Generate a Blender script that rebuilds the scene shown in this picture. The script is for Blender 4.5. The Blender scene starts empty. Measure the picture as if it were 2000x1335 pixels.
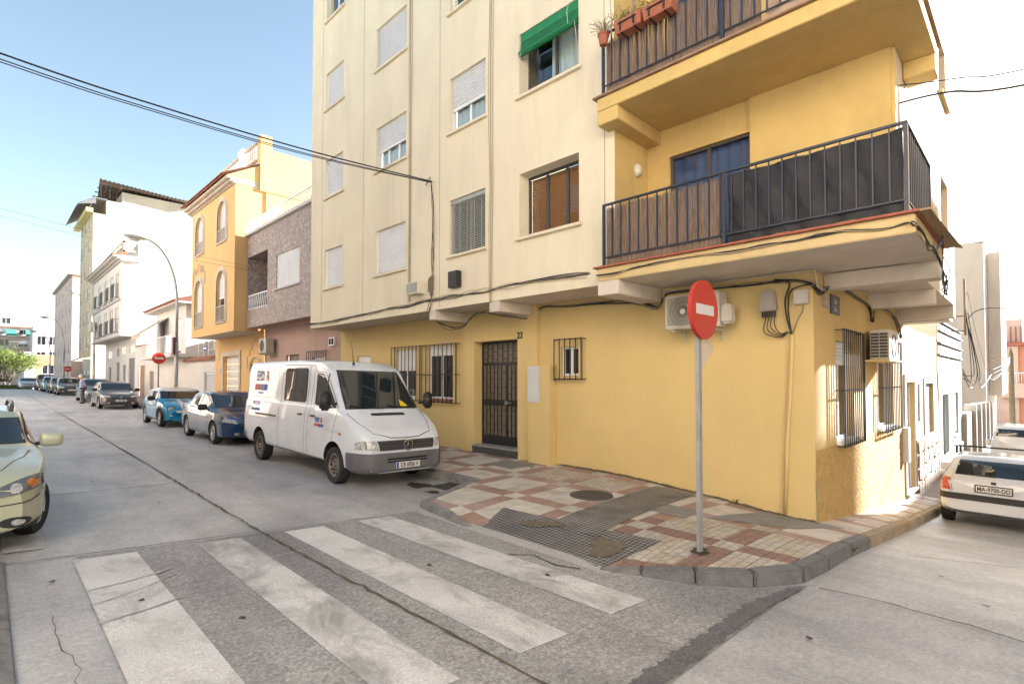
import bpy, bmesh, math, random
import numpy as np
from math import sin, cos, pi, radians, sqrt, atan2, exp, log
from mathutils import Vector, Matrix, geometry
from mathutils.bvhtree import BVHTree
random.seed(7)
D = bpy.data
SC = bpy.context.scene
COL = SC.collection

# ---------------------------------------------------------------- camera
cam_d = D.cameras.new('camera'); cam = D.objects.new('camera', cam_d); COL.objects.link(cam)
CAMP = Vector((-8.373, -2.271, 2.0))
cam.location = CAMP
AZ = atan2(.7066, .7076)
cam.rotation_euler = (radians(90 + 1.34), 0, AZ - pi / 2)
cam_d.sensor_width = 36; cam_d.lens = 1031 / 2000 * 36
cam_d.shift_y = 46.5 / 2000; cam_d.clip_end = 2000; cam_d.clip_start = .05
SC.camera = cam
# ---------------------------------------------------------------- sky, sun, exposure
SUN_EL = radians(18.5)
SUN_H = Vector((4.0, -1.0, 0)).normalized()
W = D.worlds.new('World'); SC.world = W; W.use_nodes = True
nt = W.node_tree; nt.nodes.clear()
sky = nt.nodes.new('ShaderNodeTexSky'); sky.sky_type = 'NISHITA'; sky.sun_disc = False
sky.sun_elevation = SUN_EL; sky.sun_rotation = atan2(SUN_H.x, SUN_H.y)
sky.altitude = 20; sky.air_density = 1.0; sky.dust_density = .9; sky.ozone_density = 1.9
bg = nt.nodes.new('ShaderNodeBackground'); bg.inputs['Strength'].default_value = .057
wo = nt.nodes.new('ShaderNodeOutputWorld')
tint = nt.nodes.new('ShaderNodeMix'); tint.data_type = 'RGBA'; tint.blend_type = 'MULTIPLY'; tint.inputs[0].default_value = 1; tint.inputs[7].default_value = (1.06, .93, .77, 1)
nt.links.new(sky.outputs[0], tint.inputs[6]); nt.links.new(tint.outputs[2], bg.inputs['Color']); nt.links.new(bg.outputs[0], wo.inputs['Surface'])
sl = D.lights.new('sun', 'SUN'); sl.energy = 4.0; sl.angle = radians(.5); sl.color = (.98, .97, 1.0)
so = D.objects.new('sun', sl); COL.objects.link(so)
sd = Vector((SUN_H.x * cos(SUN_EL), SUN_H.y * cos(SUN_EL), sin(SUN_EL)))
so.rotation_euler = sd.to_track_quat('Z', 'Y').to_euler(); so.location = (30, -10, 30)
SC.view_settings.view_transform = 'Standard'; SC.view_settings.look = 'None'
SC.view_settings.exposure = 3.0; SC.view_settings.gamma = 1
SC.view_settings.use_curve_mapping = False
SC.render.engine = 'CYCLES'
SC.cycles.max_bounces = 7; SC.cycles.diffuse_bounces = 4; SC.cycles.glossy_bounces = 3
SC.cycles.transmission_bounces = 3; SC.cycles.transparent_max_bounces = 6

# ---------------------------------------------------------------- ground height
def ss(t):
    t = min(1, max(0, t)); return t * t * (3 - 2 * t)
def sp(x, k=.4): return k * log(1 + exp(x / k)) if x / k < 40 else x
def drop(x):
    s = sp(x + 1.6)
    return .105 * s if s < 9 else .105 * 9 + .035 * min(s - 9, 60)
def zr(x, y):
    z = -.02 + .010 * min(y, 72) - .02 * (min(max(x, -9), 3) + 2)
    if y > 72: z -= .0006 * (min(y, 130) - 72) ** 2
    z -= drop(x) * (1 - ss((y - .2) / 3.6))
    return z
def zp0(x, y):
    b = zr(-2.3, y) + .15 + .02 * (min(x, 0) + 2.3)
    if y >= 3.8: return b
    return zr(x, y) + .15 + .04 * (min(x, 0) + 2.3) * (.35 + .65 * ss(y / 1.6) if y > 0 else .35 * ss(1 + y / .6))
def zp(x, y):
    # pavement with the lowered kerb of the crossing
    r = ss((-2.75 - x) / 1.05) * ss((y - .1) / .9) * (1 - ss((y - 2.9) / .9))
    return zp0(x, y) - .105 * r

# ---------------------------------------------------------------- materials
MATS = {}
def nodes(m):
    m.use_nodes = True; t = m.node_tree; return t, t.nodes['Principled BSDF']
def rgb(h):
    h = h.lstrip('#'); c = [int(h[i:i + 2], 16) / 255 for i in (0, 2, 4)]
    return tuple(x / 12.92 if x <= .04045 else ((x + .055) / 1.055) ** 2.4 for x in c)
def mat(name, col, rough=.8, var=.12, scale=3., bump=0., bscale=60., metal=0., spec=.5, dirt=None, coat=0., stretch=None, speck=0.):
    """plain surface: base colour with two scales of noise, optional stains, fine bump"""
    if name in MATS: return MATS[name]
    m = D.materials.new(name); t, b = nodes(m); N = t.nodes; L = t.links
    b.inputs['Roughness'].default_value = rough; b.inputs['Metallic'].default_value = metal
    b.inputs['Specular IOR Level'].default_value = spec; b.inputs['Coat Weight'].default_value = coat
    b.inputs['Coat Roughness'].default_value = .04
    tc = N.new('ShaderNodeTexCoord'); mp = N.new('ShaderNodeMapping')
    L.new(tc.outputs['Object'], mp.inputs[0])
    if stretch: mp.inputs['Scale'].default_value = stretch
    n1 = N.new('ShaderNodeTexNoise'); n1.inputs['Scale'].default_value = scale; n1.inputs['Detail'].default_value = 8
    n1.inputs['Roughness'].default_value = .62
    L.new(mp.outputs[0], n1.inputs['Vector'])
    r = N.new('ShaderNodeMapRange'); r.inputs[1].default_value = .3; r.inputs[2].default_value = .7
    r.inputs[3].default_value = 1 - var; r.inputs[4].default_value = 1 + var
    L.new(n1.outputs[0], r.inputs[0])
    mx = N.new('ShaderNodeMix'); mx.data_type = 'RGBA'; mx.blend_type = 'MULTIPLY'; mx.inputs[0].default_value = 1
    mx.inputs[6].default_value = (*col, 1); L.new(r.outputs[0], mx.inputs[7])
    out = mx.outputs[2]
    if speck:
        n3 = N.new('ShaderNodeTexNoise'); n3.inputs['Scale'].default_value = 62; n3.inputs['Detail'].default_value = 4; n3.inputs['Roughness'].default_value = .8
        L.new(tc.outputs['Object'], n3.inputs['Vector'])
        r3 = N.new('ShaderNodeMapRange'); r3.inputs[1].default_value = .36; r3.inputs[2].default_value = .66
        r3.inputs[3].default_value = 1 - speck; r3.inputs[4].default_value = 1 + speck; L.new(n3.outputs[0], r3.inputs[0])
        m3 = N.new('ShaderNodeMix'); m3.data_type = 'RGBA'; m3.blend_type = 'MULTIPLY'; m3.inputs[0].default_value = 1
        L.new(out, m3.inputs[6]); L.new(r3.outputs[0], m3.inputs[7]); out = m3.outputs[2]
    if dirt:
        dc, amt, dsc = dirt[:3]
        n2 = N.new('ShaderNodeTexNoise'); n2.inputs['Scale'].default_value = dsc; n2.inputs['Detail'].default_value = 9
        n2.inputs['Roughness'].default_value = .68; n2.inputs['Distortion'].default_value = .6
        mp2 = N.new('ShaderNodeMapping'); mp2.inputs['Location'].default_value = (3.1, 7.7, 1.3)
        if len(dirt) > 3: mp2.inputs['Scale'].default_value = dirt[3]
        L.new(tc.outputs['Object'], mp2.inputs[0]); L.new(mp2.outputs[0], n2.inputs['Vector'])
        r2 = N.new('ShaderNodeMapRange'); r2.inputs[1].default_value = dirt[4] if len(dirt) > 4 else .48; r2.inputs[2].default_value = dirt[5] if len(dirt) > 5 else .72
        r2.inputs[3].default_value = 0; r2.inputs[4].default_value = amt; L.new(n2.outputs[0], r2.inputs[0])
        m2 = N.new('ShaderNodeMix'); m2.data_type = 'RGBA'; L.new(r2.outputs[0], m2.inputs[0])
        L.new(out, m2.inputs[6]); m2.inputs[7].default_value = (*dc, 1); out = m2.outputs[2]
    L.new(out, b.inputs['Base Color'])
    if bump:
        nb = N.new('ShaderNodeTexNoise'); nb.inputs['Scale'].default_value = bscale; nb.inputs['Detail'].default_value = 5
        L.new(mp.outputs[0], nb.inputs['Vector'])
        bp = N.new('ShaderNodeBump'); bp.inputs['Strength'].default_value = bump; bp.inputs['Distance'].default_value = .02
        L.new(nb.outputs[0], bp.inputs['Height']); L.new(bp.outputs[0], b.inputs['Normal'])
    MATS[name] = m; return m
def glass(name, col=(.02, .025, .03), rough=.03):
    if name in MATS: return MATS[name]
    m = D.materials.new(name); t, b = nodes(m)
    b.inputs['Base Color'].default_value = (*col, 1); b.inputs['Roughness'].default_value = rough
    b.inputs['Specular IOR Level'].default_value = .9; b.inputs['IOR'].default_value = 1.52
    n = t.nodes.new('ShaderNodeTexNoise'); n.inputs['Scale'].default_value = 1.7
    bp = t.nodes.new('ShaderNodeBump'); bp.inputs['Strength'].default_value = .04; bp.inputs['Distance'].default_value = .05
    tc = t.nodes.new('ShaderNodeTexCoord'); t.links.new(tc.outputs['Object'], n.inputs['Vector'])
    t.links.new(n.outputs[0], bp.inputs['Height']); t.links.new(bp.outputs[0], b.inputs['Normal'])
    MATS[name] = m; return m
def clearglass(name, tint=(.75, .85, .85)):
    """thin see-through pane: part mirror, part clear"""
    if name in MATS: return MATS[name]
    m = D.materials.new(name); m.use_nodes = True; t = m.node_tree; t.nodes.clear(); N = t.nodes
    o = N.new('ShaderNodeOutputMaterial'); tr = N.new('ShaderNodeBsdfTransparent'); tr.inputs[0].default_value = (*tint, 1)
    g = N.new('ShaderNodeBsdfGlossy'); g.inputs['Roughness'].default_value = .02; g.inputs['Color'].default_value = (.9, .95, 1, 1)
    lw = N.new('ShaderNodeLayerWeight'); lw.inputs[0].default_value = .5; f = N.new('ShaderNodeMapRange'); f.inputs[3].default_value = .09; f.inputs[4].default_value = .9
    pw = N.new('ShaderNodeMath'); pw.operation = 'POWER'; pw.inputs[1].default_value = 3; t.links.new(lw.outputs['Facing'], pw.inputs[0]); t.links.new(pw.outputs[0], f.inputs[0])
    mx = N.new('ShaderNodeMixShader'); t.links.new(f.outputs[0], mx.inputs[0]); t.links.new(tr.outputs[0], mx.inputs[1])
    t.links.new(g.outputs[0], mx.inputs[2]); t.links.new(mx.outputs[0], o.inputs[0])
    MATS[name] = m; return m

# ---------------------------------------------------------------- mesh builder
class MB:
    def __init__(s): s.v = []; s.f = []
    def add(s, vs, fs):
        n = len(s.v); s.v += [tuple(p) for p in vs]; s.f += [tuple(i + n for i in f) for f in fs]; return s
    def box(s, x0, x1, y0, y1, z0, z1):
        return s.add([(x0, y0, z0), (x1, y0, z0), (x1, y1, z0), (x0, y1, z0), (x0, y0, z1), (x1, y0, z1), (x1, y1, z1), (x0, y1, z1)],
                     [(0, 3, 2, 1), (4, 5, 6, 7), (0, 1, 5, 4), (1, 2, 6, 5), (2, 3, 7, 6), (3, 0, 4, 7)])
    def hexa(s, p):
        return s.add(p, [(0, 3, 2, 1), (4, 5, 6, 7), (0, 1, 5, 4), (1, 2, 6, 5), (2, 3, 7, 6), (3, 0, 4, 7)])
    def poly(s, pts): return s.add(pts, [tuple(range(len(pts)))])
    def prism(s, a, b):
        n = len(a); return s.add(list(a) + list(b), [tuple(range(n))[::-1], tuple(range(n, 2 * n))] + [(i, (i + 1) % n, n + (i + 1) % n, n + i) for i in range(n)])
    def tube(s, pts, r, n=6, cap=True):
        pts = [Vector(p) for p in pts]; rs = r if isinstance(r, (list, tuple)) else [r] * len(pts); vs = []; fs = []
        up = Vector((0, 0, 1)); prev = None
        for i, p in enumerate(pts):
            t = (pts[min(i + 1, len(pts) - 1)] - pts[max(i - 1, 0)])
            t = t.normalized() if t.length > 1e-9 else Vector((0, 0, 1))
            if prev is None:
                a = t.cross(up if abs(t.z) < .95 else Vector((1, 0, 0))).normalized()
            else: a = (prev - t * prev.dot(t)).normalized()
            prev = a; b = t.cross(a)
            for k in range(n):
                w = 2 * pi * k / n; vs.append(p + (a * cos(w) + b * sin(w)) * rs[i])
        for i in range(len(pts) - 1):
            for k in range(n): fs.append((i * n + k, i * n + (k + 1) % n, (i + 1) * n + (k + 1) % n, (i + 1) * n + k))
        if cap: fs.append(tuple(range(n))[::-1]); fs.append(tuple((len(pts) - 1) * n + k for k in range(n)))
        return s.add(vs, fs)
    def lathe(s, prof, c=(0, 0, 0), axis='z', n=16, cap=False):
        vs = []; fs = []; m = len(prof)
        for k in range(n):
            a = 2 * pi * k / n
            for r, h in prof:
                q = (r * cos(a), r * sin(a), h)
                if axis == 'y': q = (q[0], q[2], q[1])
                if axis == 'x': q = (q[2], q[0], q[1])
                vs.append((q[0] + c[0], q[1] + c[1], q[2] + c[2]))
        for k in range(n):
            for j in range(m - 1):
                fs.append((k * m + j, ((k + 1) % n) * m + j, ((k + 1) % n) * m + j + 1, k * m + j + 1))
        if cap: fs.append(tuple(k * m for k in range(n))[::-1]); fs.append(tuple(k * m + m - 1 for k in range(n)))
        return s.add(vs, fs)
    def xf(s, M): s.v = [tuple(M @ Vector(p)) for p in s.v]; return s
    def build(s, name, m, parent=None, smooth=False, bev=0., recalc=True, seg=2):
        me = D.meshes.new(name); me.from_pydata(s.v, [], s.f)
        if recalc or bev:
            bm = bmesh.new(); bm.from_mesh(me)
            if recalc: bmesh.ops.recalc_face_normals(bm, faces=bm.faces)
            if bev:
                es = [e for e in bm.edges if len(e.link_faces) == 2 and e.calc_face_angle(0) > .6]
                bmesh.ops.bevel(bm, geom=es, offset=bev, segments=seg, affect='EDGES', clamp_overlap=True)
            bm.to_mesh(me); bm.free()
        if smooth:
            me.polygons.foreach_set('use_smooth', [True] * len(me.polygons))
            if smooth != 2: me.set_sharp_from_angle(angle=radians(38))
        return link(name, me, m, parent)
def link(name, me, m=None, parent=None):
    if m is not None and not me.materials: me.materials.append(m)
    o = D.objects.new(name, me); COL.objects.link(o)
    if parent is not None: attach(o, parent)
    return o
def attach(o, p):
    o.parent = p
    if p.type == 'EMPTY': o.matrix_parent_inverse = Matrix.Translation(-Vector(p.location))
def tag(o, label=None, cat=None, group=None, kind=None):
    if label: o['label'] = label
    if cat: o['category'] = cat
    if group: o['group'] = group
    if kind: o['kind'] = kind
    return o
def empty(name, loc, label, cat, group=None):
    o = D.objects.new(name, None); o.location = loc; o.empty_display_size = .2; COL.objects.link(o)
    return tag(o, label, cat, group)
def kids(o): return [c for c in D.objects if c.parent == o]
def copy_tree(o, parent=None, ch=None):
    if ch is None:
        ch = {}
        for c in D.objects:
            if c.parent: ch.setdefault(c.parent.name, []).append(c)
    c = o.copy(); COL.objects.link(c)
    if parent is not None: c.parent = parent; c.matrix_parent_inverse = o.matrix_parent_inverse
    for k in ch.get(o.name, []): copy_tree(k, c, ch)
    return c
_txt = {}
def text_mesh(s, size=1., depth=.002, bold=False):
    """lettering as a mesh in the xz plane, centred, facing -y"""
    cu = D.curves.new('lettering', 'FONT'); cu.body = s; cu.size = size; cu.extrude = depth; cu.align_x = 'CENTER'; cu.align_y = 'CENTER'
    cu.resolution_u = 3
    if bold: cu.offset = size * .018
    o = D.objects.new('lettering', cu); COL.objects.link(o)
    me = D.meshes.new_from_object(o.evaluated_get(bpy.context.evaluated_depsgraph_get()))
    D.objects.remove(o); D.curves.remove(cu)
    me.transform(Matrix.Rotation(pi / 2, 4, 'X')); return me
def text(s, loc, rotz, size, m, parent=None, sx=1., name='lettering', bold=False, depth=.002, mtx=None):
    me = text_mesh(s, size, depth, bold)
    M = mtx if mtx is not None else Matrix.Translation(loc) @ Matrix.Rotation(rotz, 4, 'Z') @ Matrix.Diagonal((sx, 1, 1, 1))
    me.transform(M); return link(name, me, m, parent)

class Fac:
    """local frame of a facade: u along the wall, d into the building, z up"""
    def __init__(s, kind, c): s.k = kind; s.c = c
    def p(s, u, d, z):
        if s.k == '-x': return (s.c + d, u, z)
        if s.k == '+x': return (s.c - d, u, z)
        if s.k == '-y': return (u, s.c + d, z)
        return (u, s.c - d, z)
    def box(s, mb, u0, u1, d0, d1, z0, z1):
        a = s.p(u0, d0, z0); b = s.p(u1, d1, z1)
        return mb.box(min(a[0], b[0]), max(a[0], b[0]), min(a[1], b[1]), max(a[1], b[1]), min(z0, z1), max(z0, z1))
    def wall(s, mb, u0, u1, z0, z1, holes, depth=.2, thick=0.):
        """front skin with rectangular openings and their reveals; holes = (u0,u1,z0,z1[,depth])"""
        us = sorted({u0, u1, *[h[0] for h in holes], *[h[1] for h in holes]}); zs = sorted({z0, z1, *[h[2] for h in holes], *[h[3] for h in holes]})
        us = [u for u in us if u0 <= u <= u1]; zs = [z for z in zs if z0 <= z <= z1]
        for i in range(len(us) - 1):
            for j in range(len(zs) - 1):
                cu = (us[i] + us[i + 1]) / 2; cz = (zs[j] + zs[j + 1]) / 2
                if any(h[0] < cu < h[1] and h[2] < cz < h[3] for h in holes): continue
                mb.poly([s.p(us[i], 0, zs[j]), s.p(us[i + 1], 0, zs[j]), s.p(us[i + 1], 0, zs[j + 1]), s.p(us[i], 0, zs[j + 1])])
        for h in holes:
            dd = h[4] if len(h) > 4 else depth; a, b, c, e = h[:4]
            for q in ([(a, c), (b, c)], [(b, c), (b, e)], [(b, e), (a, e)], [(a, e), (a, c)]):
                mb.poly([s.p(q[0][0], 0, q[0][1]), s.p(q[1][0], 0, q[1][1]), s.p(q[1][0], dd, q[1][1]), s.p(q[0][0], dd, q[0][1])])
    def back(s, mb, u0, u1, z0, z1, depth):
        """sides, top and back of the block behind a front skin"""
        P = s.p
        mb.poly([P(u0, 0, z0), P(u0, depth, z0), P(u0, depth, z1), P(u0, 0, z1)])
        mb.poly([P(u1, 0, z0), P(u1, depth, z0), P(u1, depth, z1), P(u1, 0, z1)])
        mb.poly([P(u0, 0, z1), P(u1, 0, z1), P(u1, depth, z1), P(u0, depth, z1)])
        mb.poly([P(u0, depth, z0), P(u1, depth, z0), P(u1, depth, z1), P(u0, depth, z1)])
        mb.poly([P(u0, 0, z0), P(u1, 0, z0), P(u1, depth, z0), P(u0, depth, z0)])
# pale and dark stock materials
white_frame = mat('white_aluminium', (.76, .77, .79), .45, .05)
shutter_m = mat('shutter_plastic', (.74, .75, .76), .5, .05, dirt=((.52, .50, .46), .4, 1.2, (1, 1, .3)))
dark_glass = glass('window_glass', (.018, .02, .025))
dark_metal = mat('dark_painted_iron', (.022, .022, .026), .45, .25, 30)
black_rubber = mat('black_cable_sheath', (.02, .02, .021), .6, .2)
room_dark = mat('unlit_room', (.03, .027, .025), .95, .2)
def window(F, root, u0, u1, z0, z1, d=.16, shut=0., frame=white_frame, sill=None, nd=2, curtain=None, sill_z=None, pane_m=None, slat=.052, shm=None, sillm=None):
    """window part with its pane(s), roller shutter, curtain and sill as sub-parts"""
    fw = .045; mb = MB(); zs = z1 - (z1 - z0) * shut if shut else z1
    F.box(mb, u0, u0 + fw, d, d + .05, z0, z1); F.box(mb, u1 - fw, u1, d, d + .05, z0, z1)
    F.box(mb, u0 + fw, u1 - fw, d, d + .05, z0, z0 + fw); F.box(mb, u0 + fw, u1 - fw, d, d + .05, z1 - fw, z1)
    for k in range(1, nd):
        uc = u0 + (u1 - u0) * k / nd; F.box(mb, uc - .03, uc + .03, d + .008, d + .042, z0 + fw, z1 - fw)
    w = mb.build('window', frame, root)
    if shut < .97:
        p = MB(); p.poly([F.p(u0 + fw, d + .025, z0 + fw), F.p(u1 - fw, d + .025, z0 + fw), F.p(u1 - fw, d + .025, z1 - fw), F.p(u0 + fw, d + .025, z1 - fw)]); p.build('pane', pane_m or dark_glass, w)
    if curtain:
        c = MB(); n = 40; a0, a1, cm = curtain; vs = []
        for i in range(n + 1):
            u = u0 + (u1 - u0) * (a0 + (a1 - a0) * i / n); dd = d + .085 + .02 * sin(i * 1.1)
            vs += [F.p(u, dd, z0 + .03), F.p(u, dd, z1 - .03)]
        c.add(vs, [(2 * i, 2 * i + 2, 2 * i + 3, 2 * i + 1) for i in range(n)]); c.build('curtain', cm, w, smooth=2)
    if shut:
        s_ = MB(); n = max(2, int((z1 - zs) / slat)); vs = []; h = (z1 - zs) / n
        for i in range(n):
            z = z1 - i * h
            for dz, dd in ((0, .004), (.06 * h, -.016), (.80 * h, -.022), (.82 * h, .004)):
                vs += [F.p(u0 + .02, d - .012 + dd, z - dz), F.p(u1 - .02, d - .012 + dd, z - dz)]
        m = len(vs) // 2; s_.add(vs, [(2 * i, 2 * i + 1, 2 * i + 3, 2 * i + 2) for i in range(m - 1)])
        F.box(s_, u0 + .02, u1 - .02, d - .034, d - .006, zs - .03, zs + .012)
        s_.build('shutter', shm or shutter_m, w)
    if sill is not None:
        b = MB(); F.box(b, u0 - sill, u1 + sill, -.07, d + .004, z0 - .055, z0 + .002); b.build('sill', sillm or frame, w, bev=.006)
    return w
# ================================================================ ground, road, pavement
def clip(poly, a, b):
    """keep the part of poly left of a->b"""
    out = []; n = len(poly)
    def sdist(p): return (b[0] - a[0]) * (p[1] - a[1]) - (b[1] - a[1]) * (p[0] - a[0])
    for i in range(n):
        p, q = poly[i], poly[(i + 1) % n]; sp_, sq = sdist(p), sdist(q)
        if sp_ >= 0: out.append(p)
        if sp_ * sq < 0:
            t = sp_ / (sp_ - sq); out.append((p[0] + (q[0] - p[0]) * t, p[1] + (q[1] - p[1]) * t))
    return out
def area(p): return sum(p[i][0] * p[(i + 1) % len(p)][1] - p[(i + 1) % len(p)][0] * p[i][1] for i in range(len(p))) / 2
def clipc(poly, conv):
    if area(conv) < 0: conv = conv[::-1]
    for i in range(len(conv)):
        if len(poly) < 3: return []
        poly = clip(poly, conv[i], conv[(i + 1) % len(conv)])
    return poly if len(poly) >= 3 and abs(area(poly)) > 1e-6 else []
def drape(name, conv, off, m, fn=zr, step=.25, parent=None, kind='structure'):
    xs = [p[0] for p in conv]; ys = [p[1] for p in conv]; mb = MB()
    x0 = math.floor(min(xs) / step); x1 = math.ceil(max(xs) / step); y0 = math.floor(min(ys) / step); y1 = math.ceil(max(ys) / step)
    for i in range(x0, x1):
        for j in range(y0, y1):
            c = clipc([(i * step, j * step), ((i + 1) * step, j * step), ((i + 1) * step, (j + 1) * step), (i * step, (j + 1) * step)], conv)
            if c: mb.poly([(x, y, fn(x, y) + off) for x, y in c])
    o = mb.build(name, m, parent, recalc=False)
    bm = bmesh.new(); bm.from_mesh(o.data); bmesh.ops.remove_doubles(bm, verts=bm.verts, dist=1e-5); bm.to_mesh(o.data); bm.free()
    o.data.polygons.foreach_set('use_smooth', [True] * len(o.data.polygons))
    if parent is None: tag(o, kind=kind)
    return o
def frange(a, b, s):
    n = max(1, round((b - a) / s)); return [a + (b - a) * i / n for i in range(n)]
gx = frange(-400, -60, 40) + frange(-60, -12, 4) + frange(-12, 10, .25) + frange(10, 40, 2) + frange(40, 700, 30) + [700]
gy = frange(-400, -40, 40) + frange(-40, -6, 2) + frange(-6, 10, .25) + frange(10, 140, 2) + frange(140, 700, 40) + [700]
vs = [(x, y, zr(x, y)) for y in gy for x in gx]; nx = len(gx)
fs = [(j * nx + i, j * nx + i + 1, (j + 1) * nx + i + 1, (j + 1) * nx + i) for j in range(len(gy) - 1) for i in range(nx - 1)]
def road_mat(name, c_dark, c_light, grain, rough, streak=(1.0, .16, 1)):
    m = D.materials.new(name); t, b = nodes(m); N = t.nodes; L = t.links; tc = N.new('ShaderNodeTexCoord')
    def noise(sc, det, ro, st=None, dist=0):
        n = N.new('ShaderNodeTexNoise'); n.inputs['Scale'].default_value = sc; n.inputs['Detail'].default_value = det; n.inputs['Roughness'].default_value = ro; n.inputs['Distortion'].default_value = dist
        if st: mp = N.new('ShaderNodeMapping'); mp.inputs['Scale'].default_value = st; L.new(tc.outputs['Object'], mp.inputs[0]); L.new(mp.outputs[0], n.inputs['Vector'])
        else: L.new(tc.outputs['Object'], n.inputs['Vector'])
        return n.outputs[0]
    def rng(v, a, b_, c, d): r = N.new('ShaderNodeMapRange'); r.inputs[1].default_value = a; r.inputs[2].default_value = b_; r.inputs[3].default_value = c; r.inputs[4].default_value = d; L.new(v, r.inputs[0]); return r.outputs[0]
    def mul(c, v):
        x = N.new('ShaderNodeMix'); x.data_type = 'RGBA'; x.blend_type = 'MULTIPLY'; x.inputs[0].default_value = 1; L.new(c, x.inputs[6]); L.new(v, x.inputs[7]); return x.outputs[2]
    mx = N.new('ShaderNodeMix'); mx.data_type = 'RGBA'; mx.inputs[6].default_value = (*c_dark, 1); mx.inputs[7].default_value = (*c_light, 1)
    L.new(rng(noise(.45, 9, .6, (1, .6, 1), .5), .36, .66, 0, 1), mx.inputs[0]); c = mx.outputs[2]
    c = mul(c, rng(noise(2.2, 8, .65, streak, .3), .3, .7, .82, 1.16)); c = mul(c, rng(noise(11, 6, .7, (.35, 1.5, 1)), .3, .7, .90, 1.09))
    c = mul(c, rng(noise(38, 3, .75), .32, .68, 1 - grain, 1 + grain)); 
    v = N.new('ShaderNodeTexVoronoi'); v.inputs['Scale'].default_value = 48; L.new(tc.outputs['Object'], v.inputs['Vector']); sx = N.new('ShaderNodeSeparateColor'); L.new(v.outputs['Color'], sx.inputs[0])
    c = mul(c, rng(sx.outputs[0], 0, 1, 1 - grain * .9, 1 + grain * .9)); L.new(c, b.inputs['Base Color'])
    sp_ = N.new('ShaderNodeMix'); sp_.data_type = 'RGBA'
    L.new(rng(noise(1.1, 6, .6), .3, .7, rough - .1, rough + .12), b.inputs['Roughness'])
    bp = N.new('ShaderNodeBump'); bp.inputs['Strength'].default_value = .5; bp.inputs['Distance'].default_value = .012; L.new(noise(55, 4, .7), bp.inputs['Height']); L.new(bp.outputs[0], b.inputs['Normal']); MATS[name] = m; return m
concrete = road_mat('worn_street_concrete', (.295, .298, .312), (.455, .453, .443), .13, .48)
tag(MB().add(vs, fs).build('road', concrete, smooth=2, recalc=False), kind='structure')
asphalt = road_mat('coarse_asphalt', (.20, .20, .206), (.34, .333, .32), .26, .66)
ys_ = [(4.83, -7.66, 4.12, -3.92), (.9, -7.68, .9, -3.92), (.5, -7.7, .5, -3.72), (.05, -7.7, .05, -3.5), (-.35, -7.7, -.35, -3.15), (-.52, -7.7, -.6, -2.75)]
for q0, q1 in zip(ys_[:-1], ys_[1:]): drape('asphalt_patch', [(q0[1], q0[0]), (q0[3], q0[2]), (q1[3], q1[2]), (q1[1], q1[0])], .010, asphalt)
# crossing stripes, worn thermoplastic paint
def paint(name, wear, dark=(.29, .285, .28)):
    m = mat(name, (.58, .575, .565), .6, .12, 1.6, .35, 100, dirt=(dark, .97, 2.6, (1, .5, 1), .66 - .25 * wear, .86 - .27 * wear), speck=.25); return m
pt_a = paint('road_paint', .55); pt_b = paint('worn_road_paint', .93); pt_c = paint('scuffed_road_paint', .75)
stripes = [([(-7.7, 4.69), (-7.18, 4.6), (-7.2, .2), (-7.72, .3)], pt_a, 'bright white stripe of the crossing nearest the left kerb, crossed by tyre marks'),
           ([(-6.64, 4.5), (-6.2, 4.42), (-6.19, .38), (-6.64, .42)], pt_b, 'badly worn stripe of the crossing, second from the left kerb'),
           ([(-5.72, 4.34), (-5.25, 4.28), (-5.2, .29), (-5.68, .34)], pt_c, 'stripe of the crossing just right of the mossy centre joint'),
           ([(-4.8, 4.22), (-4.34, 4.16), (-4.2, .22), (-4.67, .27)], pt_c, 'stripe of the crossing closest to the corner pavement')]
for i, (pg, m, l) in enumerate(stripes): o = drape('crossing_stripe', pg, .015, m)
drape('painted_mark', [(-8.2, 6.15), (-7.86, 6.15), (-7.86, 5.38), (-8.2, 5.42)], .012, pt_c)
# joints and cracks
crack_m = mat('joint_dirt', (.055, .048, .036), .95, .4, 8); moss_m = mat('joint_moss', (.095, .085, .055), .95, .4, 8)
def crack(name, pts, w, m, jit=.012, off=.019, fn=zr, step=.12):
    P = []; random.seed(len(pts) * 13 + int(w * 1e4))
    for a, b in zip(pts[:-1], pts[1:]):
        n = max(1, int(math.dist(a, b) / step))
        for i in range(n): P.append((a[0] + (b[0] - a[0]) * i / n, a[1] + (b[1] - a[1]) * i / n))
    P.append(pts[-1]); vs = []
    for i, p in enumerate(P):
        q0 = P[max(0, i - 1)]; q1 = P[min(len(P) - 1, i + 1)]; t = Vector((q1[0] - q0[0], q1[1] - q0[1])).normalized(); nrm = Vector((-t.y, t.x))
        j = random.gauss(0, jit); ww = w * random.uniform(.35, 1.25)
        for s_ in (-1, 1):
            x = p[0] + nrm.x * (j + s_ * ww / 2); y = p[1] + nrm.y * (j + s_ * ww / 2); vs.append((x, y, fn(x, y) + off))
    o = MB().add(vs, [(2 * i, 2 * i + 1, 2 * i + 3, 2 * i + 2) for i in range(len(P) - 1)]).build(name, m, recalc=False)
    return tag(o, kind='structure')
crack('road_joint', [(-5.83, -1.2), (-5.83, .06), (-5.9, 2.4), (-5.94, 4.8), (-5.9, 9)], .032, moss_m, .008)
crack('road_joint', [(-5.9, 9), (-5.85, 20), (-5.8, 60)], .03, crack_m, .004, step=1)
crack('road_joint', [(-8.2, 4.95), (-7.0, 4.75), (-6.05, 4.55), (-4.66, 4.26), (-3.9, 4.12)], .022, crack_m, .004)
for y in (8.6, 13, 17.5, 22, 27, 33): crack('road_joint', [(-8.9, y), (-5.9, y - .1)], .03, crack_m, .004, step=.3)
crack('road_crack', [(-2.7, -.75), (-2.62, -1.2), (-2.66, -1.84), (-2.8, -2.6)], .02, crack_m, .01)
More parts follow.
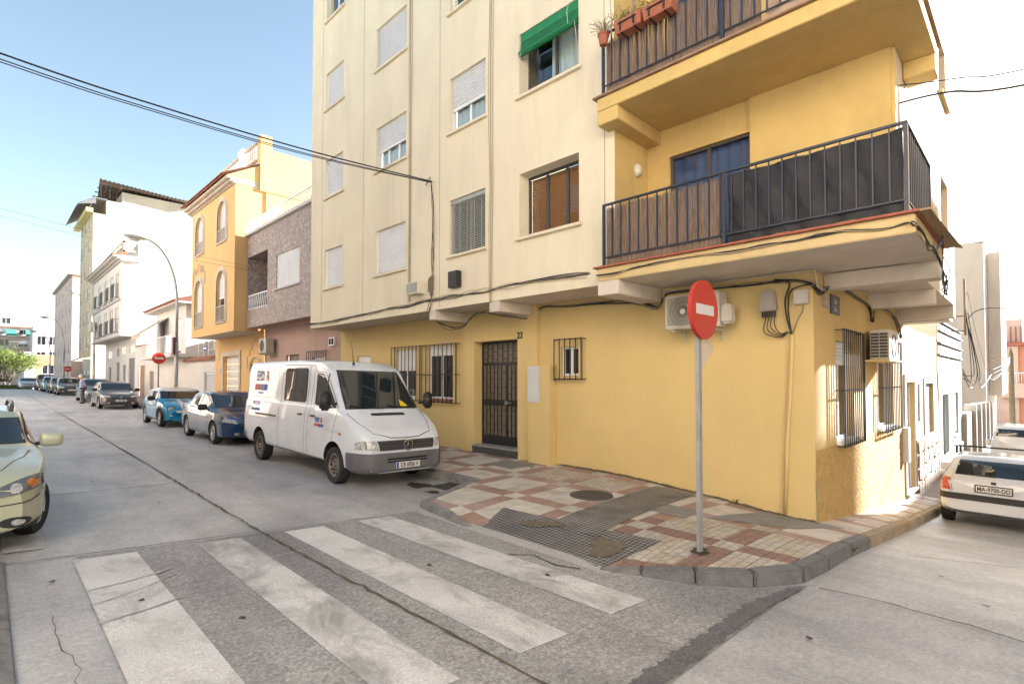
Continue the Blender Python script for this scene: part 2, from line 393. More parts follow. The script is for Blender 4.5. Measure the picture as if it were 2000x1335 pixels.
crack('road_crack', [(-.25, -1.08), (.15, -1.6), (.63, -2.1), (1.2, -2.9)], .018, crack_m, .008)
crack('road_crack', [(-7.95, 3.2), (-7.98, 2.6), (-7.9, 2.1), (-7.96, 1.4), (-7.93, .6)], .007, MATS['kerb_dark_face'] if 'kerb_dark_face' in MATS else moss_m, .012)
crack('road_crack', [(-4.25, 1.9), (-4.05, 1.7), (-4.12, 1.35), (-4.0, 1.1)], .02, crack_m, .012)
for k, q in enumerate([[(-7.75, 3.22), (-7.4, 3.36), (-7.02, 3.62)], [(-7.74, 2.8), (-7.4, 2.86), (-7.0, 3.02)], [(-7.74, 3.62), (-7.4, 3.66), (-7.0, 3.8)], [(-6.7, 3.3), (-6.3, 3.5), (-5.6, 3.5)]]): crack('tyre_mark', q, .016 + .010 * (k % 3), mat('tyre_mark_rubber', (.36, .355, .35), .8, .3, 9), .004, .021)
# tar strip where the two roads meet
tar = mat('fresh_tar_strip', (.12, .12, .126), .75, .2, 6, .5, 90, speck=.5)
L1 = [(-2.93, -.57), (-3.25, -.49), (-3.6, -.42), (-4.0, -.42), (-4.4, -.41), (-4.8, -.40), (-5.3, -.39), (-5.8, -.36), (-6.4, -.38)]
R1 = [(-2.72, -.66), (-3.15, -.62), (-3.5, -.58), (-4.0, -.56), (-4.45, -.56), (-4.9, -.56), (-5.3, -.55), (-5.8, -.55), (-6.4, -.6)]
vs = []; random.seed(5)
for k in range(len(L1) - 1):
    for i in range(24):
        t = i / 24; a = [L1[k][c] * (1 - t) + L1[k + 1][c] * t for c in (0, 1)]; b = [R1[k][c] * (1 - t) + R1[k + 1][c] * t for c in (0, 1)]
        a[1] += .022 * sin((k + t) * 5.1) * sin((k + t) * 13.7) + .010 * sin((k + t) * 41) + random.gauss(0, .004); b[1] += random.gauss(0, .003) + .006 * sin((k + t) * 9)
        vs += [(a[0], a[1], zr(*a) + .020), (b[0], b[1], zr(*b) + .020)]
tag(MB().add(vs, [(2 * i, 2 * i + 1, 2 * i + 3, 2 * i + 2) for i in range(len(vs) // 2 - 1)]).build('tar_strip', tar, recalc=False), kind='structure')
stain_m = mat('oil_stain', (.035, .03, .024), .55, .3, 9)
def blob(name, cx, cy, rx, ry, m, fn, off, sd=1, n=36, rot=0):
    random.seed(sd); ph = [random.uniform(0, 6.3) for _ in range(6)]; pts = []
    for i in range(n):
        a = 2 * pi * i / n; r = 1 + .18 * sin(2 * a + ph[0]) + .14 * sin(3 * a + ph[1]) + .1 * sin(5 * a + ph[2]) + .07 * sin(8 * a + ph[3])
        x, y = rx * r * cos(a), ry * r * sin(a); pts.append((cx + x * cos(rot) - y * sin(rot), cy + x * sin(rot) + y * cos(rot)))
    vs = [(cx, cy, fn(cx, cy) + off)] + [(x, y, fn(x, y) + off) for x, y in pts]
    o = MB().add(vs, [(0, i + 1, (i + 1) % n + 1) for i in range(n)]).build(name, m, recalc=False); return tag(o, kind='structure')
blob('oil_stain', -2.75, 5.75, .16, .32, stain_m, zr, .006, 3); blob('oil_stain', -2.9, 5.1, .09, .16, stain_m, zr, .006, 4)
for i, (x, y) in enumerate([(-6.5, 7), (-7, 9.5), (-4.8, 8.3), (-5.1, 2.2), (-7.4, 3.1), (-4.4, 1.2), (-1.2, -1.5), (-6.9, 2.2), (-7.9, 4.1), (-7.8, 1.1), (-2.0, -1.9), (-3.9, -1.0)]):
    blob('road_spot', x, y, .022, .03, stain_m, zr, .021, 10 + i, 12)

# ---- kerb
KO = [(-2.15, 13), (-2.15, 4.97), (-3.70, 4.38), (-3.90, 3.03), (-3.89, 1.0), (-3.70, .58), (-3.50, .1), (-3.14, -.32), (-2.63, -.6), (-2.0, -.66), (-.16, -.68), (8.2, -.68)]
def offset_in(P, w):
    out = []
    for i, p in enumerate(P):
        d = []
        if i > 0: d.append(Vector(p) - Vector(P[i - 1]))
        if i < len(P) - 1: d.append(Vector(P[i + 1]) - Vector(p))
        n = Vector((0, 0)); d = [e.normalized() for e in d]
        for e in d: n += Vector((-e.y, e.x))
        n.normalize(); k = n.dot(Vector((-d[0].y, d[0].x))); out.append((p[0] + n.x * w / k, p[1] + n.y * w / k))
    return out
KI = offset_in(KO, .15)
kerb_grey = mat('kerb_concrete', (.23, .225, .22), .8, .2, 5, .5, 80, dirt=((.06, .06, .062), .7, 2.5), speck=.2)
kerb_dark = mat('kerb_dark_face', (.14, .145, .155), .75, .25, 6, .5, 80, dirt=((.2, .19, .18), .5, 3), speck=.25)
kerb_ochre = mat('kerb_ochre_paint', (.34, .28, .20), .8, .2, 3, .4, 80, dirt=((.36, .19, .06), .8, 1.6))
pave = D.objects.new('pavement', None); COL.objects.link(pave); pave['kind'] = 'structure'
def kerb_stone(a, b, ai, bi, m, low=False):
    z = lambda p: zp(p[0], p[1]) + (.006)
    v = [(a[0], a[1], zr(*a) - .12), (b[0], b[1], zr(*b) - .12), (bi[0], bi[1], zr(*bi) - .12), (ai[0], ai[1], zr(*ai) - .12),
         (a[0], a[1], z(a) - .008), (b[0], b[1], z(b) - .008), (bi[0], bi[1], z(bi)), (ai[0], ai[1], z(ai))]
    MB().hexa(v).build('kerb_stone', m, pave, bev=.018)
for i in range(len(KO) - 1):
    a, b, ai, bi = KO[i], KO[i + 1], KI[i], KI[i + 1]; Ls = math.dist(a, b)
    n = max(1, round(Ls / (.75 if i != 0 else 1.0)))
    for k in range(n):
        t0 = k / n + .006 / Ls; t1 = (k + 1) / n - .006 / Ls; lp = lambda p, q, t: (p[0] + (q[0] - p[0]) * t, p[1] + (q[1] - p[1]) * t)
        x = lp(a, b, .5 * (t0 + t1))[0]
        kerb_stone(lp(a, b, t0), lp(a, b, t1), lp(ai, bi, t0), lp(ai, bi, t1), kerb_ochre if i == 10 and x > -.75 else (kerb_dark if i in (5, 6, 7, 8, 9, 10) else kerb_grey))
mb = MB()
for (x0, x1, y0, y1) in [(-2.15, -2.0, 13, 30), (-2.15, -2.0, 30, 60), (-2.15, -2.0, 60, 95)]:
    mb.hexa([(x0, y0, zr(x0, y0) - .1), (x1, y0, zr(x0, y0) - .1), (x1, y1, zr(x0, y1) - .1), (x0, y1, zr(x0, y1) - .1), (x0, y0, zp(x0, y0)), (x1, y0, zp(x1, y0)), (x1, y1, zp(x1, y1)), (x0, y1, zp(x0, y1))])
tag(mb.build('kerb', kerb_grey), kind='structure')
grout = mat('pavement_bed', (.20, .18, .155), .9, .2, 6, .4, 60)
INN = KI[2:] + []  # inner edge of the kerb round the corner
bulb = [(-2.0, 4.87), KI[2], KI[3], KI[4], KI[5], KI[6], KI[7], KI[8], KI[9], KI[10], (0.1, -.53), (.1, 4.87)]
strip = [(-2.0, 4.87), (-2.0, 13), (0.05, 13), (0.05, 4.87)]
side = [(.1, -.53), (8.2, -.53), (8.2, .05), (.1, .05)]
for pg in (bulb, strip, side): drape('tile_bed', pg, -.018, grout, zp, .25, pave)
drape('pavement_slab', [(-2.0, 13), (-2.0, 95), (.3, 95), (.3, 13)], 0, mat('far_pavement', (.24, .21, .19), .8, .15, 2), zp, 1.0, pave)
drape('pavement_slab', [(8.2, -.68), (42, -.68), (42, .4), (8.2, .4)], 0, MATS['far_pavement'], zp, .5, pave)
# ---- tiles laid in big cream squares framed by red bars
def grooved(name, col, mort):
    m = D.materials.new(name); t, b = nodes(m); N = t.nodes; L = t.links; b.inputs['Roughness'].default_value = .7
    tc = N.new('ShaderNodeTexCoord'); br = N.new('ShaderNodeTexBrick'); br.inputs['Scale'].default_value = 1
    br.inputs['Color1'].default_value = (*col, 1); br.inputs['Color2'].default_value = (*[c * .86 for c in col], 1); br.inputs['Mortar'].default_value = (*mort, 1)
    br.inputs['Mortar Size'].default_value = .006; br.inputs['Brick Width'].default_value = .14; br.inputs['Row Height'].default_value = .095; br.inputs['Mortar Smooth'].default_value = .5
    L.new(tc.outputs['Object'], br.inputs['Vector']); n = N.new('ShaderNodeTexNoise'); n.inputs['Scale'].default_value = 7; n.inputs['Detail'].default_value = 6
    L.new(tc.outputs['Object'], n.inputs['Vector']); mx = N.new('ShaderNodeMix'); mx.data_type = 'RGBA'; mx.blend_type = 'MULTIPLY'; mx.inputs[0].default_value = .5
    L.new(br.outputs[0], mx.inputs[6]); L.new(n.outputs[0], mx.inputs[7]); L.new(mx.outputs[2], b.inputs['Base Color'])
    bp = N.new('ShaderNodeBump'); bp.inputs['Strength'].default_value = .5; bp.inputs['Distance'].default_value = .01; bp.invert = True
    L.new(br.outputs[1], bp.inputs['Height']); L.new(bp.outputs[0], b.inputs['Normal']); MATS[name] = m; return m
cream = [mat('cream_tile_%s' % n, c, .62, .10, 4, .25, 70, dirt=((.20, .175, .15), .55, 2.0), speck=.08) for n, c in (('pale', (.56, .53, .475)), ('warm', (.54, .50, .43)), ('grey', (.52, .49, .45)))]
cream_g = [grooved('grooved_cream_tile', (.60, .54, .43), (.30, .20, .13)), grooved('grooved_pale_tile', (.64, .60, .53), (.31, .22, .16))]
red = [mat('red_tile_%s' % n, c, .62, .12, 4, .25, 70, dirt=((.21, .15, .12), .5, 2.0), speck=.1) for n, c in (('plain', (.33, .215, .19)), ('dusty', (.36, .26, .225)), ('brown', (.32, .21, .165)))]
red_g = grooved('grooved_red_tile', (.35, .225, .185), (.19, .10, .08))
PX_, PY_ = 1.13 / 4, 1.115 / 4; OX, OY = -1.32, 3.57
plates = [[(-3.05, 3.22), (-3.73, 2.95), (-3.73, .98), (-2.85, .80)], [(-3.2, 2.25), (-.2, 2.40), (-.2, 1.70), (-3.15, 1.52)]]
def inside(p, c):
    if area(c) < 0: c = c[::-1]
    return all((c[(i + 1) % len(c)][0] - c[i][0]) * (p[1] - c[i][1]) - (c[(i + 1) % len(c)][1] - c[i][1]) * (p[0] - c[i][0]) >= 0 for i in range(len(c)))
tiles = []
random.seed(3)
for reg in (bulb, strip, side):
    for i in range(-14, 40):
        for j in range(-20, 42):
            x0 = OX + (i - .5) * PX_; y0 = OY + (j - .5) * PY_; g = .0025
            c = clipc([(x0 + g, y0 + g), (x0 + PX_ - g, y0 + g), (x0 + PX_ - g, y0 + PY_ - g), (x0 + g, y0 + PY_ - g)], reg)
            if not c or abs(area(c)) < .002: continue
            if any(all(inside(p, pl) for p in c) for pl in plates): continue
            a = (i % 4 == 0); b = (j % 4 == 0); isred = a != b; cx = x0 + PX_ / 2; cy = y0 + PY_ / 2
            near = math.dist((cx, cy), (-2.6, .2)) < 1.25 + .35 * sin(3 * cx + 2 * cy) or (cx > -1.4 and 2.6 < cy < 4.6 and not isred)
            if near: m = red_g if isred else random.choice(cream_g)
            else: m = random.choice(red) if isred else random.choice(cream)
            if cy < -.0 and cx > -1.5: m = random.choice(cream_g + cream) if not isred else random.choice(red)
            tiles.append((math.dist((cx, cy), (CAMP.x, CAMP.y)), c, m))
tiles.sort(key=lambda t: t[0]); rest = {}
for n, (d, c, m) in enumerate(tiles):
    dz = random.uniform(-.0015, .0018); tx = random.gauss(0, .002)
    top = [(x, y, zp(x, y) + dz + (x - c[0][0]) * tx) for x, y in c]; bot = [(x, y, z - .03) for x, y, z in top]
    if n < 290: MB().prism(bot, top).build('tile', m, pave, bev=.003, seg=1)
    else: rest.setdefault(m.name, MB()).prism(bot, top)
for k, mb in rest.items(): o = mb.build('tile', D.materials[k], pave); o['kind'] = 'stuff'
# dark studded plates
def studded(name):
    m = D.materials.new(name); t, b = nodes(m); N = t.nodes; L = t.links; b.inputs['Roughness'].default_value = .55
    tc = N.new('ShaderNodeTexCoord'); mp = N.new('ShaderNodeMapping'); mp.inputs['Rotation'].default_value = (0, 0, .1); L.new(tc.outputs['Object'], mp.inputs[0])
    sx = N.new('ShaderNodeSeparateXYZ'); L.new(mp.outputs[0], sx.inputs[0])
    def op(o, a, b_=None):
        n = N.new('ShaderNodeMath'); n.operation = o
        for k, v in ((0, a), (1, b_)):
            if v is None: continue
            if isinstance(v, (int, float)): n.inputs[k].default_value = v
            else: L.new(v, n.inputs[k])
        return n.outputs[0]
    k = 2 * pi / .115
    f = op('MULTIPLY', op('SINE', op('MULTIPLY', sx.outputs[0], k)), op('SINE', op('MULTIPLY', sx.outputs[1], k)))
    r = N.new('ShaderNodeMapRange'); r.inputs[1].default_value = .12; r.inputs[2].default_value = .42; L.new(op('ABSOLUTE', f), r.inputs[0])
    n1 = N.new('ShaderNodeTexNoise'); n1.inputs['Scale'].default_value = 3; n1.inputs['Detail'].default_value = 8; L.new(tc.outputs['Object'], n1.inputs['Vector'])
    mx = N.new('ShaderNodeMix'); mx.data_type = 'RGBA'; L.new(r.outputs[0], mx.inputs[0]); mx.inputs[6].default_value = (.26, .255, .25, 1); mx.inputs[7].default_value = (.06, .061, .065, 1)
    m2 = N.new('ShaderNodeMix'); m2.data_type = 'RGBA'; m2.blend_type = 'MULTIPLY'; m2.inputs[0].default_value = .8; L.new(mx.outputs[2], m2.inputs[6])
    rr = N.new('ShaderNodeMapRange'); rr.inputs[1].default_value = .3; rr.inputs[2].default_value = .7; rr.inputs[3].default_value = .7; rr.inputs[4].default_value = 1.35; L.new(n1.outputs[0], rr.inputs[0]); L.new(rr.outputs[0], m2.inputs[7])
    L.new(m2.outputs[2], b.inputs['Base Color']); bp = N.new('ShaderNodeBump'); bp.inputs['Strength'].default_value = .6; bp.inputs['Distance'].default_value = .006; L.new(r.outputs[0], bp.inputs['Height']); L.new(bp.outputs[0], b.inputs['Normal'])
    MATS[name] = m; return m
stud = studded('studded_paving')
for k, pg in enumerate(plates): drape('studded_plate', pg, .005 + .004 * k, stud, zp, .25, pave)
wet = mat('damp_stain', (.13, .112, .085), .5, .3, 12)
blob('damp_stain', -3.33, 1.25, .20, .24, wet, zp, .016, 21); blob('damp_stain', -3.22, 2.35, .10, .30, wet, zp, .016, 23, rot=.5); blob('damp_stain', -.75, 1.9, .16, .1, wet, zp, .016, 27)
cov = mat('cover_plate', (.23, .22, .205), .75, .15, 4, .3, 60)
for pg in ([(-1.75, 1.62), (-1.2, 1.62), (-1.2, 1.1), (-1.75, 1.1)], [(-1.0, 5.85), (-.35, 5.85), (-.35, 5.1), (-1.0, 5.1)], [(-1.5, .95), (.05, .62), (.05, -.35), (-.9, .0)]):
    drape('access_cover', pg, .006, cov, zp, .25, pave)
mh = MB(); cx, cy = -1.62, 2.72; zc = zp(cx, cy)
mh.lathe([(0, .012), (.27, .012), (.29, .008), (.30, .012), (.335, .011), (.335, -.01)], (cx, cy, zc), n=40)
for k in range(-4, 5):
    w = sqrt(max(0, .24 ** 2 - (k * .055) ** 2)); mh.box(cx - w, cx + w, cy + k * .055 - .012, cy + k * .055 + .012, zc + .010, zc + .017)
mho = mh.build('manhole_cover', mat('cast_iron', (.07, .066, .062), .6, .2, 10), smooth=1)
tag(mho, 'round ribbed cast iron manhole cover set in the tiled corner pavement', 'manhole cover'); 
# road drain grate in front of the van
gr = MB(); zc = zr(-2.35, 5.35) + .004
for k in range(9): gr.box(-2.62, -2.2, 5.12 + k * .05, 5.145 + k * .05, zc, zc + .014)
gr.box(-2.64, -2.62, 5.1, 5.56, zc, zc + .016); gr.box(-2.2, -2.18, 5.1, 5.56, zc, zc + .016)
tag(gr.build('drain_grate', MATS['cast_iron']), 'slotted drain grate in the gutter between the white van and the corner kerb', 'drain grate')
# left pavement by the camera and across the street
kb = MB()
for y in frange(-9, 5.1, 1.0): kb.hexa([(-8.36, y + .01, -.1), (-8.2, y + .01, -.1), (-8.2, y + .99, -.1), (-8.36, y + .99, -.1), (-8.36, y + .01, zr(-8.2, y) + .10), (-8.2, y + .01, zr(-8.2, y) + .03), (-8.2, y + .99, zr(-8.2, y + 1) + .03), (-8.36, y + .99, zr(-8.2, y + 1) + .10)])
tag(kb.build('far_kerb', kerb_grey, bev=.01), kind='structure')
drape('opposite_pavement', [(-8.36, -9), (-8.36, 5.1), (-12.4, 5.1), (-12.4, -9)], .09, MATS['far_pavement'], zr, .5)
drape('opposite_pavement', [(-10.4, 5.1), (-10.4, 95), (-12.4, 95), (-12.4, 5.1)], .12, MATS['far_pavement'], zr, 1.0)
# ================================================================ the corner apartment building
def ray(px, py):
    P = radians(1.34); R = Vector((sin(AZ), -cos(AZ), 0)); F0 = Vector((cos(AZ), sin(AZ), 0)); U0 = Vector((0, 0, 1))
    F = F0 * cos(P) + U0 * sin(P); U = U0 * cos(P) - F0 * sin(P)
    return F * 1031 + R * (px - 1000) - U * (py - 714)
def onX(px, py, c): d = ray(px, py); return CAMP + d * ((c - CAMP.x) / d.x)      # surveyed point on a wall plane x = c
def onY(px, py, c): d = ray(px, py); return CAMP + d * ((c - CAMP.y) / d.y)
STREAK = (1, 1, .22)
cream_w = mat('cream_facade_plaster', (.73, .66, .50), .9, .045, .9, .22, 45, dirt=((.57, .505, .385), .6, .9, STREAK))
yellow_w = mat('yellow_painted_plaster', (.61, .46, .20), .85, .05, 1.1, .28, 40, dirt=((.54, .41, .20), .6, .8, STREAK))
ochre_w = mat('ochre_balcony_plaster', (.58, .425, .165), .88, .09, 1.0, .35, 30, dirt=((.40, .26, .10), .5, 1.1, (1, 1, .5)))
side_w = mat('sunny_side_plaster', (.56, .40, .165), .88, .06, 1.5, .3, 40, dirt=((.62, .44, .22), .4, 1.0, STREAK))
stucco_w = mat('rough_ochre_stucco', (.55, .365, .13), .95, .14, 9, 1.0, 26, dirt=((.42, .24, .07), .5, 3))
for n_ in stucco_w.node_tree.nodes:
    if n_.type == 'BUMP': n_.inputs['Distance'].default_value = .09
for n_ in stucco_w.node_tree.nodes:
    if n_.type == 'TEX_NOISE' and n_.inputs['Scale'].default_value == 26: n_.inputs['Scale'].default_value = 17
soffit_w = mat('grey_soffit_plaster', (.60, .545, .47), .9, .06, .8, .15, 40, dirt=((.38, .33, .27), .5, 1.2))
terra = mat('terracotta_edge', (.33, .10, .055), .7, .15, 8)
B = empty('apartment_building', (0, 0, 0), 'cream and yellow corner apartment building numbered 23 with two railed corner balconies', 'apartment building')
Ff = Fac('-x', -1.04); Fg = Fac('-x', 0.0); Fs = Fac('-y', 0.0); Fu = Fac('-y', -1.0)
cols = {'A': (12.03, 13.15), 'B': (8.78, 10.2), 'C': (5.84, 7.03), 'D': (3.39, 4.85)}
rows = [(4.72, 5.90), (7.49, 8.66), (10.22, 11.36), (12.98, 14.1)]
holes = []
for c, (a, b) in cols.items():
    for k, (z0, z1) in enumerate(rows): holes.append((a, b, z0, z1 + (.07 if c in 'CD' else 0), .30 if c == 'D' else .16))
mb = MB(); Ff.wall(mb, 2.65, 14.12, 3.57, 16.5, holes); 
mb.poly([(-1.04, 14.12, 3.57), (0, 14.12, 3.57), (0, 14.12, 16.5), (-1.04, 14.12, 16.5)])
mb.poly([(-1.04, 2.65, 16.5), (12, 2.65, 16.5), (12, 14.12, 16.5), (-1.04, 14.12, 16.5)])
mb.poly([(0, 14.12, -1), (12, 14.12, -1), (12, 14.12, 16.5), (0, 14.12, 16.5)])
mb.build('wall', cream_w, B)
# side walls of the balcony recess and upper side wall
mb = MB(); mb.poly([(-1.04, 2.65, 3.57), (0, 2.65, 3.57), (0, 2.65, 16.5), (-1.04, 2.65, 16.5)])
hb = [(.85, 2.22, 3.82, 5.84, .12), (.85, 2.22, 6.60, 8.62, .12)]; Fg.wall(mb, -1.0, 2.65, 3.57, 16.5, hb)
mb.box(-.045, -.002, -.96, .84, 3.8, 6.37); mb.box(-.045, -.002, -.96, .84, 6.6, 9.1)
mb.build('wall', ochre_w, B)
mb = MB(); sh = [(4.45, 5.55, 4.72, 5.9, .18), (4.45, 5.55, 7.49, 8.66, .18), (4.45, 5.55, 10.2, 11.3, .18)]
Fu.wall(mb, 0, 6.6, 3.57, 16.5, sh); mb.poly([(6.6, -1, 3.57), (6.6, 2, 3.57), (6.6, 2, 16.5), (6.6, -1, 16.5)]); mb.poly([(0, -1, 16.5), (6.6, -1, 16.5), (12, 2.65, 16.5), (0, 2.65, 16.5)])
mb.box(6.2, 6.595, -.995, 2, 3.58, 16)
mb.build('wall', mat('pale_side_plaster', (.60, .50, .36), .9, .07, 1, .2, 40, dirt=((.46, .38, .28), .5, .8, STREAK)), B)
for h in sh:
    w = window(Fu, B, h[0], h[1], h[2], h[3], .13, shut=1, sill=.06, sillm=yellow_w, shm=mat('beige_shutter', (.40, .27, .18), .6, .1))
# ground floor front
gh = [(9.80, 10.82, 1.47, 2.79, .12), (8.20, 9.24, 1.47, 2.83, .12), (4.22, 4.68, 2.05, 2.64, .14), (12.2, 13.05, 1.9, 2.69, .14)]
mb = MB(); Fg.wall(mb, 0, 5.3, -.4, 3.6, [gh[2]]); Fg.wall(mb, 7.62, 14.12, -.4, 3.6, [gh[0], gh[1], gh[3]])
Fb = Fac('-x', -.10)
Fb.wall(mb, 5.25, 7.66, -.4, 3.6, [(5.82, 7.27, .2, 2.86, .26)])
for y in (5.25, 7.66): mb.poly([(-.1, y, -.4), (0, y, -.4), (0, y, 3.6), (-.1, y, 3.6)])
mb.build('wall', yellow_w, B)
mb = MB(); mb.box(-.22, -.001, 4.79, 5.41, -.3, 2.275); bx = mb.build('meter_cupboard', yellow_w, B, bev=.012)
mb = MB(); mb.box(-.232, -.218, 5.06, 5.40, 1.50, 2.25); mb.box(-.238, -.228, 5.09, 5.37, 1.53, 2.22); dr = mb.build('cupboard_door', mat('grey_plastic_panel', (.52, .54, .55), .6, .08), bx, bev=.004)
# slabs, beams and soffits under the overhang
mb = MB(); mb.poly([(-1.04, 2.65, 3.571), (0, 2.65, 3.571), (0, 14.12, 3.571), (-1.04, 14.12, 3.571)])
mb.poly([(0, -1.0, 3.571), (6.6, -1.0, 3.571), (6.6, 0, 3.571), (0, 0, 3.571)]); mb.build('soffit', soffit_w, B)
for y0, y1 in ((5.42, 5.72), (7.55, 7.79), (13.85, 14.12)):
    if y0 < 13: m_ = MB(); m_.box(-1.037, -.001, y0, y1, 3.35, 3.569); m_.build('beam', soffit_w, B, bev=.008)
for x0, x1 in ((3.35, 3.62), (6.3, 6.598)):
    m_ = MB(); m_.box(x0, x1, -.997, -.001, 3.30, 3.569); m_.build('beam', soffit_w, B, bev=.008)
# ground floor side
sh2 = [(1.12, 2.3, 1.0, 2.60, .16), (4.15, 5.7, 1.0, 2.5, .16)]
mb = MB(); Fs.wall(mb, 0, 6.6, .95, 3.6, sh2); mb.build('wall', side_w, B)
mb = MB(); Fs2 = Fac('-y', -.012); Fs2.wall(mb, 0.0, 6.6, -1.2, .955, []); mb.poly([(0, -.012, .955), (6.6, -.012, .955), (6.6, 0, .955), (0, 0, .955)]); mb.build('stucco_base', stucco_w, B)
# joints of the facade
mb = MB()
for y in (13.368, 10.852, 2.847, 7.40): mb.box(-1.043, -1.0395, y - .007, y + .007, 3.6, 16.3)
mb.build('expansion_joint', mat('joint_shadow', (.36, .28, .19), .9), B)
# ---- windows of the facade
clearp = clearglass('clear_window_pane'); white_curt = mat('white_net_curtain', (.62, .60, .56), .9, .1, 6, stretch=(1, 1, .1)); blue_curt = mat('blue_curtain', (.035, .075, .23), .9, .15, 5, stretch=(1, 1, .1))
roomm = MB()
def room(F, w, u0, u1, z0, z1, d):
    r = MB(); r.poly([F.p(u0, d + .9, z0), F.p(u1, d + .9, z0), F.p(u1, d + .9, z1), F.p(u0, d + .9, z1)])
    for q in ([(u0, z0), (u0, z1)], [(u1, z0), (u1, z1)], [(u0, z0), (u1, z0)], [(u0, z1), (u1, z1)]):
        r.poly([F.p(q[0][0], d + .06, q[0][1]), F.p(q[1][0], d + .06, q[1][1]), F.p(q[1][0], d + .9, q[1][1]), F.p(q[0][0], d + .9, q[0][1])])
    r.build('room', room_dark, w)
shutters = {('A', 0): 1, ('A', 1): .97, ('A', 2): 1, ('A', 3): 0, ('B', 0): 1, ('B', 1): .55, ('B', 2): .93, ('B', 3): .4, ('C', 1): .58, ('C', 2): .3, ('C', 3): 1}
for (c, k), s_ in shutters.items():
    a, b = cols[c]; z0, z1 = rows[k]; z1 += .07 if c == 'C' else 0
    cur = (.05, .95, white_curt) if (c, k) in (('B', 1), ('C', 1)) else None
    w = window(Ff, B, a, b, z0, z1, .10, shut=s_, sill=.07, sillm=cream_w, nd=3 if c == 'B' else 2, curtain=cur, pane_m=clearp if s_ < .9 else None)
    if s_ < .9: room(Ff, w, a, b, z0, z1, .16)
# slatted grey blind
a, b = cols['C']; z0, z1 = rows[0][0], rows[0][1] + .07
w = window(Ff, B, a, b, z0, z1, .11, sill=.07, sillm=cream_w)
sb = MB()
for i in range(30):
    z = z0 + .02 + i * (z1 - z0 - .12) / 30; sb.add([Ff.p(a + .03, .04, z), Ff.p(b - .03, .04, z), Ff.p(b - .03, .062, z + .031), Ff.p(a + .03, .062, z + .031)], [(0, 1, 2, 3)])
Ff.box(sb, a + .02, b - .02, .03, .07, z1 - .1, z1 - .01); sb.build('blind', mat('grey_blind', (.33, .35, .33), .6, .15, 9), w, recalc=False)
cd_ = MB()
for t in (.12, .32, .52, .72, .9): Ff.box(cd_, a + (b - a) * t, a + (b - a) * t + .008, .03, .038, z0 + .02, z1 - .05)
cd_.build('blind_cord', mat('pale_cord', (.5, .47, .4), .8), w)
# orange reed blind behind three dark framed panes
dark_frame = mat('dark_steel_frame', (.06, .055, .05), .5, .2)
a, b = cols['D']; z0, z1 = rows[0][0], rows[0][1] + .07
w = window(Ff, B, a, b, z0, z1, .27, frame=dark_frame, nd=3, sill=.07, sillm=cream_w, pane_m=clearp)
ob = MB(); n = 60; vs = []
for i in range(n + 1): z = z0 + .05 + (z1 - z0 - .1) * i / n; dd = .33 + (.008 if i % 2 else 0); vs += [Ff.p(a + .04, dd, z), Ff.p(b - .04, dd, z)]
ob.add(vs, [(2 * i, 2 * i + 1, 2 * i + 3, 2 * i + 2) for i in range(n)]); ob.build('blind', mat('orange_reed_blind', (.33, .11, .03), .8, .2, 6, stretch=(1, 1, 9)), w, recalc=False)
# open window with the green roll up blind
z0, z1 = rows[1][0], rows[1][1] + .07
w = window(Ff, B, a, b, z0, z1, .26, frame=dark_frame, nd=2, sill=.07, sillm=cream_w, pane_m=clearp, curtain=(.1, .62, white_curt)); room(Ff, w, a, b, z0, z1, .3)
gb = MB(); gm = mat('green_slatted_blind', (.012, .19, .062), .45, .15, 9)
Ff.box(gb, a + .01, b - .03, .02, .035, z1 - .17, z1 + .02)
for i in range(6): z = z1 - .21 - i * .032; Ff.box(gb, a + .0, b - .04, -.0 - i * .002, .012 - i * .002, z - .010, z + .009)
for i in range(14): an = i * .45; Ff.box(gb, a - .01, b - .03, -.02 + .045 * cos(an), -.01 + .045 * cos(an), z1 - .42 + .05 * sin(an), z1 - .405 + .05 * sin(an))
gb.build('green_blind', gm, w)
cd_ = MB()
for u, s_ in ((a + .05, 1), (b - .1, -1)):
    cd_.tube([Ff.p(u, -.06, z1 - .4), Ff.p(u - .04 * s_, -.06, z1 - .7), Ff.p(u - .07, -.03, z0 + .03)], .006, 4); cd_.tube([Ff.p(u + .1, -.075, z1), Ff.p(u + .11, -.13, z1 - .25), Ff.p(u + .1, -.12, z1 - .46), Ff.p(u + .1, -.05, z1 - .4)], .006, 4)
cd_.build('blind_cord', MATS['pale_cord'], w)
for k in (2, 3): window(Ff, B, a, b, rows[k][0], rows[k][1] + .07, .2, shut=.6, sill=.07, sillm=cream_w)
# balcony doors with blue curtains
for z0 in (3.82, 6.60):
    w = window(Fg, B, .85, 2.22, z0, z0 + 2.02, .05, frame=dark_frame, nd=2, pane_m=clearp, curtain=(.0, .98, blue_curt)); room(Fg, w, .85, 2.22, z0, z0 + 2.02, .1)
lamp = MB(); lamp.lathe([(0, .09), (.05, .085), (.085, .06), (.1, .02), (.1, 0)], (0, 0, 0), n=20); lamp.xf(Matrix.Translation((-.36, 2.648, 5.62)) @ Matrix.Rotation(pi / 2, 4, 'X') @ Matrix.Diagonal((.8, 1.15, 1, 1)))
lamp.build('wall_lamp', mat('opal_glass', (.55, .52, .45), .3, .03), B, smooth=1)
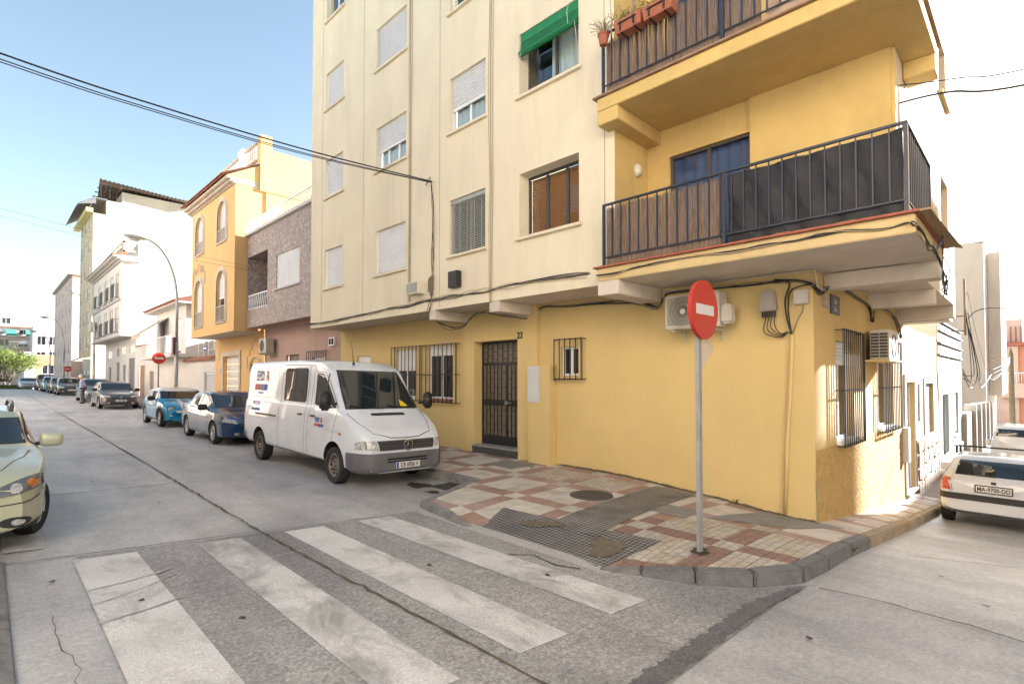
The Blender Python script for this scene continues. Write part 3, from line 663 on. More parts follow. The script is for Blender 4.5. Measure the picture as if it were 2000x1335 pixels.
# ---- balconies
rail_m = mat('dark_blue_railing', (.025, .034, .055), .42, .25, 25); reed_m = mat('weathered_reed', (.215, .155, .12), .9, .6, 9, .5, 60, stretch=(1, 14, .5), dirt=((.32, .25, .19), .75, 6, (1, 9, .35)))
cloth_m = mat('black_shade_cloth', (.010, .011, .015), .6, .2, 3, .3, 40)
bar_v = MB(); bar_v.box(-.008, .008, -.008, .008, 0, 1); 
def balcony(zf, zt):
    s_ = MB(); s_.box(-1.35, -.001, -1.36, 2.78, zf - .24, zf - .03); s_.box(.001, .88, -1.36, -1.003, zf - .24, zf - .03)
    sl_ = s_.build('balcony', ochre_w if zf > 5 else mat('yellow_fascia', (.58, .45, .23), .88, .07, 1, .2, 40, dirt=((.40, .30, .17), .5, 1.2, STREAK)), B, bev=.01)
    u_ = MB(); mm = ochre_w if zf > 5 else soffit_w
    u_.poly([(.001, -1.355, zf - .2415), (.875, -1.355, zf - .2415), (.875, -1.004, zf - .2415), (.001, -1.004, zf - .2415)]); u_.poly([(-1.345, -1.355, zf - .2415), (-.002, -1.355, zf - .2415), (-.002, 2.775, zf - .2415), (-1.345, 2.775, zf - .2415)]); u_.build('soffit', mm, sl_, recalc=False)
    for q in ((-1.347, -.003, 2.38, 2.778, zf - .47, zf - .2425), (.52, .86, -1.357, -1.006 if zf > 5 else -.003, zf - .47, zf - .2425)):
        b_ = MB(); b_.box(*q); b_.build('beam', mm, sl_, bev=.01)
    e_ = MB(); e_.box(-1.40, -.004, -1.40, 2.84, zf - .029, zf); e_.box(.002, .9, -1.40, -1.003, zf - .029, zf); e_.build('floor_edge', terra if zf < 5 else mat('brown_edge', (.30, .19, .12), .8, .2, 9), sl_, bev=.004)
    r_ = MB(); zt_ = zt
    r_.box(-1.372, -1.328, -1.31, 2.67, zt_ - .03, zt_); r_.box(-1.36, -1.34, -1.29, 2.65, zf + .12, zf + .14)
    r_.box(-1.33, .36, -1.31, -1.27, zt_ - .03, zt_); r_.box(-1.33, .36, -1.30, -1.28, zf + .12, zf + .14)
    ra = r_.build('railing', rail_m, sl_, bev=.004)
    p0 = None
    for (x, y) in ((-1.35, 2.65), (-1.35, .70), (-1.35, -1.29), (.34, -1.29)):
        p_ = MB(); p_.box(x - .02, x + .02, y - .02, y + .02, zf, zt_ - .031); p_.build('post', rail_m, sl_)
    me = MB(); me.box(-.008, .008, -.008, .008, 0, zt_ - zf - .17); mesh = None
    pts = [(-1.35, 2.65 - .158 * k) for k in range(1, 25) if abs(2.65 - .158 * k - .70) > .05] + [(-1.35 + .13 * k, -1.29) for k in range(1, 13)]
    for (x, y) in pts:
        if mesh is None: o = me.build('baluster', rail_m, sl_); mesh = o.data
        else: o = D.objects.new('baluster', mesh); COL.objects.link(o); attach(o, sl_)
        o.location = (x, y, zf + .14)
    return sl_
b1 = balcony(3.80, 4.79); b2 = balcony(6.58, 7.57)
def reeds(par, y0, y1, z0, z1, x=-1.315, sd=1):
    random.seed(sd); r_ = MB(); y = y0
    while y < y1:
        w_ = random.uniform(.007, .014); dx = random.uniform(-.008, .008); t = random.gauss(0, .018) if random.random() < .85 else random.gauss(0, .05); ln = random.uniform(-.03, .03)
        r_.hexa([(x + dx, y, z0 + ln * .3), (x + dx + .006, y, z0 + ln * .3), (x + dx + .006, y + w_, z0 + ln * .3), (x + dx, y + w_, z0 + ln * .3), (x + dx, y + t * .3, z1 + ln), (x + dx + .006, y + t * .3, z1 + ln), (x + dx + .006, y + w_ + t * .3, z1 + ln), (x + dx, y + w_ + t * .3, z1 + ln)])
        y += w_ * .8
    r_.build('reed_screen', reed_m, par, recalc=False)
reeds(b1, .74, 2.62, 3.82, 4.72, sd=2); reeds(b2, .2, 2.6, 6.6, 7.42, sd=4)
cl = MB(); nu, nz = 60, 14; vs = []; random.seed(9)
for i in range(nu + 1):
    for j in range(nz + 1):
        u = i / nu; v = j / nz; y = .66 - 1.92 * u; z = 3.83 + .90 * v + .006 * sin(u * 20) * v
        vs.append((-1.316 + .009 * sin(u * 31 + v * 5) + .008 * sin(u * 13 - v * 9) + .007 * sin(u * 57 + v * 23), y, z - (.04 * (1 - v) * sin(u * 9) ** 2)))
cl.add(vs, [(i * (nz + 1) + j, (i + 1) * (nz + 1) + j, (i + 1) * (nz + 1) + j + 1, i * (nz + 1) + j + 1) for i in range(nu) for j in range(nz)])
cl.build('shade_cloth', cloth_m, b1, smooth=2, recalc=False)
pb = MB(); vs = []
for i in range(31): y = .15 - 1.4 * i / 30; vs += [(-1.318 + .01 * sin(i), y, 6.62), (-1.318 + .01 * sin(i + 1), y, 7.4 + .03 * sin(i * 1.7))]
pb.add(vs, [(2 * i, 2 * i + 2, 2 * i + 3, 2 * i + 1) for i in range(30)]); pb.build('paper_screen', mat('faded_paper_screen', (.36, .26, .20), .9, .3, 3, dirt=((.5, .40, .2), .8, 2)), b2, recalc=False)
tl = MB(); tl.poly([(-1.37, -1.395, 3.80), (.9, -1.395, 3.80), (.9, -1.58, 3.74), (-1.37, -1.50, 3.76)]); tl.box(-1.37, .9, -1.50, -1.38, 3.775, 3.80); tl.build('drip_edge', mat('weathered_board', (.33, .22, .12), .85, .3, 9, stretch=(1, 9, 1)), b1)
# ---- ground floor windows and grilles
def grille(F, u0, u1, z0, z1, d, n, mid=True, parent=B):
    g = MB()
    for z in ([z0, z1] + ([(z0 * .52 + z1 * .48)] if mid else [])):
        F.box(g, u0 - .02, u1 + .02, -d - .008, -d + .008, z - .012, z + .012)
        for u in (u0 - .02, u1 + .005): F.box(g, u, u + .015, -d + .008, .01, z - .008, z + .008)
    for u in (u0 - .02, u1 + .012): F.box(g, u, u + .008, -d - .004, -d + .004, z0 + .012, z1 - .012)
    go = g.build('window_grille', dark_metal, parent); me = None
    for k in range(n):
        u = u0 + (u1 - u0) * k / (n - 1)
        if me is None: q = MB(); q.box(-.008, .008, -.008, .008, 0, z1 - z0 + .04); o = q.build('bar', dark_metal, go); me = o.data
        else: o = D.objects.new('bar', me); COL.objects.link(o); attach(o, go)
        p = F.p(u, -d - .017 if d > 0 else 0, z0 - .02); o.location = p
    return go
w = window(Fg, B, *gh[0][:4], .06, shut=.42, pane_m=dark_glass, sill=0, sillm=white_frame)
w = window(Fg, B, *gh[1][:4], .06, shut=.16, sill=0, sillm=mat('brick_sill', (.30, .12, .07), .8, .2))
w = window(Fg, B, *gh[2][:4], .08, sill=0, sillm=yellow_w)
w = window(Fg, B, *gh[3][:4], .08, shut=.5)
grille(Fg, 9.44, 10.84, 1.40, 2.86, .12, 9); grille(Fg, 7.92, 9.34, 1.38, 2.86, .12, 9); grille(Fg, 4.05, 4.74, 1.98, 2.78, .12, 6, False)
w = window(Fs, B, *sh2[0][:4], .10, shut=.22, sill=0, sillm=white_frame); w = window(Fs, B, *sh2[1][:4], .12, shut=0, sill=.0, sillm=white_frame)
grille(Fs, 1.12, 2.45, .93, 2.76, .11, 11); grille(Fs, 4.25, 5.95, .93, 2.76, .11, 11)
# ---- street door
iron = mat('black_door_iron', (.02, .02, .023), .4, .3, 20); frost = mat('frosted_brown_glass', (.16, .135, .10), .35, .1, 2, .2, 30)
Fd = Fac('-x', .15); d_ = MB(); u0, u1, z0, z1 = 5.82, 7.27, .44, 2.86; um = 6.42
for q in ((u0, u0 + .05, z0, z1), (u1 - .05, u1, z0, z1), (u0 + .05, u1 - .05, z1 - .05, z1), (u0 + .05, u1 - .05, 2.30, 2.37), (u0 + .05, u1 - .05, z0, z0 + .04), (um - .035, um + .035, z0 + .04, 2.30), (u0 + .05, um - .035, 1.36, 1.50), (um + .035, u1 - .05, 1.36, 1.50)):
    Fd.box(d_, q[0], q[1], 0, .04, q[2], q[3])
door = d_.build('door', iron, B, bev=.004)
for a, b in ((u0 + .05, um - .035), (um + .035, u1 - .05)):
    p = MB(); Fd.box(p, a, b, .01, .03, z0 + .04, .66); Fd.box(p, a + .04, b - .04, .0, .01, z0 + .07, .63); p.build('kick_panel', iron, door)
g_ = MB(); Fd.box(g_, u0 + .05, u1 - .05, .025, .035, .66, 2.81); g_.build('door_glass', frost, door)
def lattice(a, b, za, zb, n, ph):
    l = MB(); w = (b - a) / n; rnd = random.Random(ph); out = []
    for i in range(1, n): Fd.box(l, a + i * w - .008, a + i * w + .008, -.01, .008, za, zb)
    for i in range(n):
        zz = za + (.18 if i % 2 else .36) * (zb - za)
        while zz < zb - .06: Fd.box(l, a + i * w + .009, a + (i + 1) * w - .009, -.008, .008, zz - .008, zz + .008); zz += .34 if zb - za > .6 else .17
    l.build('door_lattice', iron, door)
lattice(u0 + .05, um - .035, .66, 1.36, 4, 1); lattice(um + .035, u1 - .05, .66, 1.36, 6, 2); lattice(u0 + .05, um - .035, 1.5, 2.3, 4, 3); lattice(um + .035, u1 - .05, 1.5, 2.3, 6, 4); lattice(u0 + .05, u1 - .05, 2.37, 2.81, 8, 5)
h_ = MB(); Fd.box(h_, um - .02, um + .02, -.03, 0, 1.38, 1.48); Fd.box(h_, um - .20, um + .01, -.05, -.03, 1.42, 1.445); h_.build('handle', mat('steel_handle', (.5, .5, .5), .3, .05, metal=1), door)
st = MB(); st.box(-.16, .19, 5.80, 7.30, .405, .44); stp = st.build('doorstep', mat('grey_marble', (.30, .30, .29), .4, .25, 5, dirt=((.14, .14, .15), .5, 3)), B, bev=.006)
st = MB(); st.box(-.135, .19, 5.81, 7.29, .15, .404); st.build('step_riser', mat('speckled_terrazzo', (.06, .06, .062), .6, .3, 14, speck=.5), B)
text('23', (-.108, 5.74, 2.93), -pi / 2, .20, dark_metal, B, .85, 'house_number', True, .006)
# plaques
def plaque(u0, u1, z0, z1, m, label, cat, lines=None):
    o = MB(); Fs.box(o, u0, u1, -.022, -.001, z0, z1); o = o.build('street_plaque', m, None, bev=.003); tag(o, label, cat)
    if lines:
        for k, (s_, zz, sz) in enumerate(lines): text(s_, ((u0 + u1) / 2 - .02, -.026, zz), 0, sz, mat('plaque_white', (.55, .53, .52), .6), o, .75)
    return o
plaque(.84, 1.34, 3.0, 3.30, mat('slate_plaque', (.055, .065, .085), .4, .3, 8), 'dark slate street name plaque with pale lettering on the yellow side wall', 'street sign', [('Calle', 3.20, .12), ('Zura', 3.08, .12)])
plaque(.42, .72, 3.06, 3.24, mat('old_tile_plaque', (.38, .31, .24), .6, .4, 14), 'small weathered tile plaque on the side wall beside the slate street sign', 'plaque')
# ================================================================ neighbours along both streets
FX0 = Fac('-x', 0.0)
roof_tile = mat('terracotta_roof_tile', (.30, .115, .065), .8, .3, 14, dirt=((.42, .28, .2), .6, 5))
white_w = mat('white_rendered_wall', (.56, .545, .52), .9, .05, .7, .15, 40, dirt=((.50, .47, .43), .4, .7, STREAK))
def block(name, F, u0, u1, z0, z1, depth, m, holes, label, cat='house', shut=1, par=None, frame=white_frame, sill=.05, sillm=None, hd=.14, nd=2, group=None, shm=None):
    r = par or empty(name, F.p((u0 + u1) / 2, depth / 2, max(z0, -1)), label, cat, group)
    mb = MB(); F.wall(mb, u0, u1, z0, z1, holes, hd); F.back(mb, u0, u1, z0, z1, depth); mb.build('wall', m, r)
    for k, h in enumerate(holes):
        if h[0] == h[1]: continue
        window(F, r, h[0], h[1], h[2], h[3], hd * .6, shut=(shut[k % len(shut)] if isinstance(shut, (list, tuple)) else shut), frame=frame, sill=sill, sillm=sillm or white_frame, nd=nd, slat=.09, shm=shm)
    return r
def zigzag(F, par, u0, u1, z0, z1, d, pitch=.3, m=white_frame):
    mb = MB(); F.box(mb, u0, u1, d - .02, d + .02, z1 - .04, z1); F.box(mb, u0, u1, d - .02, d + .02, z0, z0 + .03)
    n = max(1, int((u1 - u0) / pitch)); w = (u1 - u0) / n; out = mb.build('railing', m, par); 
    b = MB()
    for i in range(n):
        a = u0 + i * w
        for s0, s1 in ((0, .5), (.5, 1)):
            p0, p1 = (z0 + .03, z1 - .04) if s0 == 0 else (z1 - .04, z0 + .03)
            b.tube([F.p(a + s0 * w, d, p0), F.p(a + s1 * w, d, p1)], .012, 4)
    o = b.build('railing_bars', m, out, recalc=False); o['kind'] = 'stuff'
def tiles_row(par, F, u0, u1, d0, z0, d1, z1, pitch=.22, m=None, name='roof_tile'):
    """half round tiles running from (d0,z0) at the eave to (d1,z1)"""
    n = max(1, int((u1 - u0) / pitch)); me = None; w = (u1 - u0) / n; M_ = MB(); M_.poly([F.p(u0, d0, z0), F.p(u1, d0, z0), F.p(u1, d1, z1), F.p(u0, d1, z1)]); M_.poly([F.p(u0, d0, z0 - .04), F.p(u1, d0, z0 - .04), F.p(u1, d0, z0), F.p(u0, d0, z0)])
    base = M_.build('roof', m or roof_tile, par)
    for i in range(n):
        if me is None:
            b = MB(); vs = []
            for (d, z) in ((d0 - .05, z0 + .01), (d1, z1 + .01)):
                for k in range(7):
                    a = pi * k / 6
                    q = F.p(cos(a) * w * .36, d, z + sin(a) * w * .36); vs.append(q)
            o_ = F.p(0, 0, 0); b.add(vs, [(k, k + 1, 8 + k, 7 + k) for k in range(6)] + [tuple(range(7))]); o = b.build(name, m or roof_tile, base, smooth=1, recalc=False); me = o.data
        else: o = D.objects.new(name, me); COL.objects.link(o); attach(o, base)
        u = u0 + (i + .5) * w; o.location = (0, u, 0) if F.k in ('-x', '+x') else (u, 0, 0)
    return base
# ---- house clad in crazy stone mosaic
def mosaic(name):
    m = D.materials.new(name); t, b = nodes(m); N = t.nodes; L = t.links; b.inputs['Roughness'].default_value = .6
    tc = N.new('ShaderNodeTexCoord'); v = N.new('ShaderNodeTexVoronoi'); v.inputs['Scale'].default_value = 13; L.new(tc.outputs['Object'], v.inputs['Vector'])
    rp = N.new('ShaderNodeValToRGB'); e = rp.color_ramp.elements; e[0].position = 0; e[0].color = (.21, .17, .175, 1); e[1].position = .62; e[1].color = (.30, .25, .24, 1)
    a = e.new(.72); a.color = (.34, .26, .21, 1); a = e.new(.8); a.color = (.42, .36, .30, 1)
    sx = N.new('ShaderNodeSeparateColor'); L.new(v.outputs['Color'], sx.inputs[0]); L.new(sx.outputs[0], rp.inputs[0])
    v2 = N.new('ShaderNodeTexVoronoi'); v2.feature = 'DISTANCE_TO_EDGE'; v2.inputs['Scale'].default_value = 13; L.new(tc.outputs['Object'], v2.inputs['Vector'])
    r = N.new('ShaderNodeMapRange'); r.inputs[2].default_value = .06; L.new(v2.outputs[0], r.inputs[0])
    mx = N.new('ShaderNodeMix'); mx.data_type = 'RGBA'; L.new(r.outputs[0], mx.inputs[0]); mx.inputs[6].default_value = (.30, .25, .23, 1); L.new(rp.outputs[0], mx.inputs[7])
    L.new(mx.outputs[2], b.inputs['Base Color']); bp = N.new('ShaderNodeBump'); bp.inputs['Strength'].default_value = .5; bp.inputs['Distance'].default_value = .01; L.new(r.outputs[0], bp.inputs['Height']); L.new(bp.outputs[0], b.inputs['Normal']); MATS[name] = m; return m
mauve = mat('mauve_plaster', (.45, .31, .265), .9, .06, 1, .2, 40, dirt=((.30, .2, .16), .4, .8, STREAK))
M_ = empty('mosaic_house', (4, 17.5, 0), 'grey mauve stone mosaic fronted house between the tall cream block and the orange house', 'house')
Fm = Fac('-x', -.73)
mo = MB(); Fm.wall(mo, 14.14, 20.84, 4.06, 7.80, [(18.62, 20.78, 4.78, 6.95, 1.3), (15.72, 17.75, 5.30, 6.55, .12)])
mo.poly([(-.73, 20.84, 4.06), (0, 20.84, 4.06), (0, 20.84, 7.8), (-.73, 20.84, 7.8)]); mo.build('mosaic_wall', mosaic('stone_mosaic'), M_)
mo = MB(); Fg2 = Fac('-x', .005); Fg2.wall(mo, 14.13, 20.86, -.3, 4.06, [(15.2, 16.3, 1.3, 2.75, .15), (17.4, 18.6, .2, 2.9, .2)]); mo.poly([(-.729, 14.14, 4.06), (.0, 14.14, 4.06), (.0, 20.84, 4.06), (-.729, 20.84, 4.06)])
mo.poly([(.57, 18.62, 4.78), (.57, 20.78, 4.78), (.57, 20.78, 6.95), (.57, 18.62, 6.95)]); mo.poly([(1, 14.14, 7.8), (9, 14.14, 7.8), (9, 20.84, 7.8), (1, 20.84, 7.8)]); mo.build('wall', mauve, M_)
mo = MB(); mo.box(-.86, 9, 14.14, 20.84, 7.81, 7.93); mo.build('roof_slab', white_w, M_, bev=.01)
w = window(Fm, M_, 15.72, 17.75, 5.30, 6.55, .06, shut=1, sill=.1, sillm=white_w); window(Fg2, M_, 15.2, 16.3, 1.3, 2.75, .1, shut=.3); grille(Fg2, 15.0, 16.5, 1.2, 2.95, .1, 10, parent=M_)
mo = MB(); Fg2.box(mo, 17.42, 18.58, .12, .16, .2, 2.9); mo.build('door', mat('brown_door', (.09, .045, .03), .5, .2), M_)
zigzag(Fm, M_, 18.66, 20.74, 4.80, 5.38, .03, .2); zigzag(Fm, M_, 14.2, 20.8, 7.94, 8.38, -.05, .26)
mo = MB(); mo.box(-.08, 0, 14.45, 14.85, 3.1, 3.38); vv = mo.build('vent', white_frame, M_); 
mo = MB(); mo.box(-.09, -.081, 14.50, 14.62, 3.14, 3.34); mo.build('vent_slot', room_dark, vv); mo = MB(); mo.box(-.09, -.081, 14.68, 14.8, 3.14, 3.34); mo.build('vent_slot', room_dark, vv)
# ---- orange house with arched windows
orange = mat('orange_painted_plaster', (.66, .415, .175), .85, .04, .8, .2, 40, dirt=((.53, .30, .11), .35, .7, STREAK))
trim = mat('cream_stone_trim', (.52, .46, .38), .8, .1, 4)
O_ = empty('orange_house', (5, 24, 0), 'three storey orange house with arched windows and a tiled cornice above the blue saloon', 'house')
Fo = Fac('-x', -1.2)
ar = [(22.0, 23.15, 7.85, 9.62), (25.3, 26.5, 7.85, 9.62), (22.0, 23.15, 4.40, 6.62), (25.3, 26.5, 4.40, 6.62)]
mb = MB(); Fo.wall(mb, 20.9, 27.15, 3.93, 9.96, ar, .2); mb.poly([(-1.2, 20.9, 3.93), (0, 20.9, 3.93), (0, 20.9, 9.96), (-1.2, 20.9, 9.96)]); mb.poly([(-1.2, 27.15, 3.93), (0, 27.15, 3.93), (0, 27.15, 9.96), (-1.2, 27.15, 9.96)])
for k, (a, b_, c, e) in enumerate(ar):   # arch spandrels
    uc = (a + b_) / 2; r = (b_ - a) / 2; n = 10
    for s_ in (-1, 1):
        ed = [(uc + s_ * r * cos(t), e - r + r * sin(t)) for t in [pi / 2 * i / n for i in range(n + 1)]]; co = (uc + s_ * r, e)
        for i in range(n):
            mb.poly([Fo.p(*[co[0]], 0, co[1]), Fo.p(ed[i][0], 0, ed[i][1]), Fo.p(ed[i + 1][0], 0, ed[i + 1][1])])
            mb.poly([Fo.p(ed[i][0], 0, ed[i][1]), Fo.p(ed[i + 1][0], 0, ed[i + 1][1]), Fo.p(ed[i + 1][0], .19, ed[i + 1][1]), Fo.p(ed[i][0], .19, ed[i][1])])
mb.poly([(.0, 20.86, 3.93), (.0, 20.86, 11.75), (9, 20.86, 11.75), (9, 20.86, 3.93)]); mb.box(-.25, .22, 20.83, 21.2, 9.9, 12.3); mb.box(.22, 9, 20.83, 21.05, 9.9, 11.75); mb.poly([(0, 27.4, 0), (9, 27.4, 0), (9, 27.4, 11.6), (0, 27.4, 11.6)]); mb.poly([(.2, 20.9, 11.2), (9, 20.9, 11.2), (9, 27.4, 11.2), (.2, 27.4, 11.2)])
mb.build('wall', orange, O_)
mb = MB(); FX0.wall(mb, 20.88, 27.55, -.2, 3.94, [(23.95, 26.15, .2, 3.05, .35), (21.2, 22.5, .2, 2.6, .2)]); mb.poly([(0, 27.55, -.2), (8, 27.55, -.2), (8, 27.55, 3.94), (0, 27.55, 3.94)]); mb.build('wall', orange, O_)
mb = MB(); mb.poly([(-1.2, 20.9, 3.931), (0, 20.9, 3.931), (0, 27.15, 3.931), (-1.2, 27.15, 3.931)]); mb.build('soffit', soffit_w, O_)
for k, (a, b_, c, e) in enumerate(ar):
    wn = window(Fo, O_, a, b_, c, e, .12, shut=(1, 1, .52, 1)[k], nd=1, sill=.08, sillm=trim)
    uc = (a + b_) / 2; r = (b_ - a) / 2; n = 14; path = [(a, c)] + [(uc - r * cos(pi * i / n), e - r + r * sin(pi * i / n)) for i in range(n + 1)] + [(b_, c)]
    for wd, dp in ((.09, .05), (.19, .025)):
        t = MB(); out = [(p[0] + (wd if p[0] > uc + 1e-3 else -wd if p[0] < uc - 1e-3 else 0) * (1 if p[1] <= e - r + 1e-3 else abs(p[0] - uc) / r), p[1] + (wd * (p[1] - (e - r)) / r if p[1] > e - r else 0)) for p in path]
        for i in range(len(path) - 1):
            A, B_, C_, D_ = path[i], path[i + 1], out[i + 1], out[i]
            t.hexa([Fo.p(*[A[0]], -.001, A[1]), Fo.p(B_[0], -.001, B_[1]), Fo.p(C_[0], -.001, C_[1]), Fo.p(D_[0], -.001, D_[1]), Fo.p(A[0], -dp, A[1]), Fo.p(B_[0], -dp, B_[1]), Fo.p(C_[0], -dp, C_[1]), Fo.p(D_[0], -dp, D_[1])])
        t.build('arch_moulding', trim, wn)
    q = MB(); hh = (e - c) * .30
    Fo.box(q, a, b_, -.03, .0, c + hh, c + hh + .04); Fo.box(q, a, b_, -.03, .0, c + .04, c + .07)
    for i in range(9): u = a + (b_ - a) * (i + .5) / 9; Fo.box(q, u - .02, u + .02, -.02, -.005, c + .07, c + hh)
    q.build('balconet', mat('greige_railing', (.40, .34, .28), .6, .1), wn)
# raised ornaments and cornice
orn = MB(); oc = 25.9
for s_ in (-1, 1):
    P = [(oc + s_ * .95, 6.35), (oc + s_ * .95, 6.95), (oc + s_ * .7, 6.95), (oc + s_ * .7, 7.25), (oc + s_ * .5, 7.25), (oc + s_ * .5, 7.0), (oc + s_ * .2, 7.0), (oc + s_ * .2, 7.3), (oc, 7.45)]
    orn.tube([Fo.p(u, -.015, z) for u, z in P], .022, 4)
orn.build('raised_ornament', trim, O_)
orn = MB(); oc = 21.8
for s_ in (-1, 1):
    P = [(oc + s_ * 1.1, 2.4), (oc + s_ * 1.1, 3.0), (oc + s_ * .75, 3.0), (oc + s_ * .75, 3.25), (oc + s_ * .4, 3.25), (oc + s_ * .4, 3.45), (oc, 3.75)]
    orn.tube([(-.015, u, z) for u, z in P], .022, 4)
for i in range(12): a0 = pi * i / 12; a1 = pi * (i + 1) / 12; orn.tube([(-.02, oc + .72 * cos(a0), 2.3 + .62 * sin(a0)), (-.02, oc + .72 * cos(a1), 2.3 + .62 * sin(a1))], .05, 4)
orn.build('raised_ornament', trim, O_)
cn = MB()
for z0, z1, dx in ((9.962, 10.02, .10), (10.022, 10.12, .22), (10.122, 10.24, .36)): cn.box(-1.2 - dx, .0, 20.9 - .02, 27.15 + .2, z0, z1)
cn.build('cornice', trim, O_, bev=.02)
q = MB(); q.poly([(-1.55, 20.885, 10.24), (-.24, 20.885, 10.24), (-.24, 20.885, 10.98)]); q.build('gable', orange, O_, recalc=False)
tiles_row(O_, FX0, 20.9, 27.35, -1.66, 10.26, -.26, 11.0, .17)
rl = MB(); rl.box(-.35, -.2, 21.25, 27.3, 11.95, 12.05); rl.box(-.35, -.2, 21.25, 27.3, 11.25, 11.33); rlo = rl.build('roof_balustrade', trim, O_)
me = None
for i in range(22):
    if me is None: q = MB(); q.lathe([(.03, 0), (.055, .15), (.05, .25), (.025, .45), (.04, .6)], n=8); o = q.build('baluster', trim, rlo, smooth=1); me = o.data
    else: o = D.objects.new('baluster', me); COL.objects.link(o); attach(o, rlo)
    o.location = (-.275, 21.4 + i * .27, 11.335)
gd = MB(); n = 8
for i in range(n): z = .2 + i * 2.85 / n; gd.box(.18, .21, 23.96, 26.14, z + .008, z + 2.85 / n - .008)
gd.build('garage_door', mat('white_sectional_door', (.58, .57, .55), .5, .04), O_, bev=.006)
gt = MB(); gt.box(-.05, -.001, 23.72, 23.94, .2, 3.28); gt.box(-.05, -.001, 26.16, 26.38, .2, 3.28); gt.box(-.05, -.001, 23.94, 26.16, 3.06, 3.28); gt.build('door_surround', trim, O_, bev=.01)
gt = MB(); gt.box(.15, .19, 21.2, 22.5, .2, 2.6); gt.build('door', MATS['brown_door'], O_)
gt = MB(); gt.box(-.03, -.001, 20.9, 23.7, -.1, .95); gt.box(-.03, -.001, 26.4, 27.5, -.1, .95); gt.build('stone_base', mat('brown_stone_base', (.22, .18, .15), .8, .3, 6, .4, 30), O_)
for (u, z0, z1) in ((27.0, 2.85, 3.4), (26.75, 2.2, 2.5)): q = MB(); FX0.box(q, u - .16, u + .16, -.02, -.001, z0, z1); q.build('wall_plaque', trim, O_)
# ---- low white yard wall with gate, set back white house
Y_ = empty('yard_wall', (0, 30.3, 0), 'low white yard wall with terracotta coping and white gate beyond the orange house', 'wall')
mb = MB(); FX0.wall(mb, 27.57, 33.1, -.2, 2.95, [(27.75, 29.4, .25, 2.3, .25)]); FX0.back(mb, 27.57, 33.1, -.2, 2.95, .26); mb.build('wall', white_w, Y_)
tiles_row(Y_, FX0, 27.57, 33.1, -.14, 2.97, .28, 3.14, .2)
g = MB(); [g.box(.1, .13, 27.78 + i * .135, 27.82 + i * .135, .3, 2.25) for i in range(12)]; g.box(.09, .14, 27.75, 29.4, 2.2, 2.3); g.box(.09, .14, 27.75, 29.4, 1.2, 1.25); g.box(.09, .14, 27.75, 29.4, .28, .34); g.build('gate', white_frame, Y_)
S_ = block('setback_house', Fac('-x', 4.0), 27.6, 33.1, 0, 5.2, 8, white_w, [(29.0, 30.2, 3.6, 4.7)], 'white house set back behind the yard wall with an open terrace stair rail')
rr = MB(); [rr.tube([(.6, 27.9 + i * 1.0, 3.0), (.6, 27.9 + i * 1.0, 4.1)], .02, 4) for i in range(6)]; rr.tube([(.6, 27.9, 4.1), (.6, 32.9, 4.1)], .02, 4); rr.tube([(.6, 27.9, 3.6), (.6, 32.9, 3.6)], .015, 4); rr.tube([(2.5, 30.2, 3.3), (1.2, 32.9, 4.4)], .02, 4); rr.build('terrace_rail', white_frame, S_, recalc=False)
sg = MB(); sg.box(.56, .58, 31.1, 31.9, 3.58, 3.84); so_ = sg.build('street_plaque', mat('blue_enamel', (.03, .045, .30), .35, .05)); tag(so_, 'small blue enamel plaque fixed to the terrace rail above the low white wall', 'plaque')
q = MB(); q.box(.553, .559, 31.2, 31.8, 3.66, 3.76); q.build('lettering_band', white_frame, so_)
# ---- white two storey house with awning and long balcony
A_ = empty('white_house', (4, 37, 0), 'white two storey house with tiled eave and folded awning behind the first street lamp', 'house')
mb = MB(); FX0.wall(mb, 33.12, 43.7, -.2, 3.35, [(41.3, 42.6, .3, 2.5, .15)]); FX0.wall(mb, 33.2, 40.7, 3.35, 6.35, [(38.3, 39.4, 3.5, 5.6, .15), (34.2, 35.3, 3.5, 5.6, .15)]); mb.poly([(0, 33.2, 3.3), (9, 33.2, 3.3), (9, 33.2, 6.35), (0, 33.2, 6.35)]); mb.poly([(0, 40.7, 3.3), (9, 40.7, 3.3), (9, 40.7, 6.35), (0, 40.7, 6.35)]); mb.poly([(0, 33.12, 0), (9, 33.12, 0), (9, 33.12, 3.35), (0, 33.12, 3.35)]); mb.poly([(0, 33.12, 3.35), (9, 33.12, 3.35), (9, 43.7, 3.35), (0, 43.7, 3.35)]); mb.build('wall', white_w, A_)
mb = MB(); mb.box(-.95, -.002, 32.3, 40.4, 3.2, 3.42); sl_ = mb.build('balcony', white_w, A_, bev=.02)
mb = MB(); mb.box(-.94, -.9, 32.35, 40.35, 4.42, 4.46)
for i in range(33): mb.box(-.93, -.91, 32.4 + i * .245, 32.42 + i * .245, 3.42, 4.42)
mb.build('balcony_railing', white_frame, sl_)
window(FX0, A_, 38.3, 39.4, 3.5, 5.6, .1, frame=mat('beige_frame', (.35, .26, .17), .6)); window(FX0, A_, 34.2, 35.3, 3.5, 5.6, .1, shut=.9)
aw = MB(); aw.poly([(-.02, 37.2, 5.9), (-.02, 40.2, 5.9), (-1.5, 40.2, 4.75), (-1.5, 37.2, 4.75)]); aw.poly([(-1.5, 37.2, 4.75), (-1.5, 40.2, 4.75), (-1.5, 40.2, 4.5), (-1.5, 37.2, 4.5)]); aw.build('awning', mat('striped_awning', (.42, .37, .30), .9, .3, 3, stretch=(1, 9, 1)), A_, recalc=False)
mb = MB(); mb.box(-.62, -.0, 32.6, 41.3, 6.35, 6.45); mb.box(0, 9, 32.6, 41.3, 6.36, 6.45); mb.build('eave', white_w, A_); tiles_row(A_, FX0, 32.6, 41.3, -.68, 6.46, 2.5, 7.5, .25)
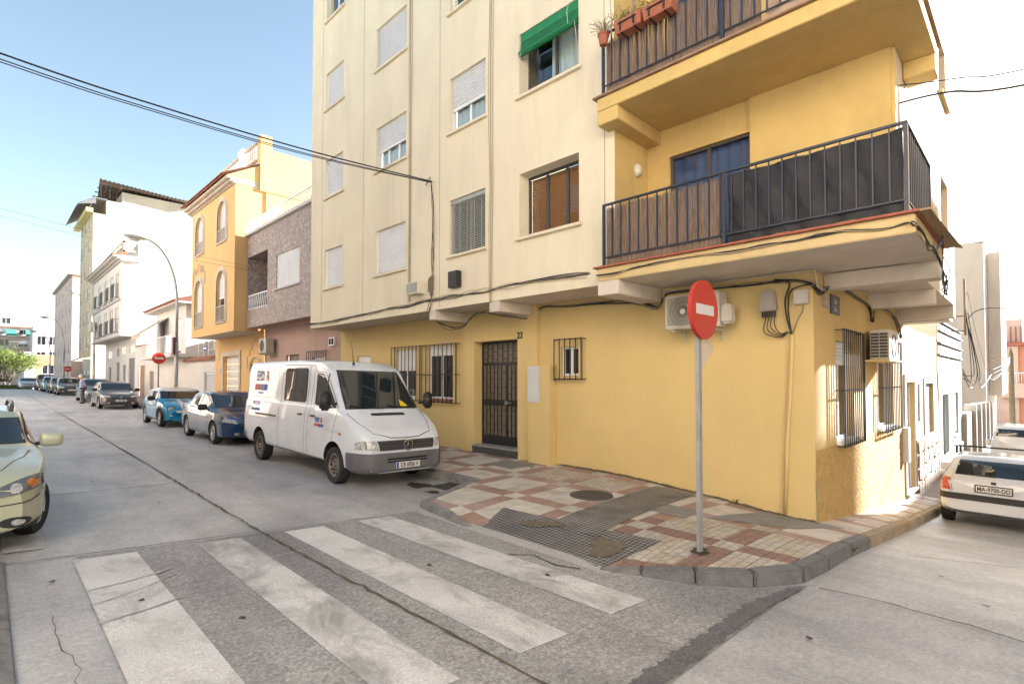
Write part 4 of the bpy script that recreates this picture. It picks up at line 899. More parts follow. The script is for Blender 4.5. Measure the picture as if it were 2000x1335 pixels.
mb = MB(); mb.box(2, 2.5, 34.4, 35.0, 6.9, 8.1); ch = mb.build('chimney', white_w, A_); mb = MB(); [mb.box(1.95, 2.55, 34.35, 35.05, 8.12 + i * .12, 8.16 + i * .12) for i in range(4)]; mb.build('chimney_cap', mat('chimney_brick', (.3, .2, .15), .8), ch)
mb = MB(); mb.box(.08, .12, 41.32, 42.58, .3, 2.48); mb.build('door', mat('tan_garage_door', (.26, .16, .10), .6, .1, 8, stretch=(1, 1, 12)), A_)
mb = MB(); FX0.wall(mb, 43.7, 47.28, -.2, 4.4, [(44.2, 46.3, .3, 3.0, .15)]); mb.poly([(0, 43.7, 0), (5, 43.7, 0), (5, 43.7, 4.4), (0, 43.7, 4.4)]); mb.build('wall', white_w, A_); mb = MB(); mb.box(-.08, .3, 43.7, 47.28, 4.41, 4.5); mb.build('coping', roof_tile, A_); mb = MB(); mb.box(.08, .12, 44.22, 46.28, .3, 2.98); mb.build('door', MATS['tan_garage_door'], A_)
# ---- white building with iron balconets
pale_grey = mat('pale_grey_stone', (.40, .37, .34), .85, .1, 3)
Bw = empty('white_apartment_house', (4, 54, 0), 'white house of three upper floors with iron balconets and deep grey eave', 'apartment building')
Fb1 = Fac('-x', -1.0); hs = []; wins = [(48.6, 49.7), (51.2, 52.3), (54.2, 55.3), (57.6, 58.7)]
for (a, b_) in wins: hs += [(a, b_, 5.65, 7.5, .12), (a, b_, 8.35, 10.2, .12)]
mb = MB(); Fb1.wall(mb, 47.3, 61.8, 5.35, 10.95, hs); mb.poly([(-1, 47.3, 5.35), (0, 47.3, 5.35), (0, 47.3, 10.95), (-1, 47.3, 10.95)]); mb.poly([(0, 47.31, -.5), (12, 47.31, -.5), (12, 47.31, 12.45), (0, 47.31, 12.45)]); mb.poly([(-1, 61.8, 5.35), (0, 61.8, 5.35), (0, 61.8, 10.95), (-1, 61.8, 10.95)]); mb.poly([(0, 47.31, 12.45), (12, 47.31, 12.45), (12, 61.8, 12.45), (0, 61.8, 12.45)]); mb.build('wall', white_w, Bw)
gh_ = [(47.9, 50.3, .4, 3.6, .3), (51.6, 52.8, .5, 3.1, .15), (54.4, 56.0, 1.2, 3.4, .12), (58.6, 60.0, .5, 3.0, .15)]
mb = MB(); FX0.wall(mb, 47.32, 61.9, -.2, 5.35, gh_ + [(48.0, 50.2, 4.0, 4.6, .08), (51.6, 53.2, 4.0, 4.6, .08), (54.6, 55.9, 3.9, 4.6, .08), (58.3, 60, 3.9, 4.5, .08)]); mb.build('wall', white_w, Bw)
mb = MB()
for h in gh_: mb.box(.1, .13, h[0], h[1], h[2], h[3])
mb.box(.06, .08, 54.6, 55.9, 3.9, 4.6); gdm = mb.build('ground_floor_doors', mat('grey_steel_doors', (.15, .15, .17), .6, .1), Bw); gdm['kind'] = 'stuff'
mb = MB()
for (a, b_) in ((48.0, 50.2), (51.6, 53.2), (58.3, 60)):
    for i in range(5): mb.box(.03, .06, a, b_, 4.0 + i * .12, 4.07 + i * .12)
o = mb.build('vent_louvres', pale_grey, Bw); o['kind'] = 'stuff'
for z0, z1, dx in ((5.2, 5.348, .12), (8.0, 8.2, .1)): mb = MB(); mb.box(-1 - dx, -.002 if z0 < 6 else -1.001, 47.2, 61.9, z0, z1); mb.build('string_course', pale_grey, Bw, bev=.03)
mb = MB()
for z0, z1, dx in ((10.96, 11.1, .15), (11.1, 11.22, .35), (11.22, 11.4, .6)): mb.box(-1 - dx, .2, 47.1, 62, z0, z1 - .002)
mb.build('eave', pale_grey, Bw, bev=.02); mb = MB(); mb.poly([(-1.65, 47.1, 11.42), (-1.65, 62, 11.42), (-.7, 62, 11.75), (-.7, 47.1, 11.75)]); mb.poly([(-1.65, 47.1, 11.42), (-.7, 47.1, 11.75), (-.7, 47.1, 11.42)]); mb.build('roof', roof_tile, Bw)
mb = MB(); mb.box(-.95, -.8, 47.35, 55.4, 12.45, 12.55); mb.box(-.95, -.8, 47.35, 55.4, 11.75, 11.85); mb.box(-.95, -.8, 47.35, 55.4, 12.1, 12.18); mb.box(-.95, .6, 47.35, 47.5, 12.45, 12.55); mb.box(-.95, .6, 47.35, 47.5, 11.75, 11.85)
for i in range(8): mb.box(-.92 + i * .2, -.84 + i * .2, 47.38, 47.46, 11.85, 12.45)
for i in range(7): mb.box(-.95, -.8, 47.5 + i * 1.3, 47.62 + i * 1.3, 11.85, 12.45)
mb.build('roof_balustrade', trim, Bw)
bar_iron = mat('weathered_balconet_iron', (.09, .10, .105), .6, .3, 8)
for k, (a, b_) in enumerate(wins):
    for j, z0 in enumerate((5.65, 8.35)):
        wn = window(Fb1, Bw, a, b_, z0, z0 + 1.85, .08, shut=(.6, .3, .8)[(k + j) % 3], frame=mat('cream_frame', (.5, .44, .36), .6))
        t = MB(); Fb1.box(t, a - .16, a - .02, -.04, -.001, z0, z0 + 2.0); Fb1.box(t, b_ + .02, b_ + .16, -.04, -.001, z0, z0 + 2.0); Fb1.box(t, a - .02, b_ + .02, -.04, -.001, z0 + 1.86, z0 + 2.0); t.build('window_surround', trim, wn)
        t = MB(); Fb1.box(t, a - .15, b_ + .15, -.34, -.31, z0 + .95, z0 + 1.0); Fb1.box(t, a - .15, b_ + .15, -.34, -.31, z0 - .1, z0 - .05)
        for i in range(12): u = a - .15 + i * (b_ - a + .3) / 11; Fb1.box(t, u - .012, u + .012, -.335, -.315, z0 - .05, z0 + .95)
        for u in (a - .15, b_ + .13): Fb1.box(t, u, u + .02, -.31, -.0, z0 + .93, z0 + .96); Fb1.box(t, u, u + .02, -.31, 0, z0 - .1, z0 - .05)
        t.build('balconet', bar_iron, wn)
# ---- tall stained block with corrugated canopies
T_ = empty('tall_weathered_block', (4, 67, 0), 'tall cream block with a stained blank flank and corrugated sheet canopies on its roof', 'apartment building')
stained = mat('stained_blank_flank', (.44, .40, .32), .95, .14, .5, .3, 30, dirt=((.27, .25, .20), .85, .35, (1, 1, .5)))
FT = Fac('-x', -1.05); hs = []
for k in range(6):
    z = 4.9 + 2.4 * k
    hs += [(64.6, 66.0, z, z + 1.35, .15), (67.4, 68.8, z, z + 1.35, .15), (70.2, 71.2, z, z + 1.35, .15)]
mb = MB(); FT.wall(mb, 62.82, 72.0, 4.1, 18.2, hs); mb.poly([(-1.05, 72, 4.1), (10, 72, 4.1), (10, 72, 18.2), (-1.05, 72, 18.2)]); mb.build('wall', mat('beige_front_plaster', (.52, .43, .30), .9, .07, 1, .1), T_)
for k, h in enumerate(hs): window(FT, T_, h[0], h[1], h[2], h[3], .1, shut=(.5, .9, .3, .7)[k % 4], sill=.05)
mb = MB(); mb.poly([(-1.05, 62.8, 0), (12, 62.8, 0), (12, 62.8, 18.15), (-1.05, 62.8, 18.15)]); mb.box(-.05, 12, 62.79, 72, 18.151, 19.6); mb.box(1.2, 12, 62.78, 71, 19.601, 20.7); mb.build('blank_flank', stained, T_)
mb = MB(); FX0.wall(mb, 62.82, 72, -.3, 4.1, [(63.4, 65.2, .4, 3.2, .3), (66, 71, .5, 3.2, .3)]); mb.build('wall', mat('orange_shopfront', (.42, .20, .07), .8, .1), T_); mb = MB(); mb.box(.25, .3, 66, 71, .5, 3.2); mb.box(.25, .3, 63.4, 65.2, .4, 3.2); mb.build('shop_glass', dark_glass, T_)
mb = MB(); mb.poly([(-1.1, 63.2, 4.2), (-1.1, 72, 4.2), (-2.6, 72, 3.5), (-2.6, 63.2, 3.5)]); mb.poly([(-2.6, 63.2, 3.5), (-2.6, 72, 3.5), (-2.6, 72, 3.3), (-2.6, 63.2, 3.3)]); mb.build('awning', mat('cream_awning', (.5, .42, .32), .9), T_, recalc=False)
sheet = mat('corrugated_sheet', (.17, .135, .11), .7, .25, 4, stretch=(6, 1, 1)); vs = []; n = 90
for i in range(n + 1): x = -.7 + 9.5 * i / n; vs += [(x, 61.9, 21.3 - .06 * x + .05 * sin(i * 1.9)), (x + 1.0, 72.5, 21.0 + .05 * sin(i * 1.9))]
mb = MB().add(vs, [(2 * i, 2 * i + 2, 2 * i + 3, 2 * i + 1) for i in range(n)]); mb.build('roof_canopy', sheet, T_, recalc=False)
mb = MB(); [mb.box(-.65, 8.5, 62.2 + i * 1.7, 62.28 + i * 1.7, 20.95, 21.05) for i in range(6)]; [mb.box(x, x + .08, 63.5, 63.6, 18.2, 21) for x in (-.4, .3, .8)]; mb.box(1.0, 1.1, 62, 72.4, 20.85, 20.95); mb.build('canopy_frame', mat('rusty_steel', (.14, .09, .06), .8, .2), T_)
mb = MB(); mb.poly([(-2.3, 62.4, 18.7), (-2.3, 73, 18.7), (-.9, 73, 19.7), (-.9, 62.4, 19.7)]); mb.poly([(-2.3, 62.4, 18.66), (-.9, 62.4, 19.0), (-.9, 62.4, 19.7)]); mb.box(-.9, 0, 62.4, 73, 19.5, 19.6); mb.build('eave_sheet', mat('grey_fibre_sheet', (.15, .15, .145), .8, .15), T_, recalc=False)
mb = MB(); mb.box(-1.6, -1.06, 62.82, 73, 18.2, 18.6); mb.build('eave', mat('yellow_eave', (.50, .47, .20), .8), T_)
block('corner_shop', FX0, 72.1, 79.0, -.5, 4.3, 6, mat('pale_shop_front', (.52, .45, .36), .8, .1), [(73, 75.2, .4, 2.9), (76, 78.4, .4, 2.9)], 'low pale shop between the tall stained block and the pink block', 'shop', shut=.2)
# ---- pink block
hs = []
for k in range(5):
    z = 2.6 + 2.45 * k
    hs += [(u, u + 1.1, z, z + 1.3, .12) for u in (81.5, 85.2, 89.5, 94, 98)]
P_ = block('pink_block', Fac('-x', -1.02), 79.2, 101, -1, 14.35, 12, mat('pale_pink_plaster', (.68, .50, .42), .9, .05, 1), hs, 'pale pink five storey block standing proud of the street beyond the second lamp', 'apartment building', shut=[.4, .9, .6])
mb = MB(); mb.box(-1.4, 11, 79.0, 101.2, 14.352, 14.55); mb.build('roof_edge', trim, P_)
# ---- blocks closing the street
Fe = Fac('-y', 150); hs = []
for k in range(5):
    z = 1.2 + 2.5 * k
    hs += [(-9 + 2.9 * i, -7.6 + 2.9 * i, z, z + 1.4, .3) for i in range(4)]
E1 = block('peach_block', Fe, -30, 3, -2, 12.6, 14, mat('pale_peach_plaster', (.55, .46, .38), .9, .06, 1), hs, 'peach apartment block with green balcony awnings closing the end of the street', 'apartment building', shut=[.3, 0, .7])
mb = MB(); mb.box(-30.4, 3.4, 149.6, 164, 12.602, 12.85); mb.build('roof_edge', roof_tile, E1)
for x in (-8.0, -5.2, -2.2):
    mb = MB(); mb.poly([(x, 149.9, 12.2), (x + 1.6, 149.9, 12.2), (x + 1.6, 148.6, 11.1), (x, 148.6, 11.1)]); mb.poly([(x, 148.6, 11.1), (x + 1.6, 148.6, 11.1), (x + 1.6, 148.6, 10.8), (x, 148.6, 10.8)]); mb.build('awning', mat('green_awning', (.05, .25, .17), .8), E1, recalc=False)
for k in range(4): mb = MB(); mb.box(-9.5, 2.9, 149.2, 149.99, 3.3 + 2.5 * k, 3.42 + 2.5 * k); mb.build('balcony', white_w, E1)
E2 = block('white_rooftop_block', Fac('-y', 172), -34, -1, -2, 19.5, 12, white_w, [(-8.5, -7, 15, 16.4, .2), (-5.5, -4, 15, 16.4, .2), (-11, -10, 17.2, 18.4, .2)], 'white stepped block rising behind the peach block', 'apartment building', shut=0)
block('grey_block', Fac('-y', 138), -1.6, 8, -2, 12.4, 10, mat('pale_grey_plaster', (.48, .46, .44), .9, .06, 1), [(-1.0, .3, 8.6, 10.3, .4), (.8, 2, 8.6, 10.3, .4), (-1, .3, 5.6, 7.2, .4), (.8, 2, 5.6, 7.2, .4)], 'grey block with glazed balconies right of the peach block', 'apartment building', shut=0)
OB = block('orange_pavilion', Fac('-y', 118), -2.2, 9, -2, 6.0, 10, mat('salmon_brick_plaster', (.50, .25, .15), .85, .1, 3), [(-1.3, .2, 2.7, 4.2, .2), (-.9, .3, -.4, 1.9, .2)], 'salmon coloured low building with a yellow door at the end of the street', 'building', shut=0)
mb = MB(); mb.box(-1.0, .4, 117.85, 117.99, -1.4, .9); mb.build('door', mat('yellow_panel', (.5, .28, .04), .6), OB)
mb = MB(); mb.box(-3.6, -2.25, 117, 126, -2, 6.4); ow = mb.build('concrete_wall', mat('pale_concrete', (.40, .39, .36), .9, .1)); tag(ow, 'pale concrete end wall beside the salmon coloured low building', 'wall')
# ---- right hand street
block('yellow_house', Fs, 6.62, 13.08, -2.2, 3.25, 8, side_w, [(7.2, 8.4, -.75, 1.9, .25), (10.15, 11.7, .35, 1.85, .1)], 'yellow house down the side street with a low stone clad base', 'house', shut=[0, .98]) 
YH = [o for o in D.objects if o.name.startswith('yellow_house')][0]
mb = MB(); Fac('-y', -.9).wall(mb, 6.62, 7.2, 3.27, 3.62, []); Fac('-y', -.9).back(mb, 6.62, 7.2, 3.27, 3.62, 4); mb.build('upper_wall', white_w, YH)
flag = mat('flagstone_cladding', (.40, .31, .22), .85, .2, 3)
random.seed(11); gm_ = MB(); gm_.box(8.45, 13.06, -.05, -.001, -2, .42); gm_.build('clad_bed', mat('mortar_red', (.35, .2, .12), .9), YH)
for i in range(11):
    for j in range(6):
        x = 8.5 + i * .41 + random.uniform(0, .05); z = -1.75 + j * .36 + random.uniform(0, .04) 
        pts = [(x + .02 + random.uniform(0, .06), z + random.uniform(0, .05)), (x + .37 - random.uniform(0, .06), z + .01), (x + .38, z + .33 - random.uniform(0, .09)), (x + .2, z + .34), (x + random.uniform(0, .04), z + .30)]
        MB().prism([(a, -.052, c) for a, c in pts], [(a, -.075 - random.uniform(0, .015), c) for a, c in pts]).build('stone', flag, YH, bev=.008, seg=1)
for (u0, u1, z0, z1) in ((7.0, 7.19, -.75, 2.1), (8.41, 8.6, -.75, 2.1), (7.19, 8.41, 1.91, 2.1), (9.98, 10.13, .25, 2.0), (11.72, 11.88, .25, 2.0), (10.13, 11.72, 1.86, 2.0)):
    mb = MB(); Fs.box(mb, u0, u1, -.03, -.001, z0, z1); mb.build('opening_surround', white_w, YH)
mb = MB(); Fs.box(mb, 6.7, 6.98, -.12, -.001, .05, .85); mb.build('meter_box', white_w, YH, bev=.01)
mb = MB(); Fs.box(mb, 9.1, 9.45, -.03, -.001, .9, 1.85); mb.build('blue_tile_plaque', mat('blue_white_tile', (.35, .42, .5), .4, .3, 20), YH)
TH = block('tiled_house', Fs, 13.1, 20.1, -2.6, 2.7, 8, mat('pale_green_tile', (.46, .50, .46), .5, .05, 3, dirt=((.40, .42, .38), .4, 5)), [(14.0, 15.7, -1.2, 1.45, .2), (17.2, 18.7, -.15, 1.45, .12)], 'single storey house faced with pale green tiles beyond the yellow house', 'house', shut=[0, .9])
mb = MB(); Fs.box(mb, 13.1, 20.2, -.0, 8, 2.71, 3.9)
for z in (2.72, 3.1, 3.5, 3.8): Fs.box(mb, 13.1, 20.2, -.05, -.001, z, z + .10)
mb.build('cornice', white_w, TH, bev=.03); mb = MB(); Fs.box(mb, 13.1, 20.1, -.05, -.001, -2, -.55); mb.build('white_base', white_w, TH)
block_m = mat('pale_block_wall', (.47, .42, .35), .9, .1, 2)
for k in range(5):
    x0 = 20.15 + k * 2.9; mb = MB(); zt = .55 - .06 * k
    mb.box(x0, x0 + 2.85, -.15, .1, -3, zt)
    w_ = mb.build('yard_wall', block_m); tag(w_, 'pale rendered yard wall panel %s of the row stepping down the side street' % ('first', 'second', 'third', 'fourth', 'fifth')[k], 'wall', 'wall panels stepping down the side street')
    mb = MB(); mb.box(x0 + 2.5, x0 + 2.86, -.28, .14, -3, zt + .28); mb.build('pier', block_m, w_, bev=.01)
Z_ = block('beige_block', Fac('-x', 34.7), .02, 14, -3, 10.4, 10, mat('beige_cement_render', (.70, .60, .49), .9, .06, .5, .2, 30, dirt=((.50, .44, .36), .6, .5, STREAK)), [], 'tall beige block with a blank cement flank in the side street', 'apartment building')
mb = MB()
for x0, x1, y in ((37.5, 39.2, -.6), (41.0, 44.6, -.6)): mb.box(x0, x1, y, .01, 3.3, 10.1)
mb.box(37.5, 44.6, -.6, .01, .9, 3.2); mb.build('front_bay', MATS['beige_cement_render'], Z_, bev=.02)
mb = MB(); mb.box(39.3, 40.9, -.02, .015, 4.2, 9); mb.build('window', dark_glass, Z_)
# terracotta trimmed house further down
H_ = block('balcony_house', Fac('-x', 60), -.9, 9, -6, 5.0, 12, mat('rose_plaster', (.48, .36, .30), .9, .08, 1), [(.0, .6, 2.4, 4.2, .2)], 'rose coloured house with a white balcony rail far down the side street', 'house', shut=0)
mb = MB(); mb.box(59.2, 72, -1.9, 9, 5.01, 5.35); mb.build('roof_slab', mat('red_roof_edge', (.28, .10, .06), .8), H_)
mb = MB(); mb.box(60.5, 72, -1.6, -.91, -6, 5.0); mb.build('wall', mat('orange_rose_plaster', (.45, .22, .13), .9), H_)
mb = MB(); mb.box(58.9, 72, -2.4, .3, .2, 1.5); mb.build('balcony', MATS['rose_plaster'], H_)
mb = MB(); mb.box(58.9, 58.95, -2.4, .3, 2.45, 2.52); [mb.box(58.9, 58.95, -2.4 + i * .18, -2.37 + i * .18, 1.5, 2.45) for i in range(16)]; [mb.box(59 + i * .3, 59.03 + i * .3, -2.4, -2.37, 1.5, 2.5) for i in range(20)]; mb.build('balcony_railing', white_frame, H_)
mb = MB(); mb.box(61, 66, -1.2, 3, 5.36, 7.6); mb.build('roof_room', MATS['rose_plaster'], H_); mb = MB(); [mb.box(60.9, 60.98, -1.5 + i * .35, -1.42 + i * .35, 5.4, 6.9) for i in range(4)]; mb.build('roof_posts', MATS['red_roof_edge'], H_)
block('far_side_house', Fac('-x', 95), -22, 6, -7, .2, 14, white_w, [(-4, -2.6, -3, -1.6, .2)], 'distant white house closing the side street below the hill', 'house', shut=0)
# distant hill
vs = []; fs = []; n = 40
for i in range(n + 1):
    y = -500 + 620 * i / n; h = 46 + 22 * sin(i * .23 + 1) + 8 * sin(i * .71) + 4 * sin(i * 1.9)
    vs += [(560, y, -20), (640, y, h * .6), (700, y, h), (760, y, -20)]
for i in range(n):
    for j in range(3): fs.append((4 * i + j, 4 * i + 4 + j, 4 * i + 5 + j, 4 * i + 1 + j))
tag(MB().add(vs, fs).build('hill', mat('distant_hill', (.10, .125, .09), .95, .25, .02), smooth=2), kind='structure')
# ---- unseen houses across both streets, sized and coloured to bounce or block sun
def plain(name, F, u0, u1, z1, depth, m, label, h0=1.2):
    hs = []; k = 0
    zz = h0
    while zz + 1.6 < z1:
        u = u0 + 1.0
        while u + 1.4 < u1: hs.append((u, u + 1.2, zz, zz + 1.35, .12)); u += 2.7
        zz += 2.85
    return block(name, F, u0, u1, -3, z1, depth, m, hs, label, 'house', shut=[.5, 1, .2])
FO = Fac('+x', -12.4)  # out of view; row raised and lightened to bounce sun onto the facade
opp = [(-26, -12, 13.5, (.68, .56, .40), 'cream house across the main street behind the photographer'), (-11.9, -1.5, 12.6, (.70, .56, .40), 'unseen pale peach house across the main street, raised to bounce sun'), (-1.4, 8.5, 11.2, (.66, .60, .50), 'white house across the main street from the door'), (8.6, 17, 12.2, (.66, .42, .22), 'unseen orange house across the main street from the van, raised to bounce sun'), (17.1, 30, 13.4, (.68, .58, .46), 'unseen tall cream house across the main street, raised to bounce sun'), (30.1, 46, 10, (.62, .48, .34), 'tan house across the main street'), (46.1, 70, 10.5, (.66, .58, .46), 'long cream terrace across the main street')]
for i, (a, b_, z, c, l) in enumerate(opp): plain('unseen_opposite_house', FO, a, b_, z, 9, mat('opposite_plaster_%d' % i, c, .9, .06, 1), l)
FS_ = Fac('+y', -7.2)  # out of view; houses added to keep sun off the crossing, rooflines stepped
for i, (a, b_, z, c, l) in enumerate([(-1.0, 12, 10.6, (.5, .42, .33), 'unseen house on the far corner of the side street, added to block sun'), (12, 24, 10.9, (.55, .35, .2), 'unseen ochre house across the side street, added to block sun'), (24, 29.2, 13.8, (.6, .57, .52), 'unseen white house across the side street, raised to block sun'), (29.2, 31.3, 11.1, (.6, .5, .4), 'unseen narrow house across the side street, shaped for the sun on the side wall'), (31.3, 50, 9.0, (.5, .4, .3), 'unseen low tan house across the side street, kept low for the sun on the wall')]):
    plain('unseen_shading_house', FS_, a, b_, z, 9, mat('side_plaster_%d' % i, c, .9, .06, 1), l, .3)
# ================================================================ vehicles
def smooth_curve(keys, xs, sig=.035):
    kx = [k[0] for k in keys]; kv = [k[1] for k in keys]; fx = np.linspace(kx[0], kx[-1], 900); fv = np.interp(fx, kx, kv)
    dx = fx[1] - fx[0]; n = int(3 * sig / dx); w = np.exp(-.5 * (np.arange(-n, n + 1) * dx / sig) ** 2); w /= w.sum()
    fv = np.convolve(np.pad(fv, n, mode='edge'), w, 'valid'); return np.interp(xs, fx, fv)
def paintm(name, col, rough=.28, dirt=.0, metal=.0):
    if name in MATS: return MATS[name]
    return mat(name, col, rough, .04, 1.5, coat=.8, metal=metal, dirt=((.20, .17, .13), dirt, 1.4, (1, 1, 1.6)) if dirt else None)
tyre_m = mat('tyre_rubber', (.018, .018, .019), .8, .2, 20, .2, 60); rim_m = mat('alloy_rim', (.42, .42, .43), .35, .08, metal=.7); steel_rim = mat('dusty_steel_rim', (.20, .18, .165), .6, .25, 12, metal=.3)
blackp = mat('black_plastic_trim', (.022, .022, .024), .55, .15, 10); greyp = mat('grey_bumper_plastic', (.115, .115, .125), .6, .15, 6, .15, 80, dirt=((.17, .16, .15), .5, 4))
carglass = glass('car_glass', (.016, .022, .026), .02); lamp_m = mat('headlamp_lens', (.42, .42, .41), .12, .5, 22, .3, 30, coat=1); red_lamp = mat('red_tail_lamp', (.42, .012, .008), .15, .15, 20, coat=1); amber = mat('amber_lens', (.5, .14, .01), .2, .1, coat=1)
chrome = mat('chrome_trim', (.6, .6, .6), .15, .02, metal=1); plate_m = mat('number_plate', (.62, .62, .60), .5, .03); plate_blue = mat('plate_blue_band', (.02, .07, .35), .5, .05)
arch_dark = mat('wheel_arch_lining', (.012, .012, .012), .95)
class Car:
    def __init__(s, name, label, L, zt, zb, w, wr, z0, axles, ra, paint, cat='car', ns=76, group=None, tumble=.5):
        s.root = empty(name, (0, 0, 0), label, cat, group); s.L = L; h = L / 2
        xs = np.unique(np.concatenate([np.linspace(-h, h, ns), [-h + .01, -h + .03, -h + .06, h - .06, h - .03, h - .01]]))
        ZT, ZB, WW, WR, Z0 = [smooth_curve(k, xs, sg) for k, sg in ((zt, .05), (zb, .08), (w, .04), (wr, .08), (z0, .04))]
        s.prof = (xs, ZT, ZB); rings = []
        for i, x in enumerate(xs):
            b, m, ww, r, z = Z0[i], ZB[i], WW[i], min(WR[i], WW[i] * .93), ZT[i]; t = max(z, m + .015); gh = t - m; cr = min(.10, gh * .35) if gh > .15 else gh * .5
            rz = t - cr
            P = [(0, b), (.72 * ww, b), (.93 * ww, b + .035), (.985 * ww, b + .13 * (m - b)), (1.0 * ww, b + .45 * (m - b)), (.992 * ww, b + .75 * (m - b)), (.965 * ww, m - .02 * (m - b) - .01), (.94 * ww, m + .012), (.94 * ww + (r - .94 * ww) * tumble, m + .5 * (rz - m)), (r, rz), (.88 * r, rz + .72 * cr), (.5 * r, t - .08 * cr), (0, t)]
            Q = []
            for k in range(len(P) - 1):
                p0, p1, p2, p3 = P[max(k - 1, 0)], P[k], P[k + 1], P[min(k + 2, len(P) - 1)]
                for u in (0, .5):
                    Q.append(tuple(.5 * (2 * p1[c] + (p2[c] - p0[c]) * u + (2 * p0[c] - 5 * p1[c] + 4 * p2[c] - p3[c]) * u * u + (3 * p1[c] - p0[c] - 3 * p2[c] + p3[c]) * u ** 3) * 1. for c in (0, 1)))
            Q.append(P[-1]); ring = [(x, y, zz) for y, zz in Q] + [(x, -y, zz) for y, zz in Q[-2:0:-1]]; rings.append(ring)
        n = len(rings[0]); vs = [p for r in rings for p in r]; fs = []
        for i in range(len(rings) - 1):
            for k in range(n): fs.append((i * n + k, i * n + (k + 1) % n, (i + 1) * n + (k + 1) % n, (i + 1) * n + k))
        for e, r in ((0, rings[0]), (len(rings) - 1, rings[-1])):
            cz = sum(p[2] for p in r) / n; vs.append((r[0][0] + (.012 if e else -.012), 0, cz)); c = len(vs) - 1
            for k in range(n): fs.append((e * n + k, e * n + (k + 1) % n, c))
        bm = bmesh.new(); bv = [bm.verts.new(v) for v in vs]; [bm.faces.new([bv[i] for i in f]) for f in fs]; bmesh.ops.recalc_face_normals(bm, faces=bm.faces)
        me = D.meshes.new('body'); bm.to_mesh(me); bm.free(); me.materials.append(paint); me.materials.append(arch_dark)
        o = D.objects.new('body', me); COL.objects.link(o); W0 = max(WW)
        cut = MB()
        for ax in axles:
            for sg in (-1, 1): cut.lathe([(ra, -.30), (ra, .35)], (ax, sg * (W0 - .02), ra * .93), 'y', 28, cap=True)
        co = cut.build('cut', arch_dark); md = o.modifiers.new('b', 'BOOLEAN'); md.object = co; md.operation = 'DIFFERENCE'; md.solver = 'EXACT'
        dg = bpy.context.evaluated_depsgraph_get(); nm = D.meshes.new_from_object(o.evaluated_get(dg)); D.objects.remove(o); D.objects.remove(co); nm.name = 'body'
        while len(nm.materials) < 2: nm.materials.append(arch_dark)
        nm.materials[0] = paint; nm.materials[1] = arch_dark
        for p in nm.polygons:
            c = p.center; p.material_index = 0
            for ax in axles:
                if math.hypot(c.x - ax, c.z - ra * .93) < ra * 1.002 and abs(c.y) < W0 - .001 and (abs(abs(c.y) - (W0 - .32)) < .02 or abs(math.hypot(c.x - ax, c.z - ra * .93) - ra) < .012): p.material_index = 1
        nm.polygons.foreach_set('use_smooth', [True] * len(nm.polygons)); nm.set_sharp_from_angle(angle=radians(35))
        s.body = link('body', nm, None, s.root); s.bvh = BVHTree.FromPolygons([v.co for v in nm.vertices], [tuple(p.vertices) for p in nm.polygons]); s.me = nm; s.axles = axles; s.W0 = W0
    def cast(s, pl, a, b, off):
        if pl in ('L', 'R'): sg = 1 if pl == 'L' else -1; o = Vector((a, sg * 5, b)); d = Vector((0, -sg, 0))
        elif pl in ('F', 'B'): sg = 1 if pl == 'F' else -1; o = Vector((sg * 6, a, b)); d = Vector((-sg, 0, 0))
        else: o = Vector((a, b, 6)); d = Vector((0, 0, -1))
        h = s.bvh.ray_cast(o, d)
        if h[0] is None: return None
        n = h[1]; 
        if n.dot(d) > 0: n = -n
        return h[0] + n * off
    def patch(s, name, poly, pl, m, off=.004, step=.07, parent=None, thick=.0):
        tri = geometry.tessellate_polygon([[Vector((p[0], p[1], 0)) for p in poly]]); vs = []; fs = []; idx = {}
        xs = [p[0] for p in poly]; ys = [p[1] for p in poly]
        for t in tri:
            T = [tuple(poly[i]) for i in t]
            for i in range(math.floor(min(xs) / step), math.ceil(max(xs) / step)):
                for j in range(math.floor(min(ys) / step), math.ceil(max(ys) / step)):
                    c = clipc([(i * step, j * step), ((i + 1) * step, j * step), ((i + 1) * step, (j + 1) * step), (i * step, (j + 1) * step)], T)
                    if not c: continue
                    f = []
                    for p in c:
                        k = (round(p[0], 4), round(p[1], 4))
                        if k not in idx:
                            q = s.cast(pl, p[0], p[1], off); idx[k] = -1 if q is None else len(vs)
                            if q is not None: vs.append(q)
                        f.append(idx[k])
                    f = [q for n_, q in enumerate(f) if q >= 0 and q != f[n_ - 1]]
                    if len(set(f)) >= 3: fs.append(tuple(dict.fromkeys(f)))
        mb = MB().add(vs, fs); o = mb.build(name, m, parent or s.body, smooth=2); return o
    def seam(s, name, pts, pl, w=.008, m=None, off=.002, parent=None, step=.06):
        P = []
        for a, b in zip(pts[:-1], pts[1:]):
            n = max(1, int(math.dist(a, b) / step)); P += [(a[0] + (b[0] - a[0]) * i / n, a[1] + (b[1] - a[1]) * i / n) for i in range(n)]
        P.append(pts[-1]); vs = []
        for i, p in enumerate(P):
            t = Vector(P[min(i + 1, len(P) - 1)]) - Vector(P[max(i - 1, 0)]); t.normalize(); nn = Vector((-t.y, t.x)) * w / 2
            a = s.cast(pl, p[0] + nn.x, p[1] + nn.y, off); b = s.cast(pl, p[0] - nn.x, p[1] - nn.y, off)
            if a is None or b is None: continue
            vs += [a, b]
        o = MB().add(vs, [(2 * i, 2 * i + 1, 2 * i + 3, 2 * i + 2) for i in range(len(vs) // 2 - 1)]).build(name, m or blackp, parent or s.body, recalc=False)
        return o
